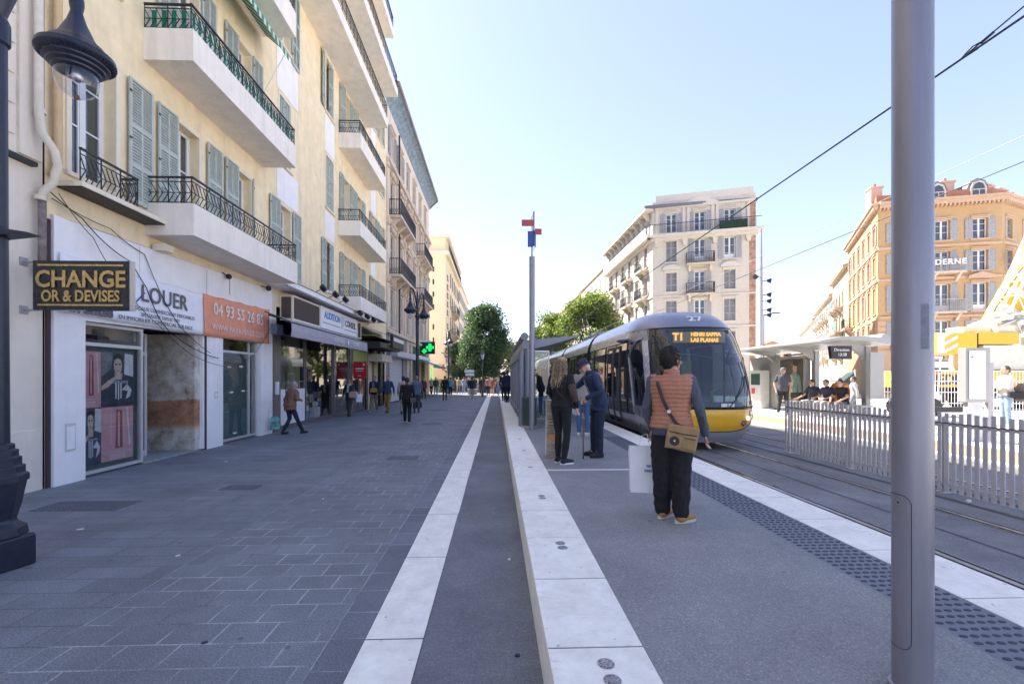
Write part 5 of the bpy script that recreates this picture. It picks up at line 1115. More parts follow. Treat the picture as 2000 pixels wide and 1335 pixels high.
# ------------------------------------------------------------------ lamp posts
M_LAMP = mat('lamp_black_blue', (.028, .034, .055), rough=.38, metal=.3, var=.25, nscale=14); M_BULB = glassmat('bulb_glass', tint=(.93, .95, 1), opac=.05)
def twin_lamp(x, y, label, ax=-.30, ay=1.12):
    t = thing('street_lamp', label, 'street lamp', (x, y, 0), 'black twin street lamps')
    mb = MB().use(M_LAMP)
    rot = Matrix.Rotation(R(12), 4, 'Z')
    def sq(r, z0, z1, r2=None): mb.lathe([(r, z0), (r2 or r, z1)], (0, 0, 0), n=4, rot=None)
    mb.lathe([(.265, 0), (.265, .26), (.25, .285)], n=4, rot=Matrix.Rotation(R(30), 3, 'Z'))
    mb.build('plinth', parent=t, bevel=.012, M=Matrix.Translation((x, y, 0)))
    mb = MB().use(M_LAMP).lathe([(.21, .285), (.20, .36), (.145, .40), (.135, .43), (.165, .55), (.19, .70), (.20, .76)], n=8).lathe([(.215, .76), (.215, .82), (.20, .83), (.19, .835), (.19, .90), (.168, .905), (.168, .975), (.148, .98), (.148, 1.04), (.125, 1.045), (.125, 1.09), (.10, 1.10)], n=8)
    mb.build('base', parent=t, M=Matrix.Translation((x, y, 0)), bevel=.006)
    mb = MB().use(M_LAMP).lathe([(.095, 1.1), (.085, 2.9), (.11, 2.92), (.11, 2.98), (.085, 3.0), (.08, 4.6), (.10, 4.62), (.10, 4.8), (.085, 4.84), (.075, 4.86), (.13, 5.05), (.15, 5.12), (.10, 5.15), (.07, 5.9), (.04, 6.3), (.05, 6.35), (.01, 6.5)], n=16).prism([(.0, 2.90), (.34, 2.94), (.0, 2.99)], .14, 'y', -.07)
    mb.build('pole', parent=t, M=Matrix.Translation((x, y, 0)), smooth=40)
    mb = MB().use(M_LAMP)
    for s in (-1, 1):
        P = [(s * ax * k, s * ay * k, zz) for k, zz in ((0, 5.5), (.3, 6.1), (.65, 6.5), (.92, 6.45), (1.0, 6.2), (1., 5.9))]; mb.tube(P, [.05, .045, .04, .045, .05, .05], 10)
        mb.tube([(0, 0, 5.3), (s * ax * .45, s * .5, 5.7), (s * ax * .7, s * .8, 6.3)], .022, 8)
    mb.build('arm', parent=t, M=Matrix.Translation((x, y, 0)), smooth=True)
    for s in (-1, 1):
        mb = MB().use(M_LAMP).lathe([(.055, .72), (.075, .66), (.075, .60), (.06, .52), (.10, .40), (.19, .22), (.25, .16), (.27, .15), (.30, .10), (.385, .05), (.395, .0), (.385, -.02), (.33, -.05), (.325, -.07), (.285, -.09), (.28, -.11), (.24, -.13), (.235, -.15), (.20, -.16), (.10, -.10), (.02, -.06)], n=40, cap=False)
        for k in range(48):
            a = k * 2 * math.pi / 48; mb.bar((.39 * math.cos(a), .39 * math.sin(a), -.012), (.335 * math.cos(a + .05), .335 * math.sin(a + .05), -.052), .008, .01)
        h = mb.build('lamp_head', parent=t, M=Matrix.Translation((x + s * ax, y + s * ay, 5.25)) @ Matrix.Diagonal((.88, .88, 1, 1)), smooth=35)
        mb = MB().use(M_BULB).lathe([(.17, -.12), (.195, -.2), (.19, -.28), (.15, -.37), (.08, -.42), (.02, -.435)], n=24, cap=False); mb.build('glass_globe', parent=h, M=Matrix.Translation((x + s * ax, y + s * ay, 5.25)), smooth=True)
        mb = MB().use(M_STEEL).sph((0, 0, -.18), .06, 12, (1, 1, 1.4)).use(mat('rust_tip', (.2, .1, .05), rough=.6)).sph((0, 0, -.43), .03, 8); mb.build('bulb', parent=h, M=Matrix.Translation((x + s * ax, y + s * ay, 5.25)), smooth=True)
    return t
twin_lamp(-4.40, 4.15, 'big black twin street lamp at the left edge, its lantern hanging near the top corner')
twin_lamp(-4.38, 25.5, 'black twin street lamp in the paving beside the roller shutter', .18)
twin_lamp(-4.9, 47, 'distant black twin street lamp in front of the peach wall')
t = thing('street_lamp', 'slim green lamp post with a lantern in front of the big tree', 'street lamp', (-1.2, 40, 0))
mb = MB().use(mat('green_iron', (.08, .14, .11), rough=.5)).lathe([(.12, 0), (.1, .6), (.045, .8), (.04, 3.2), (.02, 3.3)], (-1.2, 40, 0), n=12); mb.build('pole', parent=t)
mb = MB().use(mat('lantern_glass', (.6, .62, .62), rough=.3)).lathe([(.08, 3.3), (.17, 3.7)], (-1.2, 40, 0), n=6).use(mat('green_iron')).lathe([(.22, 3.7), (.08, 3.95), (.02, 4.15)], (-1.2, 40, 0), n=6); mb.build('lantern', parent=t)
# tall mast with spotlights
t = thing('lighting_mast', 'tall grey mast with a column of black spotlights behind the tram', 'lighting mast', (20.96, 35.3, 0))
mb = MB().use(M_GREYP).lathe([(.15, 0), (.10, 11), (.06, 13.4)], (20.96, 35.3, 0), n=12); mb.build('pole', parent=t)
for k, (z, s) in enumerate(((9.6, -1), (9.3, 1), (8.2, -1 + 2), (7.7, 1), (7.0, 1), (6.6, 1))):
    mb = MB().use(M_BLACK).cyl((20.96, 35.3, z), (20.96 + s * .35, 35.2, z), .03).lathe([(.08, -.15), (.2, .12), (.2, .16)], (20.96 + s * .5, 35.1, z), n=12, rot=Matrix.Rotation(R(100 * s), 3, 'Y') @ Matrix.Rotation(R(25), 3, 'X')); mb.build('spotlight', parent=t)
t = thing('street_lamp', 'thin distant lamp post right of the spotlight mast', 'street lamp', (27, 45, 0))
mb = MB().use(M_IRON).cyl((27, 45, 0), (27, 45, 8), .06, .04).bar((27, 45, 8), (28.2, 45, 8.2), .05, .05).box(27.9, 28.6, 44.9, 45.1, 8.15, 8.25); mb.build('pole', parent=t)

# ------------------------------------------------------------------ overhead wires
M_WIRE = mat('wire_dark', (.03, .05, .06), rough=.5); M_WIREP = mat('wire_pale', (.35, .35, .38), rough=.5)
def wire(label, a, b, r, m, sag=0.): cable('overhead_wire', label, [a, b], r, m, sag)
wire('thick dark overhead contact wire running above the nearer track', (4.94, -6, 5.06), (4.94, 120, 5.06), .012, M_WIRE)
wire('pale overhead contact wire above the farther track', (8.27, -6, 5.47), (8.27, 120, 5.47), .006, M_WIREP)
wire('dark overhead wire low over the far platform', (10.3, -6, 5.9), (10.3, 60, 5.9), .012, M_WIRE)
wire('wire branching steeply up from the clamp on the near contact wire', (4.94, 4.62, 5.07), (5.05, -2, 6.2), .008, M_WIRE)
wire('thin span wire crossing the avenue high between the facades', (-6.8, 58, 9.3), (15.3, 58, 9.0), .012, M_WIREP, .7)
mb = MB().use(M_WIRE).tube([(4.94, 4.48, 5.10), (4.94, 4.55, 5.11), (4.95, 4.64, 5.09), (4.95, 4.68, 5.07), (4.94, 4.64, 5.055), (4.94, 4.5, 5.05)], .007, 7).cyl((4.95, 4.36, 5.115), (4.95, 4.48, 5.095), .014, n=10).cyl((4.94, 4.5, 5.06), (4.94, 4.6, 5.06), .013, n=8); tag(mb.build('wire_clamp', smooth=True), 'dark insulator clamp on the thick overhead wire at upper right', 'wire clamp')

# ------------------------------------------------------------------ poles on the platform
M_POLE = mat('pole_steel_paint', (.31, .30, .335), rough=.34, metal=.45, var=.12, nscale=3, stretch=(1, 1, .25), bump=.12, bscale=350, dirt=.12, dcol=(.12, .11, .10), streak=.18)
def steel_pole(name, x, y, top, r, label, sculpt, hatch):
    t = thing(name, label, 'pole', (x, y, .3))
    mb = MB().use(M_POLE).lathe([(r, .3), (r, top), (r * .96, top + .01)], (x, y, 0), n=64).lathe([(r + .012, .3), (r + .012, .315), (r + .002, .318)], (x, y, 0), n=48); mb.build('shaft', parent=t, smooth=35)
    if hatch:
        f = math.atan2(-y, -x) ; c0 = f + R(-58) ; hw = R(56); zz0, zz1 = .492, 1.165
        pts = []
        def pt(a, z): return (x + (r + .0008) * math.cos(a), y + (r + .0008) * math.sin(a), z)
        cr = R(28); rz = cr * r * 1.2
        for k in range(9): q = k * math.pi / 16; pts.append(pt(c0 + hw - cr + cr * math.sin(q), zz1 - rz + rz * math.cos(q)))
        for k in range(9): q = math.pi / 2 + k * math.pi / 16; pts.append(pt(c0 + hw - cr + cr * math.sin(q), zz0 + rz + rz * math.cos(q)))
        pts = [pt(c0 + (hw - cr) * (k / 5 - 1) if k < 5 else c0 + (hw - cr) * (k/5 - 1), zz1) for k in range(0, 10)] + pts + [pt(c0 + (hw - cr) * (1 - k / 5), zz0) for k in range(1, 11)]
        mb = MB().use(mat('groove_black', (.01, .01, .015), rough=.6)).tube(pts, .0013, 5)
        mb.build('hatch_outline', parent=t, smooth=True)
        a = f + R(-40); cc = Vector((x + r * math.cos(a), y + r * math.sin(a), 1.13)); d = Vector((math.cos(a), math.sin(a), 0))
        mb = MB().use(M_STEEL).cyl(cc - d * .002, cc + d * .002, .0095, n=20).use(M_BLACK).cyl(cc, cc + d * .0026, .006, n=16).use(M_STEEL).cyl(cc, cc + d * .0032, .0025, n=3); mb.build('lock', parent=t)
    if hatch:
        mb = MB().use(mat('sticker_residue', (.23, .23, .26), rough=.65, var=.25, nscale=25)); f = math.atan2(-y, -x); vs = []
        for k in range(9): a = f + R(22 + 3.2 * k); vs += [(x + (r + .0004) * math.cos(a), y + (r + .0004) * math.sin(a), 1.80 + .006 * (k % 2)), (x + (r + .0004) * math.cos(a), y + (r + .0004) * math.sin(a), 2.0 - .005 * (k % 3))]
        mb.add(vs, [(2*k, 2*k+2, 2*k+3, 2*k+1) for k in range(8)]); mb.build('sticker_residue', parent=t, smooth=True)
    if sculpt:
        MR = mat('sculpture_red', (.42, .06, .07), rough=.5); MBl = mat('sculpture_blue', (.03, .07, .30), rough=.45)
        mb = MB().use(M_STEEL).cyl((x, y, top), (x + .02, y, top + .95), .03, .03).bar((x - .02, y, top - .0), (x + .08, y, top + .3), .02, .02).use(mat('mast_teal', (.03, .08, .10), rough=.5)).box(x + .035, x + .065, y - .02, y + .02, top + .3, 6.12); mb.build('finial_rod', parent=t)
        mb = MB().use(MR).box(x - .28, x + .04, y - .03, y - .01, 5.72, 5.89).box(x + .08, x + .26, y + .02, y + .04, 5.51, 5.67); mb.build('red_plate', parent=t)
        mb = MB().use(MBl).box(x - .12, x + .03, y - .05, y - .03, 5.16, 5.58).prism([(x + .03, y - .04), (x + .045, y - .05), (x + .12, y + .15), (x + .105, y + .16)], .42, 'z', 5.2); mb.build('blue_plate', parent=t)
        mb = MB().use(M_WHT).prism([(x - .06, 5.9), (x + .03, 5.9), (x + .03, 6.1)], .01, 'y', y - .02); mb.build('white_plate', parent=t)
    return t
pw = (813/889*2.02); A_ = math.atan(31/889)
pxw = (782/889*2.02) * math.cos(A_) + 2.02 * math.sin(A_); pyw = -(782/889*2.02) * math.sin(A_) + 2.02 * math.cos(A_)
steel_pole('platform_pole', pxw, pyw, 5.2, .0727, 'thick grey steel pole in the right foreground with a service hatch', False, True)
steel_pole('platform_pole', .96, 12.15, 4.9, .076, 'slim grey pole topped with red and blue plates by the kerb', True, False)

# ------------------------------------------------------------------ picket fence between the tracks
fc = thing('picket_fence', 'long grey slatted steel fence between the two tracks', 'fence', (6.5, 6, 0))
y = 9.98; i = 0
M_PICK = mat('fence_grey', (.62, .59, .60), rough=.5, metal=.2, var=.08)
mbs = MB().use(M_PICK)
while y > 1.0:
    h = 1.17 + .012 * math.sin(i * 1.7)
    mbs.box(6.485, 6.50, y - .030, y + .030, .04, h); y -= .104; i += 1
mbs.build('picket_panel', parent=fc, bevel=.003)
mb = MB().use(M_PICK).box(6.505, 6.53, 1, 10.0, .12, .16).use(M_BLACK).box(6.478, 6.484, 1, 10., 1.02, 1.032).use(M_PICK).box(6.505, 6.53, 1, 10., .98, 1.02); mb.build('rail', parent=fc)
for y in (9.95, 8.2, 6.45, 4.7, 2.95, 1.2):
    mb = MB().use(M_PICK).box(6.535, 6.59, y - .03, y + .03, 0, 1.1).box(6.50, 6.62, y - .06, y + .06, 0, .02); mb.build('post', parent=fc)
t = MB().use(M_WHT).sph((6.3, 5.85, .03), .03).build('litter', smooth=True); tag(t, 'white paper ball at the foot of the slatted fence by the foreground pole', 'litter')
# ------------------------------------------------------------------ tram
TX, TY = 4.92, 9.93
tr = thing('tram', 'grey and yellow low-floor tram number 27 standing at the platform', 'tram', (TX, TY + 4, 0))
def lerp_tab(tab, z):
    if z <= tab[0][0]: return tab[0][1]
    for (a, b), (c, d) in zip(tab[:-1], tab[1:]):
        if z <= c:
            t = (z - a) / (c - a); return b + (d - b) * t
    return tab[-1][1]
def smooth_tab(tab, z):
    h = .05; return (lerp_tab(tab, z - h) + 2 * lerp_tab(tab, z) + lerp_tab(tab, z + h)) / 4
WT = [(.2, 1.12), (.4, 1.24), (.7, 1.33), (1.0, 1.355), (1.7, 1.355), (2.3, 1.345), (2.7, 1.315), (2.95, 1.255), (3.15, 1.15), (3.3, 1.0), (3.4, .82), (3.46, .5), (3.48, .05)]
ST = [(.2, .30), (.35, .16), (.6, .03), (.85, .0), (1.1, .05), (1.6, .20), (2.2, .47), (2.7, .78), (2.95, .98), (3.15, 1.20), (3.3, 1.48), (3.4, 1.85), (3.46, 2.4), (3.48, 2.9)]
PW = .80
def tW(z): return lerp_tab(WT, z) if z > 3.35 else smooth_tab(WT, z)
def tS(z): return lerp_tab(ST, z) if z > 3.35 else smooth_tab(ST, z)
def tpt(a, z, off=0.):
    """surface point of the nose: a in -1..1 across, z height"""
    th = abs(a) * math.pi / 2; W = tW(z); D = 1.75 * (W / 1.325) ** .8
    x = W * math.sin(th) ** PW; s = tS(z) + D * (1 - math.cos(th) ** PW if th < math.pi/2 - 1e-6 else 1)
    x = math.copysign(x, a) if a else 0.
    p = Vector((TX + x, TY + s, z))
    if off:
        n = Vector((x / 1.0, -(1.6 - s) , .15)).normalized(); p += n * off
    return p
def a_of_x(x, z):
    W = tW(z); r = min(1, abs(x) / W); return math.asin(r ** (1 / PW)) / (math.pi / 2)
XW = [(.97, 1.19), (1.5, 1.19), (2.0, 1.17), (2.5, 1.13), (2.9, 1.07)]
def aw(z): return a_of_x(smooth_tab(XW, min(max(z, 1.03), 2.84)), z)
def patch(fn, nu_, nv, m, name, off=0., parent=tr, smooth=True):
    mb = MB().use(m); vs = [tpt(*fn(i / nu_, j / nv), off) for i in range(nu_ + 1) for j in range(nv + 1)]
    mb.add(vs, [(i*(nv+1)+j, (i+1)*(nv+1)+j, (i+1)*(nv+1)+j+1, i*(nv+1)+j+1) for i in range(nu_) for j in range(nv)])
    return mb.build(name, parent=parent, smooth=smooth)
M_TSIL = mat('tram_silver', (.33, .325, .36), rough=.28, metal=.55, var=.05, coat=.4); M_TGREY = mat('tram_grey', (.23, .23, .27), rough=.32, metal=.4, var=.06, coat=.4)
M_TYEL = mat('tram_yellow', (.95, .50, .025), rough=.3, var=.04, coat=.5)
M_TGL = glassmat('tram_windscreen', tint=(.28, .40, .47), opac=.16, base=(.008, .018, .035)); M_TSG = glassmat('tram_side_glass', tint=(.30, .34, .36), opac=.45, base=(.015, .018, .02), rough=.015)
ZB, ZT = .985, 2.9
patch(lambda u, v: ((2*u - 1) * aw(ZB + (ZT-ZB)*v), ZB + (ZT - ZB) * v), 60, 40, M_TGL, 'windscreen', -.006)
def zlow(t): return .47 + (.955 - .47) * abs(t) ** 2.8
AB = aw(ZB)
patch(lambda u, v: ((2*u - 1) * AB, zlow(2*u - 1) + (.965 - zlow(2*u - 1)) * v), 60, 16, M_TYEL, 'yellow_nose_panel')
patch(lambda u, v: ((2*u - 1) * AB, .2 + (zlow(2*u - 1) - .012 - .2) * v), 60, 16, mat('bumper_silver', (.50, .50, .54), rough=.3, metal=.4, var=.06, coat=.3), 'bumper')
for s in (-1, 1):
    patch(lambda u, v: (s * (AB + (1 - AB) * u), .2 + (ZB - .2) * v), 14, 16, M_TSIL, 'nose_cheek')
    patch(lambda u, v: (s * (aw(ZB + (ZT-ZB)*v) + .10 * u), ZB + (ZT - ZB) * v), 4, 40, mat('pillar_silver', (.60, .60, .66), rough=.25, metal=.4, var=.03, coat=.4), 'windscreen_pillar', .004)
    def cw(u, v):
        z = ZB + (ZT - ZB) * v; a0 = aw(z) + .10; return (s * (a0 + (1 - a0) * u), z)
    patch(cw, 14, 40, M_TSG, 'cab_side_window', -.004)
    # arched silver frame over the cab side glass and grey infill above
    pts = []
    for k in range(25):
        q = k / 24; z = .80 + (2.66 - .80) * math.sin(q * math.pi / 2) ** .9; a_ = .99 - .30 * max(0, q - .55) / .45
        pts.append(tpt(s * a_, z, .012) + Vector((0, .55 * (1 - abs(q - .35)) * 0, 0)))
    mb = MB().use(M_TSIL).tube(pts, .035, 6); mb.build('cab_arch', parent=tr, smooth=True)
    patch(lambda u, v: (s * (1 - .42 * u * (1 - v * .0)), 2.62 + (ZT - 2.62) * v), 8, 6, M_TSIL, 'cab_header', .006)
patch(lambda u, v: ((2*u - 1), ZT + .012 + (3.478 - ZT - .012) * (1 - (1 - v) ** 1.6)), 60, 30, M_TGREY, 'nose_roof')
# seals
mb = MB().use(M_BLACK)
mb.tube([tpt((2*k/60 - 1) * AB, .975, .002) for k in range(61)], .012, 5)
mb.tube([tpt((2*k/60 - 1) * AB, zlow(2*k/60 - 1) - .006, .002) for k in range(61)], .010, 5)
mb.tube([tpt((2*k/60 - 1) * aw(ZT), ZT + .004, .002) for k in range(61)], .012, 5)
for s in (-1, 1): mb.tube([tpt(s * aw(ZB + (ZT-ZB)*k/30), ZB + (ZT-ZB)*k/30, .003) for k in range(31)], .010, 5)
mb.tube([tpt((2*k/60 - 1) * aw(2.47) * .93, 2.47, -.01) for k in range(61)], .006, 4)
mb.build('rubber_seal', parent=tr, smooth=True)
# 27 fleet number following the nose
me = text_mesh('27', size=.26, depth=.004, m=M_WHT, stretch=1.5, bold=.004)
for v in me.vertices:
    zz = 3.13 + v.co.y * .72; a = a_of_x(v.co.x, zz) * (1 if v.co.x >= 0 else -1); q = tpt(a, zz, .010 + v.co.z); v.co = q
place(me, 'fleet_number', Matrix.Identity(4), tr)
# destination display behind the glass
dsp = MB().use(M_BLACK).box(TX - .76, TX + .76, TY + 1.02, TY + 1.1, 2.49, 2.84).build('destination_display', parent=tr)
M_LED = mat('led_amber', (.5, .2, .0), rough=.5, emit=(1., .33, .03), estr=1.5); M_LEDB = mat('led_amber_dim', (.16, .14, .06), rough=.4, emit=(.5, .3, .12), estr=.2)
mb = MB().use(M_LEDB).box(TX - .62, TX + .66, TY + .985, TY + .998, 2.53, 2.79); mb.build('amber_panel', parent=dsp)
text('T1', (TX - .50, TY + .975, 2.66), (1, 0, 0), (0, -1, 0), .25, M_LED, dsp, depth=.004, bold=.008)
text('HENRI SAPPIA', (TX + .18, TY + .975, 2.73), (1, 0, 0), (0, -1, 0), .125, M_LED, dsp, depth=.004, bold=.005, stretch=.95); text('LAS PLANAS', (TX + .15, TY + .975, 2.59), (1, 0, 0), (0, -1, 0), .125, M_LED, dsp, depth=.004, bold=.005)
# cab interior
M_NAVY = mat('cab_navy', (.02, .035, .09), rough=.7); M_CABG = mat('cab_grey', (.12, .13, .15), rough=.7)
mb = MB().use(M_NAVY).box(TX - 1.15, TX + .35, TY + 2.6, TY + 2.66, .5, 3.1).use(M_CABG).prism([(TX - 1.1, TY + 1.0), (TX - .6, TY + .42), (TX + .6, TY + .42), (TX + 1.1, TY + 1.0), (TX + 1.1, TY + 1.3), (TX - 1.1, TY + 1.3)], .35, 'z', .72).box(TX - 1.2, TX + 1.2, TY + .9, TY + 2.6, .38, .42)
mb.use(M_NAVY).box(TX - .25, TX + .25, TY + 1.9, TY + 2.0, .9, 1.7).box(TX - .25, TX + .25, TY + 1.5, TY + 2.0, .8, .92).use(mat('reflection_line', (.6, .55, .45), rough=.6))
mb.tube([(TX - .9 + 1.8*k/20, TY + 1.15, 2.05 + .22*math.sin(k*.17 + .2) + .02 * math.sin(k * .5)) for k in range(21)], .012, 5)  # pale wavy tube standing in for a reflection in the windscreen
mb.build('driver_cab', parent=tr)
mb = MB().use(mat('cab_yellow', (.75, .55, .08), rough=.6)).box(TX - .20, TX + .06, TY + 1.5, TY + 1.52, 1.75, 2.1).bar((TX + .3, TY + .8, 1.0), (TX + .25, TY + .85, 1.35), .05, .03).bar((TX + .25, TY + .85, 1.35), (TX + .75, TY + 1.0, 1.62), .025, .02); mb.build('cab_fitting', parent=tr)
mb = MB().use(M_WHT)
for x0 in (.0, .17): 
    a0 = a_of_x(abs(.16 + x0), 1.06); p = tpt(a0, 1.06, .006); mb.box(p.x - .07, p.x + .07, p.y - .006, p.y + .0, 1.02, 1.10)
mb.build('windscreen_sticker', parent=tr)
# wipers
mb = MB().use(M_BLACK)
for pts in ([(.25, 1.0), (.45, 1.18), (.7, 1.45), (.84, 1.72)], [(.84, 1.05), (.92, 1.35), (.88, 1.75), (.82, 2.05)], [(.72, 1.0), (.86, 1.4), (.84, 1.72)]):
    mb.tube([tpt(a_of_x(x, z), z, .03) for x, z in pts], .012, 5)
mb.tube([tpt((2*k/30 - 1) * AB * .96, 1.01, .012) for k in range(31)], .016, 5)
mb.build('wiper', parent=tr, smooth=True)
# lamps on the yellow panel
for s in (-1, 1):
    for (x, z, r, m, nm) in ((.66, .66, .07, mat('tail_red', (.30, .01, .01), rough=.2, coat=.8), 'red_lamp'), (.78, .76, .045, mat('lamp_warm', (.9, .7, .4), rough=.2, emit=(1, .8, .5), estr=2.5), 'side_light'), (.90, .87, .055, M_STEEL, 'headlight')):
        a = a_of_x(x, z) * s; p = tpt(a, z, .004); q = tpt(a, z, .02); d = (q - p).normalized()
        MB().use(M_BLACK).cyl(p - d*.002, p + d*.006, r*1.15, n=20).use(m).cyl(p + d*.006, p + d*.018, r, r*.8, n=20).build(nm, parent=tr, smooth=35)
# mirror pods
for s in (-1, 1):
    c = tpt(s * .985, 2.68, .16); mb = MB().use(M_TGREY); mb.sph((0, 0, 0), .15, 18, (1.0, 1.7, .42))
    mb.build('mirror_pod', parent=tr, smooth=True, M=Matrix.Translation(c)); MB().use(M_TGREY).cyl(tpt(s * .95, 2.72, -.02), c, .035, n=8).build('mirror_arm', parent=tr)
# cars behind the nose: constant section
def section(y0, y1, inset=0., zs=None):
    return None
def nose_end(z): return TY + tS(z) + 1.75 * (tW(z) / 1.325) ** .8
def side_strip(mb, y0, y1, z0, z1, off=0., n=8, first=False):
    for s in (-1, 1):
        vs = []
        for k in range(n + 1): z = z0 + (z1 - z0) * k / n; x = TX + s * (tW(z) + off); vs += [(x, nose_end(z) if first else y0, z), (x, y1, z)]
        mb.add(vs, [(2*k, 2*k+1, 2*k+3, 2*k+2) for k in range(n)])
cuts = [12.3, 17.35, 24.6, 31.9, 39.1]
y = cuts[0]; YEND = 43.
for i in range(5):
    ya = cuts[i] + (.0 if i == 0 else .5); yb = (cuts[i + 1] if i < 4 else YEND)
    mb = MB().use(M_TGREY); side_strip(mb, ya, yb, .25, .72, first=i == 0)
    cs_ = mb.build('skirt_panel', parent=tr, smooth=30)
    mb = MB().use(M_TSIL); side_strip(mb, ya, yb, 2.66, 3.478, n=22, first=i == 0); mb.build('roof_cove', parent=tr, smooth=True)
    mb = MB().use(M_TSG); side_strip(mb, ya, yb, .72, 2.64, -.006, n=12, first=i == 0); mb.build('side_glazing', parent=tr, smooth=True)
    # frames and doors
    mb = MB().use(M_BLACK); yy = ya
    for s in (-1, 1):
        for z in (2.65, .72): x = TX + s * (tW(z)); mb.box(x - .012, x + .012, ya, yb, z - .012, z + .012)
    st = ya + (1.2 if i == 0 else .3); doors = [(ya + .75, ya + 2.15)] if i == 0 else [(ya + 2.3, ya + 3.9)]
    k = ya + .05
    posts = [ya + .02, yb - .06] + ([ya + 2.5, ya + 4.2] if i == 0 else [ya + 2.1, ya + 4.1])
    for p in posts:
        for s in (-1, 1):
            for z0 in [.74 + .19 * q for q in range(10)]:
                z1 = z0 + .19; mb.bar((TX + s * (tW(z0) + .002), p, z0), (TX + s * (tW(z1) + .002), p, z1), .02, .07, up=(0, 1, 0))
    mb.build('window_frame', parent=tr)
    for (a, b) in doors:
        for s in (-1, 1):
            dm = MB().use(M_TSG)
            vs = []; zz = [.33 + (2.55 - .33) * q / 12 for q in range(13)]
            for z in zz: x = TX + s * (tW(z) + .012); vs += [(x, a, z), (x, b, z)]
            dm.add(vs, [(2*q, 2*q+1, 2*q+3, 2*q+2) for q in range(12)]); dm.use(mat('door_edge', (.10, .09, .09), rough=.35))
            for p in (a, (a + b)/2 - .035, (a + b)/2 + .035, b):
                for z0, z1 in zip(zz[:-1], zz[1:]): dm.bar((TX + s * (tW(z0) + .016), p, z0), (TX + s * (tW(z1) + .016), p, z1), .03, .055, up=(0, 1, 0))
            dm.box(TX + s * (tW(.33) + .0), TX + s * (tW(.33) + .03), a, b, .30, .37).box(TX + s * (tW(2.55) + .0), TX + s * (tW(2.55) + .035), a, b, 2.52, 2.60)
            dm.build('door', parent=tr)
    # interior
    mb = MB().use(mat('tram_floor', (.14, .14, .15), rough=.6)).box(TX - 1.2, TX + 1.2, ya, yb, .33, .36).use(mat('ceiling_pale', (.45, .45, .44), rough=.6)).box(TX - 1.0, TX + 1.0, ya, yb, 2.66, 2.70).use(mat('seat_orange', (.35, .12, .05), rough=.7))
    q = ya + 1.0
    while q < yb - 1:
        if not any(a - .3 < q < b + .3 for a, b in doors):
            for s in (-1, 1): mb.box(TX + s * .55, TX + s * 1.05, q, q + .08, .8, 1.55).box(TX + s * .55, TX + s * 1.05, q, q + .45, .75, .82)
        q += 1.1
    mb.use(M_STEEL)
    for q in (ya + .8, (ya + yb)/2, yb - .8): mb.cyl((TX - .35, q, .36), (TX - .35, q, 2.66), .02, n=8)
    mb.build('saloon', parent=tr)
    mb = MB().use(M_BLACK).box(TX - 1.0, TX + 1.0, ya + .2, yb - .2, .08, .33); mb.build('bogie_block', parent=tr)
for c in cuts[1:]:
    mb = MB().use(mat('bellows', (.035, .035, .04), rough=.8)); 
    for k in range(5):
        y0 = c + .03 + k * .092; pr = [(TX + s * (tW(z) - .03 - .03 * (k % 2)), z) for s, zz in ((1, [.3, .7, 1.2, 2, 2.6, 2.9, 3.15, 3.3, 3.38]), (-1, [3.38, 3.3, 3.15, 2.9, 2.6, 2, 1.2, .7, .3])) for z in zz]
        mb.prism(pr, .08, 'y', y0)
    mb.build('bellows', parent=tr)
pr = [(TX + s * tW(z), z) for s, zz in ((1, [.3, .7, 1.2, 2, 2.6, 2.9, 3.15, 3.3, 3.4]), (-1, [3.4, 3.3, 3.15, 2.9, 2.6, 2, 1.2, .7, .3])) for z in zz]
MB().use(M_TGREY).prism(pr, .04, 'y', YEND).build('rear_panel', parent=tr)
MB().use(mat('warning_triangle', (.7, .7, .72), rough=.5)).prism([(13.6, 1.55), (13.9, 1.55), (13.75, 2.15)], .003, 'x', TX - 1.345).build('door_sticker', parent=tr)
for c in (18.9, 20.6, 33.5): MB().use(M_TGREY).box(TX - .7, TX + .7, c, c + 1.3, 3.40, 3.60).build('roof_box', parent=tr, bevel=.04)
mb = MB().use(M_IRON); py_ = 24.9
mb.box(TX - .4, TX + .4, py_ - .5, py_ + .7, 3.47, 3.55)
for s in (-.25, .25): mb.cyl((TX + s, py_ + .7, 3.55), (TX + s * .8, py_ - .5, 4.2), .035, n=8).cyl((TX + s * .8, py_ - .5, 4.2), (TX + s * .4, py_ + .35, 4.98), .025, n=8)
mb.tube([(TX - .85, py_ + .35, 4.85), (TX - .6, py_ + .35, 5.0), (TX, py_ + .35, 5.03), (TX + .6, py_ + .35, 5.0), (TX + .85, py_ + .35, 4.85)], .03, 6); mb.build('pantograph', parent=tr)

# ------------------------------------------------------------------ left platform shelter
M_SHG = mat('shelter_grey', (.24, .25, .29), rough=.4, metal=.3, var=.05); M_SGL = glassmat('shelter_glass', tint=(.86, .9, .9), opac=.03)
ls = thing('tram_shelter', 'grey steel and glass tram shelter with a wing roof on the near platform', 'shelter', (1.2, 18, .3))
mb = MB().use(M_SHG).prism([(.72, 2.50), (.78, 2.74), (1.3, 2.78), (1.9, 2.84), (2.38, 2.88), (2.40, 2.86), (2.0, 2.74), (1.5, 2.60), (1.0, 2.48)], 11.5, 'y', 12.85); mb.build('roof', parent=ls, smooth=30)
mb = MB().use(M_SHG).cyl((.80, 12.8, 2.84), (.80, 24.4, 2.84), .11, n=20).cyl((.80, 12.78, 2.84), (.80, 12.8, 2.84), .075, n=20).box(.72, .80, 12.9, 24.3, 2.30, 2.50); mb.build('gutter_tube', parent=ls, smooth=35)
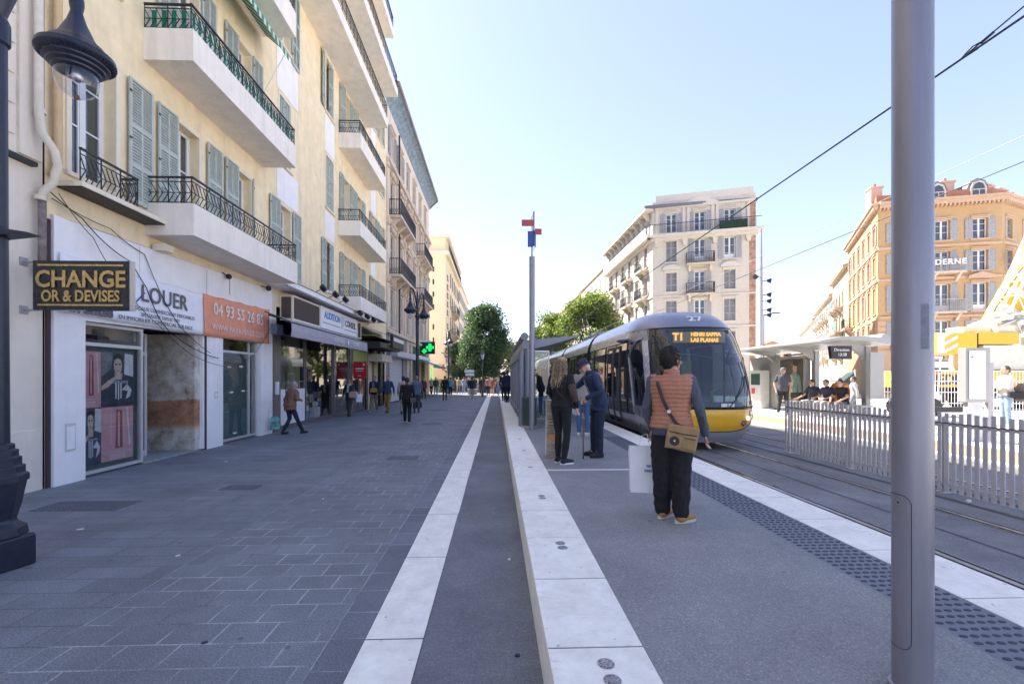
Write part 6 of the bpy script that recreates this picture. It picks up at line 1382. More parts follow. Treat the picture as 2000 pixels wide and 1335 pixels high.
mb = MB().use(M_SHG).cyl((.90, 12.95, .3), (.90, 12.95, 2.5), .10, n=20).cyl((.72, 12.95, .3), (.72, 12.95, 2.4), .085, n=20); mb.build('column', parent=ls, smooth=35)
for y in (14.6, 16.4, 18.2, 20, 21.8, 23.6):
    mb = MB().use(M_SHG).box(.74, .84, y - .09, y + .09, .3, 2.5); mb.build('post', parent=ls)
for y in (13.2, 14.7, 16.5, 18.3, 20.1, 21.9):
    mb = MB().use(M_SGL).add([(.785, y + .02, .55), (.785, y + 1.45, .55), (.785, y + 1.45, 2.3), (.785, y + .02, 2.3)], [(0, 1, 2, 3)]); mb.build('glass_panel', parent=ls)
mb = MB().use(M_STEEL).box(.765, .805, 13.1, 23.6, .50, .54); mb.build('glass_rail', parent=ls)
mb = MB().use(M_SGL).box(1.05, 1.50, 12.98, 12.99, .5, 2.42).use(M_STEEL).box(1.50, 1.52, 12.97, 13.0, .3, 2.45).box(1.05, 1.50, 12.975, 12.995, 2.42, 2.45).box(1.05, 1.5, 12.975, 12.995, .5, .52); mb.build('end_screen', parent=ls)
mb = MB().use(M_SHG).box(.95, 1.35, 15.2, 17.8, .72, .77)
for y in (15.4, 17.6): mb.box(1.1, 1.2, y, y + .08, .3, .72)
mb.build('bench', parent=ls)
mb = MB().use(M_SHG).box(1.0, 1.06, 20.2, 21.5, .7, 2.3).use(mat('faded_poster', (.5, .42, .35), rough=.5, var=.6, nscale=3)).box(1.06, 1.065, 20.25, 21.45, .8, 2.2); mb.build('poster_case', parent=ls)
bn = thing('litter_bin', 'green-grey ribbed litter bin behind the slim sculpture pole', 'bin', (.93, 12.62, .3))
mb = MB().use(mat('bin_green', (.09, .12, .11), rough=.55, metal=.2))
for k in range(14): z = .36 + k * .052; mb.lathe([(.185, z), (.2, z + .012), (.2, z + .034), (.185, z + .045)], (.93, 12.62, 0), n=20)
mb.lathe([(.17, .33), (.17, 1.08)], (.93, 12.62, 0), n=16).lathe([(.205, 1.08), (.21, 1.12), (.15, 1.14)], (.93, 12.62, 0), n=20); mb.build('ribbed_body', parent=bn, smooth=35)
MB().use(mat('stone_base', (.4, .36, .32), rough=.8)).lathe([(.23, .3), (.23, .36)], (.93, 12.62, 0), n=20).build('base', parent=bn)
tt = thing('info_totem', 'low weathered metal totem panel with an orange mark beside the woman in black', 'totem', (.95, 7.85, .3))
M_TOT = mat('totem_tan', (.40, .33, .24), rough=.4, metal=.4, var=.5, nscale=7, stretch=(1, 1, 4))
mb = MB().use(M_TOT).box(.865, 1.045, 7.80, 7.90, .3, 1.29).use(M_STEEL).box(.855, .865, 7.79, 7.91, .3, 1.31); mb.build('panel', parent=tt)
mb = MB().use(mat('orange_mark', (.65, .25, .08), rough=.5)).box(.90, 1.01, 7.793, 7.799, .60, .70).use(mat('brown_print', (.12, .08, .06), rough=.6))
for k in range(3): mb.box(.90, 1.0, 7.793, 7.799, .95 - k * .05, .975 - k * .05)
for k in range(9): mb.box(.885, 1.02, 7.794, 7.799, .82 - k * .022, .825 - k * .022)
mb.build('printed_mark', parent=tt)

# ------------------------------------------------------------------ far platform: shelter, info panel
M_SHL = mat('shelter_pale', (.34, .335, .33), rough=.4, metal=.2, var=.05)
rs = thing('tram_shelter', 'pale curved-roof tram shelter with advert case and glass on the far platform', 'shelter', (11.6, 16, .3))
prf = [(10.15, 2.80), (10.15, 2.84), (10.9, 2.98), (11.6, 2.98), (12.3, 2.92), (12.55, 2.85), (12.55, 2.72), (12.3, 2.74), (11.6, 2.84), (10.9, 2.87)]
MB().use(M_SHL).prism(prf, 7.6, 'y', 13.9).build('roof', parent=rs, smooth=35)
MB().use(M_SHL).cyl((12.52, 14.2, 2.95), (12.52, 21.6, 2.95), .15, n=20).build('gutter_tube', parent=rs, smooth=35)
for y in (14.7, 17.1, 19.5):
    mb = MB().use(M_SHL).prism([(12.2, 2.75), (12.2, 2.3), (11.8, 2.62), (11.0, 2.78), (10.5, 2.82), (11.6, 2.86)], .12, 'y', y - .06).box(12.2, 12.36, y - .1, y + .1, .3, 2.7); mb.build('post', parent=rs)
for a, b in ((14.8, 15.9), (15.9, 16.75)):
    MB().use(M_SGL).add([(12.28, a + .02, .6), (12.28, b - .02, .6), (12.28, b - .02, 2.45), (12.28, a + .02, 2.45)], [(0, 1, 2, 3)]).build('glass_panel', parent=rs)
ad = MB().use(M_SHL).box(12.0, 12.2, 17.25, 18.95, .45, 2.55).build('advert_case', parent=rs, bevel=.02)
M_ADV = mat('advert_dark', (.10, .09, .07), rough=.3, var=.4, nscale=3)
mb = MB().use(M_ADV).box(11.985, 12.0, 17.4, 18.8, .6, 2.42)
def blobp(cy, cz, ry, rz, m, d, rot=0): mb.use(m); mb.prism([(cy + ry*math.cos(q*.4)*math.cos(rot) - rz*math.sin(q*.4)*math.sin(rot), cz + ry*math.cos(q*.4)*math.sin(rot) + rz*math.sin(q*.4)*math.cos(rot)) for q in range(16)], .003, 'x', d)
blobp(18.0, 1.35, .3, .62, mat('ad_teal', (.12, .22, .20), rough=.4, var=.4, nscale=5), 11.981, .25); blobp(18.15, 1.5, .22, .3, mat('ad_cream', (.4, .34, .24), rough=.4, var=.5, nscale=7), 11.977, .4); blobp(18.2, 1.1, .2, .25, mat('ad_cream'), 11.977)
blobp(17.85, 2.05, .14, .2, mat('ad_skin', (.45, .26, .16), rough=.4), 11.973); blobp(17.8, 2.25, .17, .1, mat('ad_hair', (.05, .03, .02), rough=.5), 11.970); blobp(17.55, 1.3, .1, .5, mat('ad_teal'), 11.974, -.15)
mb.use(mat('ad_white', (.6, .55, .5), rough=.5)).box(11.98, 11.984, 17.5, 18.7, .68, .76).box(11.98, 11.984, 17.6, 18.6, .84, .90); mb.build('advert_picture', parent=ad)
mb = MB().use(mat('ticket_white', (.62, .62, .62), rough=.5)).box(11.7, 12.1, 19.75, 20.6, .3, 2.0).use(mat('ticket_screen', (.05, .09, .09), rough=.2)).box(11.69, 11.7, 19.8, 20.5, 1.35, 1.85).use(mat('red_strip')).box(11.68, 11.7, 20.2, 20.45, .95, 1.2); mb.build('ticket_machine', parent=rs, bevel=.01)
mb = MB().use(M_SHL).box(12.15, 12.2, 19.1, 21.4, .35, 2.6); mb.build('back_panel', parent=rs)
mb = MB().use(M_BLACK).prism([(10.55, 2.28), (11.2, 2.26), (11.2, 2.68), (10.5, 2.68)], .12, 'y', 13.95); dm = mb.build('hanging_display', parent=rs)
text('Direction', (10.86, 13.94, 2.55), (1, 0, 0), (0, -1, 0), .13, M_WHT, dm, depth=.002); text('13:38', (10.88, 13.94, 2.40), (1, 0, 0), (0, -1, 0), .13, M_WHT, dm, depth=.002)
mb = MB().use(mat('display_brown', (.10, .08, .08), rough=.5)).box(10.5, 11.3, 20.4, 20.55, 2.25, 2.6); mb.build('hanging_display', parent=rs)
mb = MB().use(M_WHT).box(12.18, 12.195, 17.3, 18.9, 2.57, 2.66).use(mat('red_strip')).box(12.17, 12.18, 18.6, 18.75, 2.58, 2.65); mb.build('station_name', parent=rs)
mb = MB().use(M_SHL).box(11.65, 12.1, 14.2, 16.9, .73, .78)
for y in (14.4, 15.5, 16.7): mb.box(11.8, 11.9, y, y + .08, .3, .73)
mb.build('bench', parent=rs)
mb = MB().use(M_SHL).box(12.05, 12.5, 14.25, 14.3, 1.0, 2.5); mb.build('side_sign', parent=rs)
kp = thing('timetable_stand', 'white framed timetable panel standing on the far platform behind the fence', 'information panel', (10.4, 9.6, .3))
mb = MB().use(M_SHL).box(10.08, 10.62, 9.42, 9.60, 1.15, 2.32); mb.build('frame', parent=kp, bevel=.012)
mb = MB().use(mat('timetable_sheet', (.72, .73, .70), rough=.4, var=.03)).box(10.13, 10.50, 9.405, 9.42, 1.22, 2.26).use(mat('faint_print', (.45, .46, .45), rough=.5))
for k in range(9): mb.box(10.16, 10.16 + .2 + .1 * ((k * 7) % 3) / 2, 9.402, 9.405, 1.6 + k * .055, 1.605 + k * .055)
mb.use(mat('red_strip')).prism([(10.2 + .02*math.cos(q), 2.12 + .02*math.sin(q)) for q in range(6)], .003, 'y', 9.402); mb.build('timetable', parent=kp)
mb = MB().use(mat('panel_leg_white', (.58, .58, .58), rough=.5)).box(10.16, 10.50, 9.46, 9.56, .3, 1.15); mb.build('leg', parent=kp)
mb = MB().use(mat('mauve_post', (.42, .38, .40), rough=.5)).box(10.66, 10.78, 9.5, 9.58, .3, 2.0); tag(mb.build('flat_post'), 'narrow mauve post standing right beside the white timetable panel', 'post')
mb = MB().use(M_BLACK).box(10.2, 12.0, 10.9, 11.05, .82, .95).box(10.3, 10.4, 10.92, 11.02, .3, .82).box(11.8, 11.9, 10.92, 11.02, .3, .82); tag(mb.build('leaning_rail'), 'low dark leaning rail on the far platform behind the pickets', 'rail')

# ------------------------------------------------------------------ construction site behind the far platform
cf = thing('mesh_fence', 'white welded mesh site fence behind the far shelter and the crane', 'fence', (18, 19.5, 0))
M_MESH = mat('white_mesh', (.72, .72, .72), rough=.5)
for i in range(6):
    mb = MB().use(M_MESH); x0 = 14.4 + i * 2.35; y0 = 20.6 - i * .35
    for k in range(16): mb.box(x0 + k * .15, x0 + k * .15 + .012, y0, y0 + .012, .1, 2.0)
    for z in (.1, .5, 1.0, 1.5, 1.95): mb.box(x0, x0 + 2.3, y0 - .01, y0 + .02, z, z + .04)
    mb.box(x0, x0 + .04, y0 - .02, y0 + .03, 0, 2.05).box(x0 + 2.26, x0 + 2.3, y0 - .02, y0 + .03, 0, 2.05); mb.build('mesh_panel', parent=cf)
M_CY = mat('crane_yellow', (.70, .40, .02), rough=.4, var=.08); M_CW = mat('crane_white', (.62, .60, .52), rough=.45, var=.1)
cr = thing('mobile_crane', 'yellow and white mobile crane with a raised lattice boom at the right edge', 'crane', (30, 25, 0))
mb = MB().use(M_CY).box(24.6, 26.85, 23.8, 25.9, 2.95, 4.12).use(M_BLACK).box(26.86, 26.92, 23.79, 25.8, 2.95, 4.12); mb.use(M_CY).box(26.93, 29.3, 23.85, 25.8, 3.5, 4.15); cwt = mb.build('counterweight', parent=cr, bevel=.03)
mb = MB().use(M_CW).box(24.58, 25.0, 23.785, 23.80, 2.97, 4.1)
for k in range(3): z = 3.0 + k * .42; mb.prism([(25.0, z), (25.75, z + .38), (25.75, z + .58), (25.0, z + .2)], .012, 'y', 23.787)
mb.build('warning_stripe', parent=cwt)
mb = MB().use(M_CW).box(27.3, 36, 23.9, 25.8, 2.1, 3.45).box(28.2, 30.5, 24.0, 25.6, 4.15, 4.75).box(26.6, 28.2, 24.3, 25.3, 4.15, 4.5).cyl((26.8, 23.9, 4.55), (27.9, 23.9, 4.7), .16, n=10).box(31, 33.2, 23.7, 25.6, 3.45, 5.4).use(M_PANE).box(31.2, 33.0, 23.68, 23.7, 4.0, 5.2); mb.build('superstructure', parent=cr, bevel=.02)
mb = MB().use(M_CW)
for (x, z) in ((27.6, 4.6), (28.3, 4.8), (29.0, 4.55), (29.7, 4.9)): mb.box(x, x + .5, 23.7, 24.1, z, z + .45).cyl((x, 23.65, z + .2), (x + .8, 23.65, z + .35), .06, n=8)
mb.use(M_STEEL).cyl((28, 23.7, 4.5), (30.3, 23.8, 5.3), .09, n=10); mb.build('winch_gear', parent=cr)
mb = MB().use(M_CY).box(22.8, 37, 23.6, 26.0, 1.15, 2.05).use(M_BLACK).box(23, 37, 23.8, 25.8, .7, 1.15)
mb.build('chassis', parent=cr, bevel=.03)
text('MEDIACO', (25.5, 23.58, 1.55), (1, 0, 0), (0, -1, 0), .75, mat('dark_letters', (.05, .04, .06), rough=.5), cr, depth=.01, bold=.02)
for x in (24.2, 25.9, 29.5, 31.2, 32.9, 35.2):
    mb = MB().use(M_BLACK).cyl((x, 23.5, .62), (x, 24.0, .62), .62, n=24).use(M_CW).cyl((x, 23.47, .62), (x, 23.5, .62), .3, n=16); mb.build('wheel', parent=cr)
# boom: four chords with lacing
b0 = Vector((29.0, 24.4, 4.3)); b1 = Vector((36.9, 24.4, 21.8)); bd = (b1 - b0).normalized(); bn_ = Vector((-bd.z, 0, bd.x)); bw = Vector((0, 1, 0))
mb = MB().use(M_CW); cn_ = [(-.55, -.5), (.55, -.5), (.55, .5), (-.55, .5)]
for i, j in cn_: mb.cyl(b0 + bn_ * i + bw * j, b1 + bn_ * i * .8 + bw * j * .8, .07, n=8)
Ln = (b1 - b0).length; k = int(Ln / .9)
for q in range(k):
    p = b0 + bd * (Ln * q / k); r = b0 + bd * (Ln * (q + 1) / k)
    for (a, b) in zip(cn_, cn_[1:] + cn_[:1]):
        mb.cyl(p + bn_ * a[0] + bw * a[1], r + bn_ * b[0] + bw * b[1], .035, n=6).cyl(r + bn_ * a[0] + bw * a[1], r + bn_ * b[0] + bw * b[1], .03, n=6)
mb.build('lattice_boom', parent=cr)
c0 = Vector((28.9, 24.9, 4.2)); c1 = Vector((37.5, 24.9, 18.5)); mb = MB().use(M_CY).bar(c0, c1, .9, 1.1).use(M_CW)
d = (c1 - c0).normalized()
for k in range(4): mb.bar(c0 + d * (1.2 + k * 1.1), c0 + d * (1.6 + k * 1.1), .92, 1.12)
mb.build('telescopic_boom', parent=cr, bevel=.03)
cr.location.x -= .75
# striped site post (red and white) and cone
mb = MB().use(M_WHT)
for s in (-1, 1): mb.bar((21.5 + s * .22, 21.5, 2.7), (21.5 + s * .02, 21.5, .0), .05, .03)
mb.box(21.2, 21.8, 21.48, 21.52, 2.6, 2.7).use(mat('red_strip')).box(21.3, 21.7, 21.47, 21.5, 1.9, 2.0); tag(mb.build('site_trestle'), 'narrow white V-shaped site trestle behind the slatted fence', 'trestle')
mb = MB().use(mat('dark_tarp', (.05, .08, .08), rough=.8, var=.3)); mb.prism([(15.0, .9), (15.3, 1.5), (15.9, 1.95), (16.0, .3), (14.9, .3)], .5, 'y', 19.6); tag(mb.build('tarpaulin', bevel=.1), 'dark green tarpaulin heap seen through the far shelter glass', 'tarpaulin')
mb = MB().use(mat('orange_site_machine', (.75, .28, .05), rough=.6)).box(17.9, 18.9, 19.0, 19.9, .3, 1.6).use(M_CY).box(17.7, 18.3, 18.9, 19.5, 1.6, 2.3).use(M_BLACK).cyl((18.0, 18.9, .4), (18.0, 20.0, .4), .4, n=14).cyl((18.8, 18.9, .4), (18.8, 20.0, .4), .4, n=14); tag(mb.build('site_machine', bevel=.04), 'small orange and yellow site machine behind the shelter glass', 'machine')
# far avenue street furniture
sp = thing('direction_sign', 'white direction boards on a thin post at the start of the tree-lined avenue', 'sign', (-2.6, 44, 0))
mb = MB().use(M_WHT).box(-3.05, -2.1, 43.95, 44, 2.15, 2.42).box(-2.95, -2.1, 43.95, 44, 1.85, 2.08); mb.build('board', parent=sp)
MB().use(M_STEEL).cyl((-2.45, 44.03, 0), (-2.45, 44.03, 2.5), .035, n=8).build('post', parent=sp)
mb = MB().use(M_WHT).box(-6.8, -6.2, 60.3, 60.4, 2.6, 3.4).use(mat('red_strip')).box(-7.1, -6.8, 60.3, 60.4, 2.6, 3.4); tag(mb.build('wall_sign'), 'small red and white sign projecting at the peach wall corner', 'sign')
pt = thing('planter', 'pink stone planter box in the middle of the avenue', 'planter', (-2.0, 45, 0))
MB().use(mat('pink_stone', (.5, .36, .32), rough=.8)).prism([(-2.75, 0), (-1.95, 0), (-1.85, .55), (-2.85, .55)], .9, 'y', 45).build('box', parent=pt)
for k, (x, y, w) in enumerate(((-5.9, 50, 1.6), (-4.9, 54, 1.8))):
    t = thing('hedge', ('dark clipped hedge by the side street at the foot of the avenue trees', 'second dark hedge behind the first at the foot of the avenue trees')[k], 'hedge', (x, y, 0))
    rnd = random.Random(k + 40); mb = MB().use(M_LFD)
    for i in range(1800):
        p = Vector((x + rnd.uniform(-w/2, w/2), y + rnd.uniform(-.5, .5), rnd.uniform(.1, 1.5))); a = Vector((rnd.gauss(0, 1), rnd.gauss(0, 1), rnd.gauss(0, 1))).normalized(); b = a.cross(Vector((rnd.random(), rnd.random(), 1))).normalized(); s = .12
        mb.add([p - a*s*.5, p + b*s*.4, p + a*s*.5, p - b*s*.4], [(0, 1, 2, 3)])
    mb.build('foliage', parent=t, fix=False)
# ------------------------------------------------------------------ people
def remesh(mb, voxel, it=4, amp=0., freq=9., m=None, name='body', band=None):
    me = mb.mesh(name, fix=True); o = bpy.data.objects.new('tmp', me); COL.objects.link(o)
    r = o.modifiers.new('r', 'REMESH'); r.mode = 'VOXEL'; r.voxel_size = voxel
    s = o.modifiers.new('s', 'SMOOTH'); s.factor = .5; s.iterations = it
    dg = bpy.context.evaluated_depsgraph_get(); out = bpy.data.meshes.new_from_object(o.evaluated_get(dg)); bpy.data.objects.remove(o)
    if amp or band:
        out.update(); ns = [v.normal.copy() for v in out.vertices]
        for v, n_ in zip(out.vertices, ns):
            c = v.co; d = 0
            if amp:
                d += amp * (noise.noise(Vector((c.x * freq, c.y * freq, c.z * freq * .9))) + .6 * (1 - 2 * abs(noise.noise(Vector((c.x * freq * 1.7 + 5, c.y * freq * 1.7, c.z * freq * 1.2))))) - .3)
            if band: d += band[1] * (abs(math.sin(math.pi * (c.z + .006 * noise.noise(c * 14)) / band[0])) ** .5 - .8)
            v.co = c + n_ * d
    out.materials.clear(); out.materials.append(m)
    for p in out.polygons: p.use_smooth = True
    out.name = name; return out
def clothmat(name, c=(.1, .1, .1), **k): return mat(name, c, **{**dict(rough=.85, var=.12, nscale=10, bump=.25, bscale=160), **k})
M_SKIN = mat('skin', (.52, .30, .21), rough=.5, var=.08, nscale=14); M_SKIN2 = mat('skin_tan', (.38, .21, .14), rough=.5, var=.08, nscale=14)
def limb(mb, pts, rs, n=12):
    for (a, b), (r0, r1) in zip(zip(pts[:-1], pts[1:]), zip(rs[:-1], rs[1:])):
        mb.cyl(a, b, r0, r1, n=n)
    for p, r in zip(pts, rs): mb.sph(p, r * .995, n)
def hand(mb, wrist, d, side, up, curl=.5, sc=1.):
    """palm, four bent fingers of unequal length and a thumb leaving the side of the palm"""
    d = Vector(d).normalized(); side = Vector(side); side = (side - d * side.dot(d)).normalized(); pn = d.cross(side).normalized() * up   # pn: direction fingers curl to
    w = Vector(wrist)
    for k in range(4):
        off = (k - 1.5) * .019 * sc; a = w + side * off * .7 + d * .012; b = w + side * off + d * .082 * sc; mb.cyl(a, b, .014 * sc, .011 * sc, n=8); mb.sph(a, .014 * sc, 8); mb.sph(b, .011 * sc, 8)
        L = (.072, .080, .074, .058)[k] * sc; p = b; dirv = d.copy()
        for j, f in enumerate((.45, .32, .23)):
            ang = curl * (.55, .8, .6)[j]; dirv = (dirv * math.cos(ang) + pn * math.sin(ang)).normalized(); pn2 = (pn * math.cos(ang) - dirv * 0).normalized()
            q = p + dirv * L * f; mb.cyl(p, q, (.0092 - .0008*j) * sc, (.0086 - .0008*j) * sc, n=8); mb.sph(q, (.0086 - .0008*j) * sc, 8); p = q
    a = w + side * -.026 * sc + d * .022; t1 = a + (side * -.6 + d * .75 + pn * .25).normalized() * .036 * sc; t2 = t1 + (side * -.1 + d * .85 + pn * .5).normalized() * .03 * sc
    mb.cyl(a, t1, .013 * sc, .0105 * sc, n=8); mb.sph(t1, .0105 * sc, 8); mb.cyl(t1, t2, .0105 * sc, .009 * sc, n=8); mb.sph(t2, .009 * sc, 8)
SEC = [(.86, .15, .105, 0), (.93, .162, .118, -.01), (1.0, .155, .108, 0), (1.09, .135, .095, .005), (1.2, .145, .10, .01), (1.32, .165, .11, .005), (1.40, .165, .098, 0), (1.45, .12, .075, -.005)]
def person(label, x, y, z, rz, H=1.72, top=None, pants=None, shoes=None, hair=('short', (.05, .035, .03)), skin=None, lean=0., headyaw=0., headpitch=0., armL=None, armR=None, legL=None, legR=None, voxel=.02, w=1., pelvis=None,
           hem=.84, sleeve='long', fold=.006, curl=.6, extra=None, pw=1., group=None, band=None, vest=None, skirt=None, hd=None, headfwd=0., toe=0.):
    """local frame: x right, y forward, z up, metres at H = 1.72"""
    skin = skin or M_SKIN; S = H / 1.72
    t = thing('person', label, 'person', (x, y, z), group, rz)
    root = Matrix.Translation((x, y, z)) @ Matrix.Rotation(rz, 4, 'Z') @ Matrix.Scale(S, 4)
    dp_ = Vector(pelvis or (0, 0, 0)); P0_ = Vector((0, 0, .95)); RL = Matrix.Rotation(-lean, 3, 'X')
    def T(p):
        p = Vector(p); k = min(1, max(0, (p.z - .92) / .25)); q = p
        if p.z > .92: q = P0_ + (Matrix.Rotation(-lean * (.55 + .45 * min(1, max(0, (p.z - 1.1) / .35))), 3, 'X') @ (p - P0_))
        return q + dp_
    hy = Matrix.Rotation(headyaw, 3, 'Z') @ Matrix.Rotation(-headpitch - lean * .3, 3, 'X')
    HC = T((0, .015 + headfwd, 1.605)); 
    def Hd(p): return HC + hy @ Vector(p)
    sides = {}
    for s, al, ll in ((-1, armL, legL), (1, armR, legR)):
        sh_ = T((s * .166 * w ** .5, -.0, 1.398)); 
        if al: el, wr = Vector(al[0]), Vector(al[1])
        else: el, wr = T((s * .235 * w, -.02, 1.13)), T((s * .245 * w, .05, .885))
        hip = Vector((s * .088, 0, .90)) + dp_
        kn, an = (Vector(ll[0]), Vector(ll[1])) if ll else (Vector((s * .095, .02, .49)), Vector((s * .095, -.01, .085)))
        sides[s] = (sh_, el, wr, hip, kn, an, (al[2] if al and len(al) > 2 else (wr - el)))
    def ring_loft(mb, secs, add, n=20):
        vs = []
        for (zz, rx, ry, yo) in secs:
            for i in range(n):
                a = 2 * math.pi * i / n; cx, cy = math.cos(a), math.sin(a)
                vs.append(T(((rx * w + add) * math.copysign(abs(cx) ** .85, cx), (ry * (1 + (w - 1) * 1.2) + add) * math.copysign(abs(cy) ** .9, cy) + yo, zz)))
        k = len(secs); mb.add(vs, [(j*n+i, j*n+(i+1) % n, (j+1)*n+(i+1) % n, (j+1)*n+i) for j in range(k-1) for i in range(n)] + [tuple(range(n))[::-1], tuple(range((k-1)*n, k*n))])
    # body
    mb = MB().use(skin); ring_loft(mb, SEC, -.008)
    limb(mb, [T((0, -.01, 1.42)), T((0, .0, 1.53)), HC + Vector((0, -.01, -.04))], [.065, .05, .05])
    def esph(c, r, sc):
        o = len(mb.v); mb.sph((0, 0, 0), r, 18, sc)
        for i in range(o, len(mb.v)): mb.v[i] = tuple(Hd(Vector(mb.v[i]) + Vector(c)))
    esph((0, 0, .01), .1, (.78, .96, 1.08)); esph((0, .028, -.055), .06, (.93, 1.05, 1.05)); esph((0, .05, -.095), .028, (1.2, 1, .9)); esph((0, .072, .028), .03, (1.8, .7, .5))
    for s in (-1, 1): esph((s * .079, -.005, -.01), .03, (.35, .65, 1.05)); esph((s * .045, .062, -.03), .028, (1, .8, .9))
    mb.cyl(Hd((0, .088, .015)), Hd((0, .113, -.022)), .009, .015, n=8); mb.sph(Hd((0, .108, -.026)), .0155, 8); mb.sph(Hd((0, .085, -.062)), .016, 8)
    for s in (-1, 1):
        sh_, el, wr, hip, kn, an, hdir = sides[s]
        limb(mb, [sh_, el, wr], [.052, .040, .027]); mid = sh_.lerp(el, .4); mb.sph(mid, .050, 12); mb.sph(el.lerp(wr, .3), .042, 12)
        hand(mb, wr, hdir, (0, 1, 0) if abs(Vector(hdir).normalized().y) < .8 else (0, 0, 1), s if abs(Vector(hdir).normalized().y) < .8 else -s, curl)
        limb(mb, [hip, kn, an], [.078, .046, .031]); mb.sph(kn.lerp(an, .3) + Vector((0, -.008, 0)), .047, 12); mb.cyl(an, an + Vector((0, .10, -.05)), .034, .03)
    place(remesh(mb, voxel * .8, 2, m=skin, name='body'), 'body', root, t)
    # trousers
    if pants is not None:
        mb = MB().use(pants); ring_loft(mb, [q for q in SEC if q[0] < 1.05] + [(1.04, .145, .10, 0)], .012)
        for s in (-1, 1):
            _, _, _, hip, kn, an, _ = sides[s]
            limb(mb, [hip + Vector((s * .002, 0, 0)), hip.lerp(kn, .45), kn, kn.lerp(an, .5), an + Vector((0, 0, .015))], [.100, .088 * (.5 + pw/2), max(.061, .064 * pw), max(.062, .058 * pw), max(.046, .050 * pw)])
        place(remesh(mb, voxel * .8, 3, fold * 1.2, 11, pants, 'trousers'), 'trousers', root, t)
    # top
    if top is not None:
        secs = [(hem, .158, .115, 0)] if hem < .86 else []
        secs += [q for q in SEC if q[0] > hem] if hem >= .86 else SEC
        secs = secs if secs[0][0] <= hem + .01 or hem < .86 else [(hem, .155, .108, 0)] + secs
        mb = MB().use(top); ring_loft(mb, secs, .022)
        mb.cyl(T((0, -.005, 1.42)), T((0, 0, 1.495)), .078, .060, n=14)
        if sleeve != 'none':
            for s in (-1, 1):
                sh_, el, wr, *_ = sides[s]
                e2, w2 = (el, wr) if sleeve == 'long' else (sh_.lerp(el, .62), None)
                if w2 is not None: limb(mb, [sh_, sh_.lerp(el, .5), el, el.lerp(wr, .5), el.lerp(wr, .97)], [.066, .058, .051, .047, .040])
                else: limb(mb, [sh_, e2], [.068, .062])
                mb.sph(sh_, .068, 12)
        place(remesh(mb, voxel * .7, 3, fold, 10, top, 'top', band), 'top', root, t)
    if vest is not None:
        mb = MB().use(vest); ring_loft(mb, [(.93, .165, .118, 0)] + [q for q in SEC if q[0] > .93], .040); 
        for s in (-1, 1): mb.sph(sides[s][0] + Vector((-s * .02, 0, .0)), .078, 12)
        mb.cyl(T((0, -.012, 1.42)), T((0, -.008, 1.515)), .09, .072, n=16)
        place(remesh(mb, voxel * .6, 2, .002, 10, vest, 'padded_vest', (.042, .010)), 'padded_vest', root, t)
    if skirt is not None:
        mb = MB().use(skirt); mb.lathe([(.17, 1.0), (.2, .85), (.23, .5)], n=16, sy=.8); place(remesh(mb, voxel, 2, .01, 8, skirt, 'skirt'), 'skirt', root, t)
    # shoes
    sm = shoes or M_BLACK
    for s in (-1, 1):
        an = sides[s][5]; kn = sides[s][4]; f = (Matrix.Rotation(toe, 3, 'Z') @ Vector((s * .12, 1, 0))).normalized(); b = Vector((an.x, an.y, max(0, an.z - .085)))
        tilt = 0 
        mb = MB().use(sm); limb(mb, [b + Vector((0, -.035, .05)), b + f * .06 + Vector((0, 0, .048)), b + f * .155 + Vector((0, 0, .036))], [.042, .044, .034]); mb.cyl(b + Vector((0, -.005, .045)), an + Vector((0, 0, .02)), .043, .042)
        me = remesh(mb, max(.008, voxel * .6), 2, m=sm, name='shoe')
        for v in me.vertices:
            if v.co.z < b.z + .012: v.co.z = b.z + .012
        so = place(me, 'shoe', root, t)
        sb = MB().use(hd[0] if hd else sm); g = Vector((-f.y, f.x, 0)); poly = []
        for k in range(18):
            a = 2 * math.pi * k / 18; q = b + f * (.058 + .132 * math.cos(a)) + g * (.046 * math.sin(a)); poly.append((q.x, q.y))
        sb.prism(poly, .028, 'z', b.z + .0); place(sb.mesh('sole'), 'sole', root, so)
    # hair
    kind, hc = hair[0], hair[1]; hm = mat('hair_%d_%d_%d' % tuple(int(c * 255) for c in hc), hc, rough=.6, var=.35, nscale=60, bump=.5, bscale=120, stretch=(1, 1, .2))
    mb = MB().use(hm); o = 0; vol = hair[2] if len(hair) > 2 else 1.
    def hs(c, r, sc):
        o = len(mb.v); mb.sph((0, 0, 0), r, 16, sc)
        for i in range(o, len(mb.v)): mb.v[i] = tuple(Hd(Vector(mb.v[i]) + Vector(c)))
    if kind in ('short', 'long', 'curly', 'puff', 'bun', 'grey'):
        hs((0, -.018, .03), .1 * vol, (.86, .96, 1.02)); hs((0, -.05, -.015), .075, (1.05, .75, 1.1))
    if kind == 'long': hs((0, -.065, -.10), .09, (1.05, .55, 1.6))
    if kind == 'puff': hs((0, -.01, .05), .15, (1.1, 1, .9))
    if kind == 'bun': hs((0, -.11, .04), .045, (1, 1, 1))
    if kind == 'curly': hs((0, -.055, -.06), .1, (1.15, .62, 1.3)); hs((0, -.09, -.20), .1, (1.15, .5, 1.4)); hs((0, -.01, .06), .1, (.95, .9, .7))
    if kind == 'cap':
        hs((0, -.03, -.02), .085, (.98, .85, .8))
    if mb.v: place(remesh(mb, min(voxel, .012), 2, .004 if kind != 'short' else .003, 40, hm, 'hair'), 'hair', root, t)
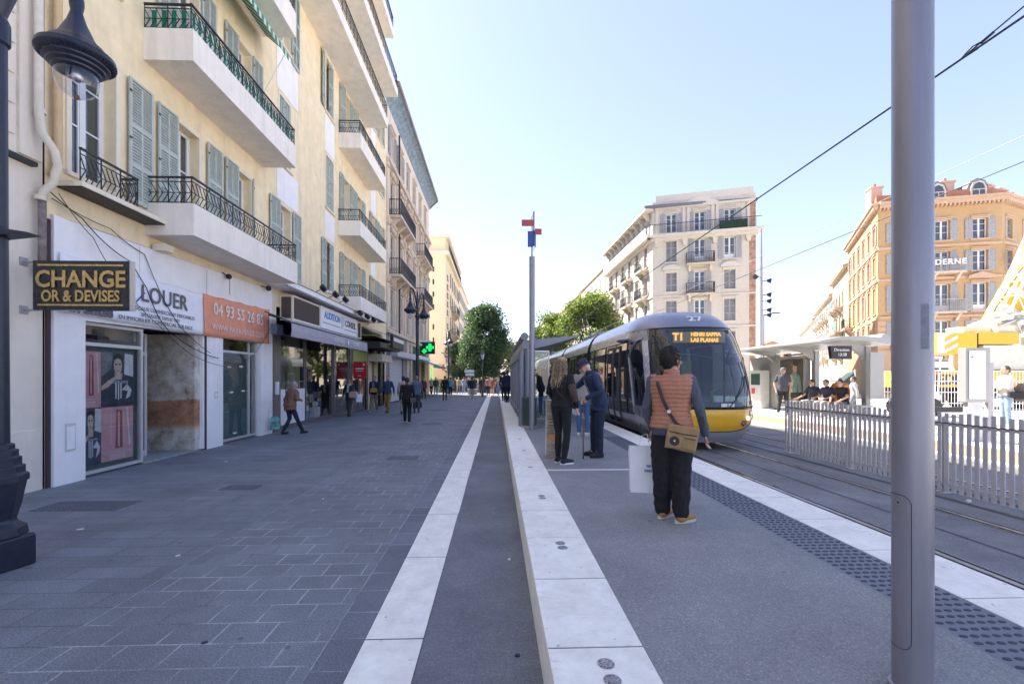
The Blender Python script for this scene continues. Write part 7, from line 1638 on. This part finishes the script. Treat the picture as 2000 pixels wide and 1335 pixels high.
    if vol > 1:
        rnd = random.Random(9); mb = MB().use(hm)
        for k in range(420):
            a = rnd.uniform(R(150), R(390)); e = rnd.uniform(-.75, 1.5); d = Vector((math.cos(a) * math.cos(e), math.sin(a) * math.cos(e), math.sin(e))); p = Vector((d.x * .090, d.y * .102 - .018, d.z * .108 + .028)); L = rnd.uniform(.018, .045)
            t1 = Vector((rnd.gauss(0, .35), rnd.gauss(0, .35) - .2, -.9)); q = p + d * L * .35 + t1 * L * .6; mb.tube([Hd(p * .97), Hd(p + d * L * .35), Hd(q)], [.0035, .003, .0008], 4)
        place(mb.mesh('loose_hair', True), 'loose_hair', root, t)
    if kind == 'curly':
        rnd = random.Random(5); mb = MB().use(hm); hm2 = mat('hair_blonde_light', (.72, .56, .36), rough=.45, var=.2, nscale=80); hm3 = mat('hair_brown_dark', (.28, .18, .10), rough=.5, var=.2, nscale=80)
        for k in range(230):
            mb.use((hm, hm2, hm3)[k % 3]); a = rnd.uniform(R(150), R(390)); st = Vector((.078 * math.cos(a), .085 * math.sin(a) - .02, rnd.uniform(.0, .10))); L = rnd.uniform(.28, .46); ph = rnd.uniform(0, 6); rr = rnd.uniform(.006, .014); pts = []
            spread = rnd.uniform(1.0, 1.75)
            for j in range(13):
                u = j / 12; c = Vector((st.x * (1 + (spread - 1) * min(1, u * 2)) + .012 * math.sin(ph), st.y * (1 + .35 * u) - .045 * u, st.z + .03 * math.sin(min(1, u * 3) * 1.5) - L * u)); c += Vector((rr * math.cos(u * 26 + ph), rr * math.sin(u * 26 + ph), 0)); pts.append(Hd(c))
            mb.tube(pts, [.0045 * (1 - .6 * j / 12) + .001 for j in range(13)], 4)
        place(mb.mesh('curls', True), 'curls', root, t)
    # eyes and mouth
    if voxel < .016:
        mb = MB().use(mat('eye_dark', (.03, .02, .02), rough=.2))
        for s in (-1, 1): mb.sph(Hd((s * .031, .083, .004)), .0085, 8)
        mb.use(mat('lip', (.38, .14, .12), rough=.5)).cyl(Hd((-.022, .088, -.058)), Hd((.022, .088, -.058)), .005, n=6)
        for s in (-1, 1): mb.use(hm).cyl(Hd((s * .018, .092, .028)), Hd((s * .046, .084, .026)), .004, n=5)
        place(mb.mesh('face_features', True), 'face_features', root, t)
    if extra: extra(t, root, T, Hd, sides)
    return t, root, T, Hd, sides
def addmesh(mb, name, root, parent, smooth=False): return place(mb.mesh(name, smooth), name, root, parent)
def hatcap(t, root, Hd, c, brim=True, vox=.01):
    mb = MB().use(c); prof = [(.092, .03), (.094, .055), (.088, .09), (.065, .118), (.03, .132), (.002, .136)]; vs = []; n = 20
    for r, z in prof:
        for i in range(n): a = 2*math.pi*i/n; vs.append(Hd((r * .94 * math.cos(a), r * 1.08 * math.sin(a) - .005, z)))
    mb.add(vs, [(j*n+i, j*n+(i+1) % n, (j+1)*n+(i+1) % n, (j+1)*n+i) for j in range(len(prof)-1) for i in range(n)] + [tuple(range(n))[::-1]])
    if brim:
        vs = []
        for i in range(9):
            a = math.pi * (i + .0) / 8; vs += [Hd((.083 * math.cos(a), .088 * math.sin(a), .04)), Hd((.075 * math.cos(a), .09 + .085 * math.sin(a) ** .7 - .02, .030 - .01*math.sin(a)))]
        mb.add(vs, [(2*i, 2*i+2, 2*i+3, 2*i+1) for i in range(8)])
    return addmesh(mb, 'cap', root, t, True)
def strap(mb, pts, w_, th, nrm=None):
    for a, b in zip(pts[:-1], pts[1:]): mb.bar(a, b, w_, th, up=nrm or (0, 0, 1))

# --- woman in the orange padded vest (foreground, seen from behind)
M_VEST = clothmat('padded_orange', (.44, .185, .105), rough=.55, nscale=5, var=.1); M_SLV = clothmat('slate_sleeve', (.085, .095, .125)); M_BLKT = clothmat('black_trousers', (.012, .012, .014)); M_TSHOE = clothmat('tan_shoe', (.42, .19, .07), rough=.6); M_SOLE = mat('cream_sole', (.66, .60, .48), rough=.7)
rzv = R(-24)
t, root, T, Hd, sd = person('woman in an orange padded vest and black trousers waiting with her back turned', 1.70, 4.36, .3, rzv, 1.66, M_SLV, M_BLKT, M_TSHOE, ('short', (.022, .016, .015), 1.1), voxel=.010, w=1.05, pw=1.6, fold=.008,
    headyaw=R(-42), headpitch=R(-2), armL=((-.245, .02, 1.12), (-.20, .14, .90), (.05, .15, -1)), armR=((.26, -.04, 1.13), (.315, .03, .87), (.02, .12, -1)), legL=((-.088, .03, .49), (-.088, .05, .085)), legR=((.088, .0, .49), (.09, -.05, .085)), vest=M_VEST, hem=.86, hd=(M_SOLE,), curl=.75, toe=R(-38))
M_BROWN = mat('dark_strap', (.045, .03, .028), rough=.7); M_KHAKI = clothmat('khaki_bag', (.36, .23, .11), nscale=14, rough=.8)
mb = MB().use(M_BROWN); sp_ = [(-.115, .06, 1.49), (-.13, -.04, 1.475), (-.12, -.148, 1.36), (-.075, -.165, 1.22), (-.02, -.168, 1.10), (.04, -.178, 1.0), (.10, -.19, .955)]
strap(mb, [Vector(p) for p in sp_], .032, .006, (0, -1, 0)); strap(mb, [Vector(p) for p in [(.29, -.16, .97), (.27, .02, 1.12), (.20, .15, 1.25), (.0, .17, 1.38), (-.115, .06, 1.49)]], .032, .006, (0, 1, 0)); mb.use(M_STEEL).lathe([(.016, -.004), (.02, 0), (.016, .004)], (-.015, -.176, 1.1), n=12, rot=Matrix.Rotation(R(90), 3, 'X')); so = addmesh(mb, 'bag_strap', root, t)
bg_ = thing('shoulder_bag', 'brown canvas shoulder bag hanging behind the hip of the woman in the orange vest', 'bag', tuple(root @ Vector((.2, -.2, .7))))
mb = MB().use(M_KHAKI)
vs = []; nx_, nz_ = 8, 8
mb.box(.055, .335, -.265, -.185, .735, .965).box(.075, .19, -.295, -.255, .745, .86).box(.205, .325, -.29, -.255, .76, .88); me = remesh(mb, .008, 5, .004, 18, M_KHAKI, 'bag_body'); place(me, 'bag_body', root @ Matrix.Rotation(R(9), 4, 'Y') @ Matrix.Translation((-.225, .01, .01)), bg_)
mb = MB().use(M_BROWN); vs = [(.06, -.275, .95), (.33, -.275, .95)]
mb.tube([(.075, -.27, .90), (.2, -.276, .895), (.325, -.27, .90)], .004, 5).tube([(.215, -.297, .865), (.32, -.297, .865)], .003, 5).lathe([(.045, -.002), (.045, .002)], (.135, -.300, .82), n=14, rot=Matrix.Rotation(R(90), 3, 'X')); mb.use(M_WHT).sph((.135, -.304, .82), .009, 8)
place(mb.mesh('bag_trim'), 'bag_trim', root @ Matrix.Rotation(R(9), 4, 'Y') @ Matrix.Translation((-.225, .01, .01)), bg_)
# white paper bag
pb = thing('paper_bag', 'white carrier bag with small blue print held by the woman in the orange vest', 'bag', (1.40, 4.62, .55))
mb = MB().use(mat('white_bag', (.88, .87, .87), rough=.6, var=.05)); rn = random.Random(3)
ring = []
for k, z in enumerate((.0, .12, .27, .40, .47)):
    for (a, b) in ((-.135, -.06), (-.05, -.066), (.06, -.062), (.135, -.06), (.125, 0), (.135, .06), (.0, .055), (-.135, .06), (-.123, 0)): ring.append((a + rn.uniform(-.006, .006) - .01 * (z / .47), b * (1 - .25 * z / .47) + rn.uniform(-.006, .006), z))
mb.add(ring, [(j*9+i, j*9+(i+1) % 9, (j+1)*9+(i+1) % 9, (j+1)*9+i) for j in range(4) for i in range(9)] + [tuple(range(9))[::-1]])
MB_ = Matrix.Translation((1.53, 4.68, .50)) @ Matrix.Rotation(R(-10), 4, 'Z'); place(mb.mesh('bag_body', 35), 'bag_body', MB_, pb)
mb = MB().use(M_WHT); mb.tube([(-.05, -.045, .46), (-.03, -.045, .58), (.03, -.045, .60), (.06, -.045, .46)], .004, 5); place(mb.mesh('handle'), 'handle', MB_, pb)
place(text_mesh('NICE', size=.036, m=M_INKB, depth=.001, bold=.001, align='LEFT'), 'lettering', MB_ @ textM((.02, -.070, .275), (1, 0, 0), (0, -1, 0)), pb); place(text_mesh('PARIS', size=.036, m=M_INKB, depth=.001, bold=.001, align='LEFT'), 'lettering', MB_ @ textM((.0, -.070, .225), (1, 0, 0), (0, -1, 0)), pb)
# --- blonde woman in black
M_BLK2 = clothmat('black_jersey', (.010, .010, .012)); M_LACE = clothmat('lace_sleeve', (.10, .06, .045), var=.9, nscale=45)
t, root, T, Hd, sd = person('woman in black with long curly blonde hair and black and white trainers', 1.05, 7.30, .3, R(-42), 1.70, M_BLK2, M_BLK2, clothmat('trainer_black', (.02, .02, .022)), ('curly', (.46, .33, .19)), voxel=.011, w=1.0, pw=.86, fold=.005, hem=.92, toe=R(-18),
    headyaw=R(-8), headpitch=R(3), armL=((-.25, -.0, 1.15), (-.20, .16, 1.02), (.1, .6, -.6)), armR=((.25, -.03, 1.15), (.22, .12, .93), (-.05, .25, -1)), legL=((-.09, .05, .50), (-.085, .03, .085)), legR=((.09, .03, .49), (.085, -.05, .085)), hd=(M_WHT,), curl=.5)
mb = MB().use(M_LACE); s_, e_, w_ = sd[1][0], sd[1][1], sd[1][2]; limb(mb, [s_.lerp(e_, .55), e_, e_.lerp(w_, .45)], [.064, .061, .056]); place(remesh(mb, .008, 2, .002, 40, M_LACE, 'lace_sleeve'), 'lace_sleeve', root, t)
mb = MB().use(M_BROWN); strap(mb, [Vector(p) for p in [(-.12, .02, 1.45), (-.06, -.13, 1.3), (.03, -.135, 1.16), (.13, -.10, 1.05)]], .018, .008, (0, -1, 0)); strap(mb, [Vector(p) for p in [(.16, .1, .98), (.3, .28, .92), (.30, .4, .95)]], .02, .008); addmesh(mb, 'bag_strap', root, t)
mb = MB().use(M_WHT)
for s in (-1, 1):
    b = sd[s][5]; mb.tube([(b.x + .047, b.y + .0, b.z - .04), (b.x + .05, b.y + .05, b.z - .055), (b.x + .055, b.y + .10, b.z - .035)], .007, 5)
addmesh(mb, 'shoe_stripe', root, t)
# --- old man with a cane
M_NAVYJ = clothmat('navy_jacket', (.022, .038, .085), nscale=7); M_NAVYT = clothmat('navy_trousers', (.014, .022, .045)); M_CAPN = clothmat('navy_cap', (.02, .03, .07))
t, root, T, Hd, sd = person('stooped old man in a navy jacket and cap leaning on a cane', 1.80, 7.92, .3, R(97), 1.74, M_NAVYJ, M_NAVYT, clothmat('black_shoe', (.012, .012, .014), rough=.5), ('cap', (.62, .58, .52)), voxel=.011, w=1.08, pw=1.15, fold=.007, lean=R(20), headfwd=.03,
    headyaw=R(10), headpitch=R(22), armL=((-.27, .06, 1.13), (-.17, .27, 1.02), (.25, .7, -.5)), armR=((.23, .30, 1.22), (.12, .62, 1.14), (-.1, 1, -.05)), hem=.80, legL=((-.10, .03, .49), (-.10, .02, .085)), legR=((.10, .05, .49), (.11, .05, .085)), skin=mat('skin_pink', (.60, .32, .23), rough=.5, var=.12, nscale=20), curl=.9)
hatcap(t, root, Hd, M_CAPN)
mb = MB().use(mat('cap_brown', (.20, .07, .05), rough=.8)); vs = []; n = 14
for z in (.028, .06):
    for i in range(n + 1): a = math.pi * i / n; vs.append(Hd((.0895 * math.cos(a), .103 * math.sin(a) - .003, z)))
mb.add(vs, [(i, i + 1, n + 2 + i, n + 1 + i) for i in range(n)]); addmesh(mb, 'cap_band', root, t, True)
M_PLAID = clothmat('plaid_shirt', (.30, .32, .36), var=.8, nscale=22); mb = MB().use(M_PLAID)
for k in range(6): a = T((-.0, .138 , 1.38 - k * .08)); b = T((-.0, .143, 1.30 - k * .08)); mb.bar(a, b, .06, .02, up=(0, 1, 0))
addmesh(mb, 'plaid_shirt', root, t); mb = MB().use(M_NAVYJ); mb.lathe([(.085, -.02), (.092, .03), (.082, .045)], T((0, -.002, 1.47)), n=18, sy=.95, cap=False); addmesh(mb, 'collar', root, t, True)
hp = root @ (sd[-1][2] + Vector((.015, .065, -.045)))
cn = thing('walking_cane', 'thin brown wooden walking cane under the old man\'s hand', 'cane', (hp.x, hp.y, .3))
mb = MB().use(mat('cane_wood', (.20, .09, .05), rough=.5)).tube([(hp.x, hp.y - .02, .305), (hp.x, hp.y, hp.z - .02), (hp.x, hp.y, hp.z + .0), (hp.x + .03, hp.y, hp.z + .03), (hp.x + .08, hp.y, hp.z + .025)], .009, 8); mb.build('shaft', parent=cn, smooth=True); MB().use(M_BLACK).cyl((hp.x, hp.y - .02, .3), (hp.x, hp.y - .02, .33), .013, n=10).build('rubber_tip', parent=cn)
M_JEAN = clothmat('blue_jeans', (.07, .13, .27)); M_JEANL = clothmat('light_jeans', (.22, .30, .42)); M_WSH = clothmat('white_shoe', (.6, .6, .6)); M_GREYC = clothmat('grey_coat', (.30, .29, .28)); M_TAUPE = clothmat('taupe_bag', (.20, .16, .14))
W1 = dict(legL=((-.09, .16, .50), (-.09, .25, .10)), legR=((.09, .02, .49), (.09, -.20, .12)), armL=((-.24, -.08, 1.14), (-.25, -.10, .90)), armR=((.24, .03, 1.14), (.24, .18, .93)))
W2 = dict(legR=((.09, .16, .50), (.09, .25, .10)), legL=((-.09, .02, .49), (-.09, -.20, .12)), armR=((.24, -.08, 1.14), (.25, -.10, .90)), armL=((-.24, .03, 1.14), (-.24, .18, .93)))
person('person in blue jeans and white shoes half hidden behind the old man', 2.05, 10.7, .3, R(-25), 1.72, M_GREYC, M_JEAN, M_WSH, ('short', (.08, .06, .05)), voxel=.018)
person('person with a dark backpack standing under the near shelter roof', 1.62, 15.6, .3, R(20), 1.7, clothmat('black_coat', (.015, .015, .02)), M_JEAN, M_WSH, ('long', (.03, .025, .025)), voxel=.022, hem=.75)
person('person with big dark curly hair walking at the far end of the platform kerb', .45, 26.5, .3, R(170), 1.68, clothmat('black_coat'), clothmat('black_coat'), None, ('puff', (.02, .015, .015)), voxel=.025, **W1)
person('person in dark blue at the outer end of the shelter, beside the curly haired walker', .62, 24.9, .3, R(10), 1.78, M_NAVYJ, M_NAVYT, None, voxel=.025, **W2)

# --- people on the paving, left
def bagbox(name, label, cat, x, y, z, w_, d, h, m, rz=0., handle=True):
    t = thing(name, label, cat, (x, y, z)); M = Matrix.Translation((x, y, z)) @ Matrix.Rotation(rz, 4, 'Z')
    mb = MB().use(m).prism([(-w_/2, 0), (w_/2, 0), (w_/2 * .95, h * .8), (w_/2 * .5, h), (-w_/2 * .5, h), (-w_/2 * .95, h * .8)], d, 'y', -d/2); place(remesh(mb, .015, 2, .01, 12, m, 'bag_body'), 'bag_body', M, t)
    if handle: mb = MB().use(m).tube([(-w_ * .2, 0, h * .95), (0, 0, h + .14), (w_ * .2, 0, h * .95)], .006, 5); place(mb.mesh('handle'), 'handle', M, t)
    return t
M_BRC = clothmat('brown_jacket', (.20, .115, .07)); 
t, root, T, Hd, sd = person('elderly man in a brown jacket with a black crossbody strap walking by the shop window', -6.12, 13.75, 0, R(-38), 1.58, M_BRC, M_NAVYT, None, ('short', (.30, .29, .28)), voxel=.014, w=1.28, lean=R(12), hem=.80, legR=((.09, .18, .50), (.09, .36, .09)), legL=((-.09, .03, .49), (-.09, -.18, .10)), armL=((-.28, -.02, 1.12), (-.26, -.02, .86)), armR=((.27, .08, 1.14), (.2, .25, 1.1)))
mb = MB().use(M_BLACK); strap(mb, [Vector(p) for p in [(-.10, .05, 1.46), (-.10, -.10, 1.44), (0, -.135, 1.25), (.14, -.12, 1.02), (.20, -.02, .92)]], .03, .01, (0, -1, 0)); addmesh(mb, 'crossbody_strap', root, t)
bagbox('shopping_bag', 'white and teal plastic shopping bag carried by the elderly man in brown', 'bag', -6.50, 13.62, .16, .26, .14, .38, mat('teal_bag', (.15, .42, .42), rough=.5, var=.9, nscale=7), R(20))
t, root, T, Hd, sd = person('woman in a dark coat and pale scarf walking towards the camera with bags', -6.40, 20.1, 0, R(178), 1.62, clothmat('dark_green_coat', (.02, .035, .03)), clothmat('dark_grey_leg', (.06, .065, .07)), None, ('short', (.03, .025, .02)), skin=M_SKIN2, voxel=.018, hem=.72, **{**W1, 'armL': ((-.26, .08, 1.12), (-.12, .22, 1.02))})
mb = MB().use(clothmat('pale_scarf', (.5, .48, .44))); mb.lathe([(.09, 1.38), (.11, 1.43), (.08, 1.49)], (0, .02, 0), n=14).bar((.0, .16, 1.42), (.02, .17, 1.1), .09, .02, up=(0, 1, 0)); addmesh(mb, 'scarf', root, t)
bagbox('handbag', 'pale pink handbag on the arm of the woman in the dark coat', 'bag', -6.15, 19.85, .82, .36, .18, .26, mat('pink_bag', (.55, .38, .34), rough=.6), 0.); bagbox('shopping_bag', 'white shopping bag beside the pink handbag of the woman in the dark coat', 'bag', -5.92, 19.9, .62, .26, .14, .34, M_WHT, .3)
t, root, T, Hd, sd = person('man in a dark jacket with a mustard waist bag walking towards the camera', -5.86, 22.1, 0, R(175), 1.76, clothmat('dark_navy', (.015, .02, .04)), clothmat('camo_trousers', (.22, .20, .17), var=.5, nscale=16), clothmat('grey_shoe', (.3, .28, .26)), ('short', (.05, .035, .03)), skin=M_SKIN2, voxel=.018, hem=.84, **W2)
mb = MB().use(clothmat('blue_shirt', (.12, .2, .32))).bar((0, .135, 1.42), (0, .150, .98), .10, .02, up=(0, 1, 0)); addmesh(mb, 'shirt', root, t)
bagbox('waist_bag', 'mustard yellow waist bag across the front of the man in the dark jacket', 'bag', -5.83, 21.88, .98, .32, .13, .2, clothmat('mustard', (.42, .26, .05)), 0, False)
person('man in a blue denim jacket and mustard trousers walking towards the camera', -5.16, 21.9, 0, R(172), 1.78, clothmat('denim_jacket', (.035, .06, .12)), clothmat('mustard_trousers', (.34, .18, .04)), clothmat('brown_shoe', (.12, .07, .04)), ('short', (.06, .05, .045)), voxel=.018, hem=.86, **W1)
person('person in a beige top walking away just left of the man in black', -4.28, 21.2, 0, R(15), 1.74, clothmat('beige_top', (.42, .34, .30)), clothmat('stone_trousers', (.30, .27, .25)), None, ('short', (.03, .02, .02)), voxel=.02, **W2)
person('man in a blue jacket walking away just right of the man in black', -3.75, 21.6, 0, R(10), 1.76, clothmat('steel_blue_jacket', (.10, .15, .22)), clothmat('dark_grey_leg'), None, ('short', (.25, .22, .2)), voxel=.02, **W1)
t, root, T, Hd, sd = person('man dressed all in black walking away in the middle of the paving', -3.28, 16.9, 0, R(8), 1.68, clothmat('black_hoodie', (.010, .010, .011)), clothmat('black_hoodie'), clothmat('black_hoodie'), ('short', (.03, .022, .02)), voxel=.014, w=1.12, pw=1.15, hem=.80, hd=(M_WHT,), **W1)
mb = MB().use(clothmat('grey_bag', (.10, .10, .11))); mb.box(.12, .34, -.24, -.12, .78, .96); place(remesh(mb, .014, 3, .003, 12, clothmat('grey_bag'), 'hip_bag'), 'hip_bag', root, t)
def far(label, px_x, Y, X, face, top, pants, hair=('short', (.05, .04, .03)), H=1.72, wk=W1, **k):
    person(label, X, Y, 0, R(face), H, top, pants, k.pop('shoes', None), hair, voxel=.028, fold=0.01, **wk, **k)
cm = clothmat
far('man in a white top and dark shorts outside the pharmacy', 0, 43.5, -6.15, 175, cm('white_tee', (.55, .55, .52)), cm('black_hoodie'), shoes=M_WSH)
far('man in an olive jacket and pale jeans by the pharmacy corner', 0, 41.0, -5.40, 180, cm('olive_jacket', (.09, .10, .07)), M_JEANL, wk=W2, shoes=M_WSH)
far('tall person in black walking away past the pharmacy', 0, 33.2, -3.72, 8, cm('black_hoodie'), cm('dark_grey_leg'), H=1.8)
far('person in a turquoise and pale blue top beyond the tall walker in black', 0, 41.5, -4.15, 5, cm('turquoise', (.10, .36, .44)), cm('black_hoodie'), wk=W2, shoes=M_WSH)
far('man in a dark jacket and cream trousers walking away along the white strip', 0, 34.6, -1.86, 5, cm('dark_navy'), cm('cream_trousers', (.5, .46, .40)), wk=W2, shoes=M_WSH)
far('person in lavender with jeans in the middle distance of the avenue', 0, 47.5, -3.35, 10, cm('lavender', (.33, .32, .42)), M_JEANL)
far('person in pale yellow near the direction boards', 0, 47.0, -3.85, 170, cm('pale_yellow', (.50, .46, .28)), cm('grey_leg', (.25, .25, .27)), wk=W2)
far('person in dark blue left of the direction sign post', 0, 48.5, -2.95, 185, M_NAVYJ, M_JEAN)
far('tall person in black by the pink planter', 0, 45.5, -1.45, 175, cm('black_hoodie'), cm('black_hoodie'), wk=W2, shoes=M_WSH)
far('woman in a red-brown dress in the avenue crowd', 0, 46, -.35, 180, cm('rust_dress', (.25, .07, .05)), M_SKIN, ('long', (.1, .06, .03)), H=1.66, hem=.6)
rnd = random.Random(21); tops = [('navy', (.02, .03, .08)), ('charcoal', (.04, .04, .045)), ('grey', (.22, .22, .23)), ('burgundy', (.16, .02, .03)), ('white', (.5, .5, .5)), ('olive', (.10, .11, .06)), ('pink', (.45, .22, .22)), ('light blue', (.2, .3, .42))]
spots = [(-2.4, 52, 'beside the planter'), (-1.9, 55, 'under the big tree'), (-.7, 50, 'right of the big tree trunk'), (.05, 49, 'near the end of the platform kerb'), (.5, 54, 'behind the kerb end'), (.95, 51, 'close to the far end of the shelter'), (-.2, 57, 'far off under the tree canopy'), (1.3, 57, 'far off behind the shelter'), (-3.1, 60, 'far off by the hedges'), (-1.2, 63, 'deep in the avenue'), (.3, 66, 'deepest in the avenue crowd'), (-4.4, 49.5, 'by the clipped hedge'), (1.0, 45.5, 'just beyond the end of the platform'), (-2.2, 43, 'right of the direction boards'), (-.75, 43.5, 'left of the white strip end'), (-4.9, 45.5, 'in front of the clipped hedge'), (-.3, 52.5, 'between the tree and the kerb'), (-3.6, 55, 'between the hedges and the big tree'), (.2, 43, 'standing at the end of the street strip'), (-5.7, 36, 'in front of the green pharmacy front'), (-1.6, 59, 'straight behind the big tree trunk')]
for i, (X, Y, wh) in enumerate(spots):
    a, b = tops[i % 8], ('dark', (.03, .03, .035)) if i % 3 else ('jeans', (.08, .13, .24))
    far(f'distant pedestrian in a {a[0]} top {wh}', 0, Y, X, rnd.choice([0, 180, 20, 200]), cm('far_' + a[0].replace(' ', '_'), a[1]), cm('farp_' + b[0], b[1]), H=rnd.uniform(1.6, 1.82), wk=rnd.choice([W1, W2]))
# --- far platform people
M_DTEE = cm('dark_tee', (.07, .07, .10)); 
t, root, T, Hd, sd = person('man in a dark polo shirt and cap standing on the far platform', 10.62, 16.5, .3, R(158), 1.74, M_DTEE, cm('black_jeans', (.02, .02, .022)), M_WSH, ('cap', (.2, .15, .1)), voxel=.014, sleeve='short', hem=.86, headyaw=R(-35), legL=((-.11, .03, .49), (-.16, .0, .085)), legR=((.11, .03, .49), (.16, .04, .085)), armL=((-.26, -.06, 1.14), (-.2, .02, .92)), armR=((.27, -.06, 1.14), (.24, .06, .90)))
hatcap(t, root, Hd, cm('grey_cap', (.14, .15, .18)))
SIT = dict(pelvis=(0, 0, -.42), legL=((-.12, .44, .50), (-.12, .46, .085)), legR=((.12, .44, .50), (.12, .46, .085)))
for (y, lab, c, hy_, aL, aR, hc) in ((16.35, 'man in a navy shirt on the far bench, leftmost of the three seated', (.03, .035, .07), -20, ((-.3, .1, .74), (-.3, .36, .66), (0, 1, -.2)), ((.3, .16, .72), (.36, .40, .60), (.4, .8, -.2)), (.10, .04, .02)),
        (15.65, 'man in a navy shirt on the far bench, in the middle of the three seated', (.035, .04, .09), 15, ((-.28, .12, .72), (-.05, .34, .62), (1, .4, 0)), ((.28, .12, .72), (.05, .34, .60), (-1, .4, 0)), (.02, .018, .018)),
        (14.98, 'man in a black shirt leaning forward on the far bench, rightmost of the three seated', (.015, .015, .02), 10, ((-.28, .2, .74), (-.16, .44, .58), (0, .8, -.5)), ((.26, .2, .72), (.1, .44, .56), (0, .8, -.5)), (.02, .015, .012))):
    person(lab, 11.72, y, .3, R(105), 1.74, cm('bench_shirt_%d' % int(y * 10), c), cm('light_trousers_%d' % int(y*10), (.4, .38, .36) if y > 15.2 else (.12, .12, .13)), M_WSH, ('short', hc), voxel=.014, sleeve='short', hem=.86, lean=R(10), headyaw=R(hy_), headpitch=R(12), armL=aL, armR=aR, **SIT)
mb = MB().use(cm('black_bag', (.02, .02, .022))); mb.box(11.5, 11.85, 16.9, 17.4, .80, 1.10); tag(MB().build('x') if 0 else place(remesh(mb, .02, 3, .012, 8, cm('black_bag'), 'backpack'), 'backpack', Matrix.Identity(4)), 'black bag lying on the far bench beside the leftmost seated man', 'bag')
person('worker in an orange high visibility jacket bending behind the bench', 13.6, 17.6, .05, R(150), 1.75, cm('hi_vis_orange', (.85, .24, .04)), cm('hi_vis_orange'), None, ('short', (.6, .6, .6)), voxel=.018, lean=R(35), w=1.3, headpitch=R(10))
person('pale-clothed pedestrian walking behind the far shelter glass', 15.0, 18.6, .0, R(60), 1.72, cm('white_tee'), cm('grey_leg'), M_WSH, voxel=.022, **W1)
t, root, T, Hd, sd = person('woman in a cream top and light jeans with folded arms by the timetable stand', 14.22, 12.21, .3, R(72), 1.70, cm('cream_top', (.58, .50, .45)), M_JEANL, M_WSH, ('short', (.05, .045, .04)), voxel=.014, w=1.15, hem=.9, headyaw=R(5), armL=((-.27, .12, 1.14), (.02, .28, 1.16), (1, .3, .1)), armR=((.27, .12, 1.14), (-.02, .30, 1.12), (-1, .3, .1)))
bagbox('backpack', 'taupe backpack on the back of the woman in the cream top', 'bag', 14.58, 12.05, 1.02, .30, .26, .50, cm('taupe_pack', (.24, .20, .18)), R(90), False)
mb = MB().use(cm('black_bag')); mb.box(-.30, .12, -.24, -.10, .80, 1.0).box(-.30, -.2, -.2, .1, .84, 1.0); place(remesh(mb, .014, 3, .006, 12, cm('black_bag'), 'waist_bag'), 'waist_bag', root, t)
bpy.context.view_layer.update()
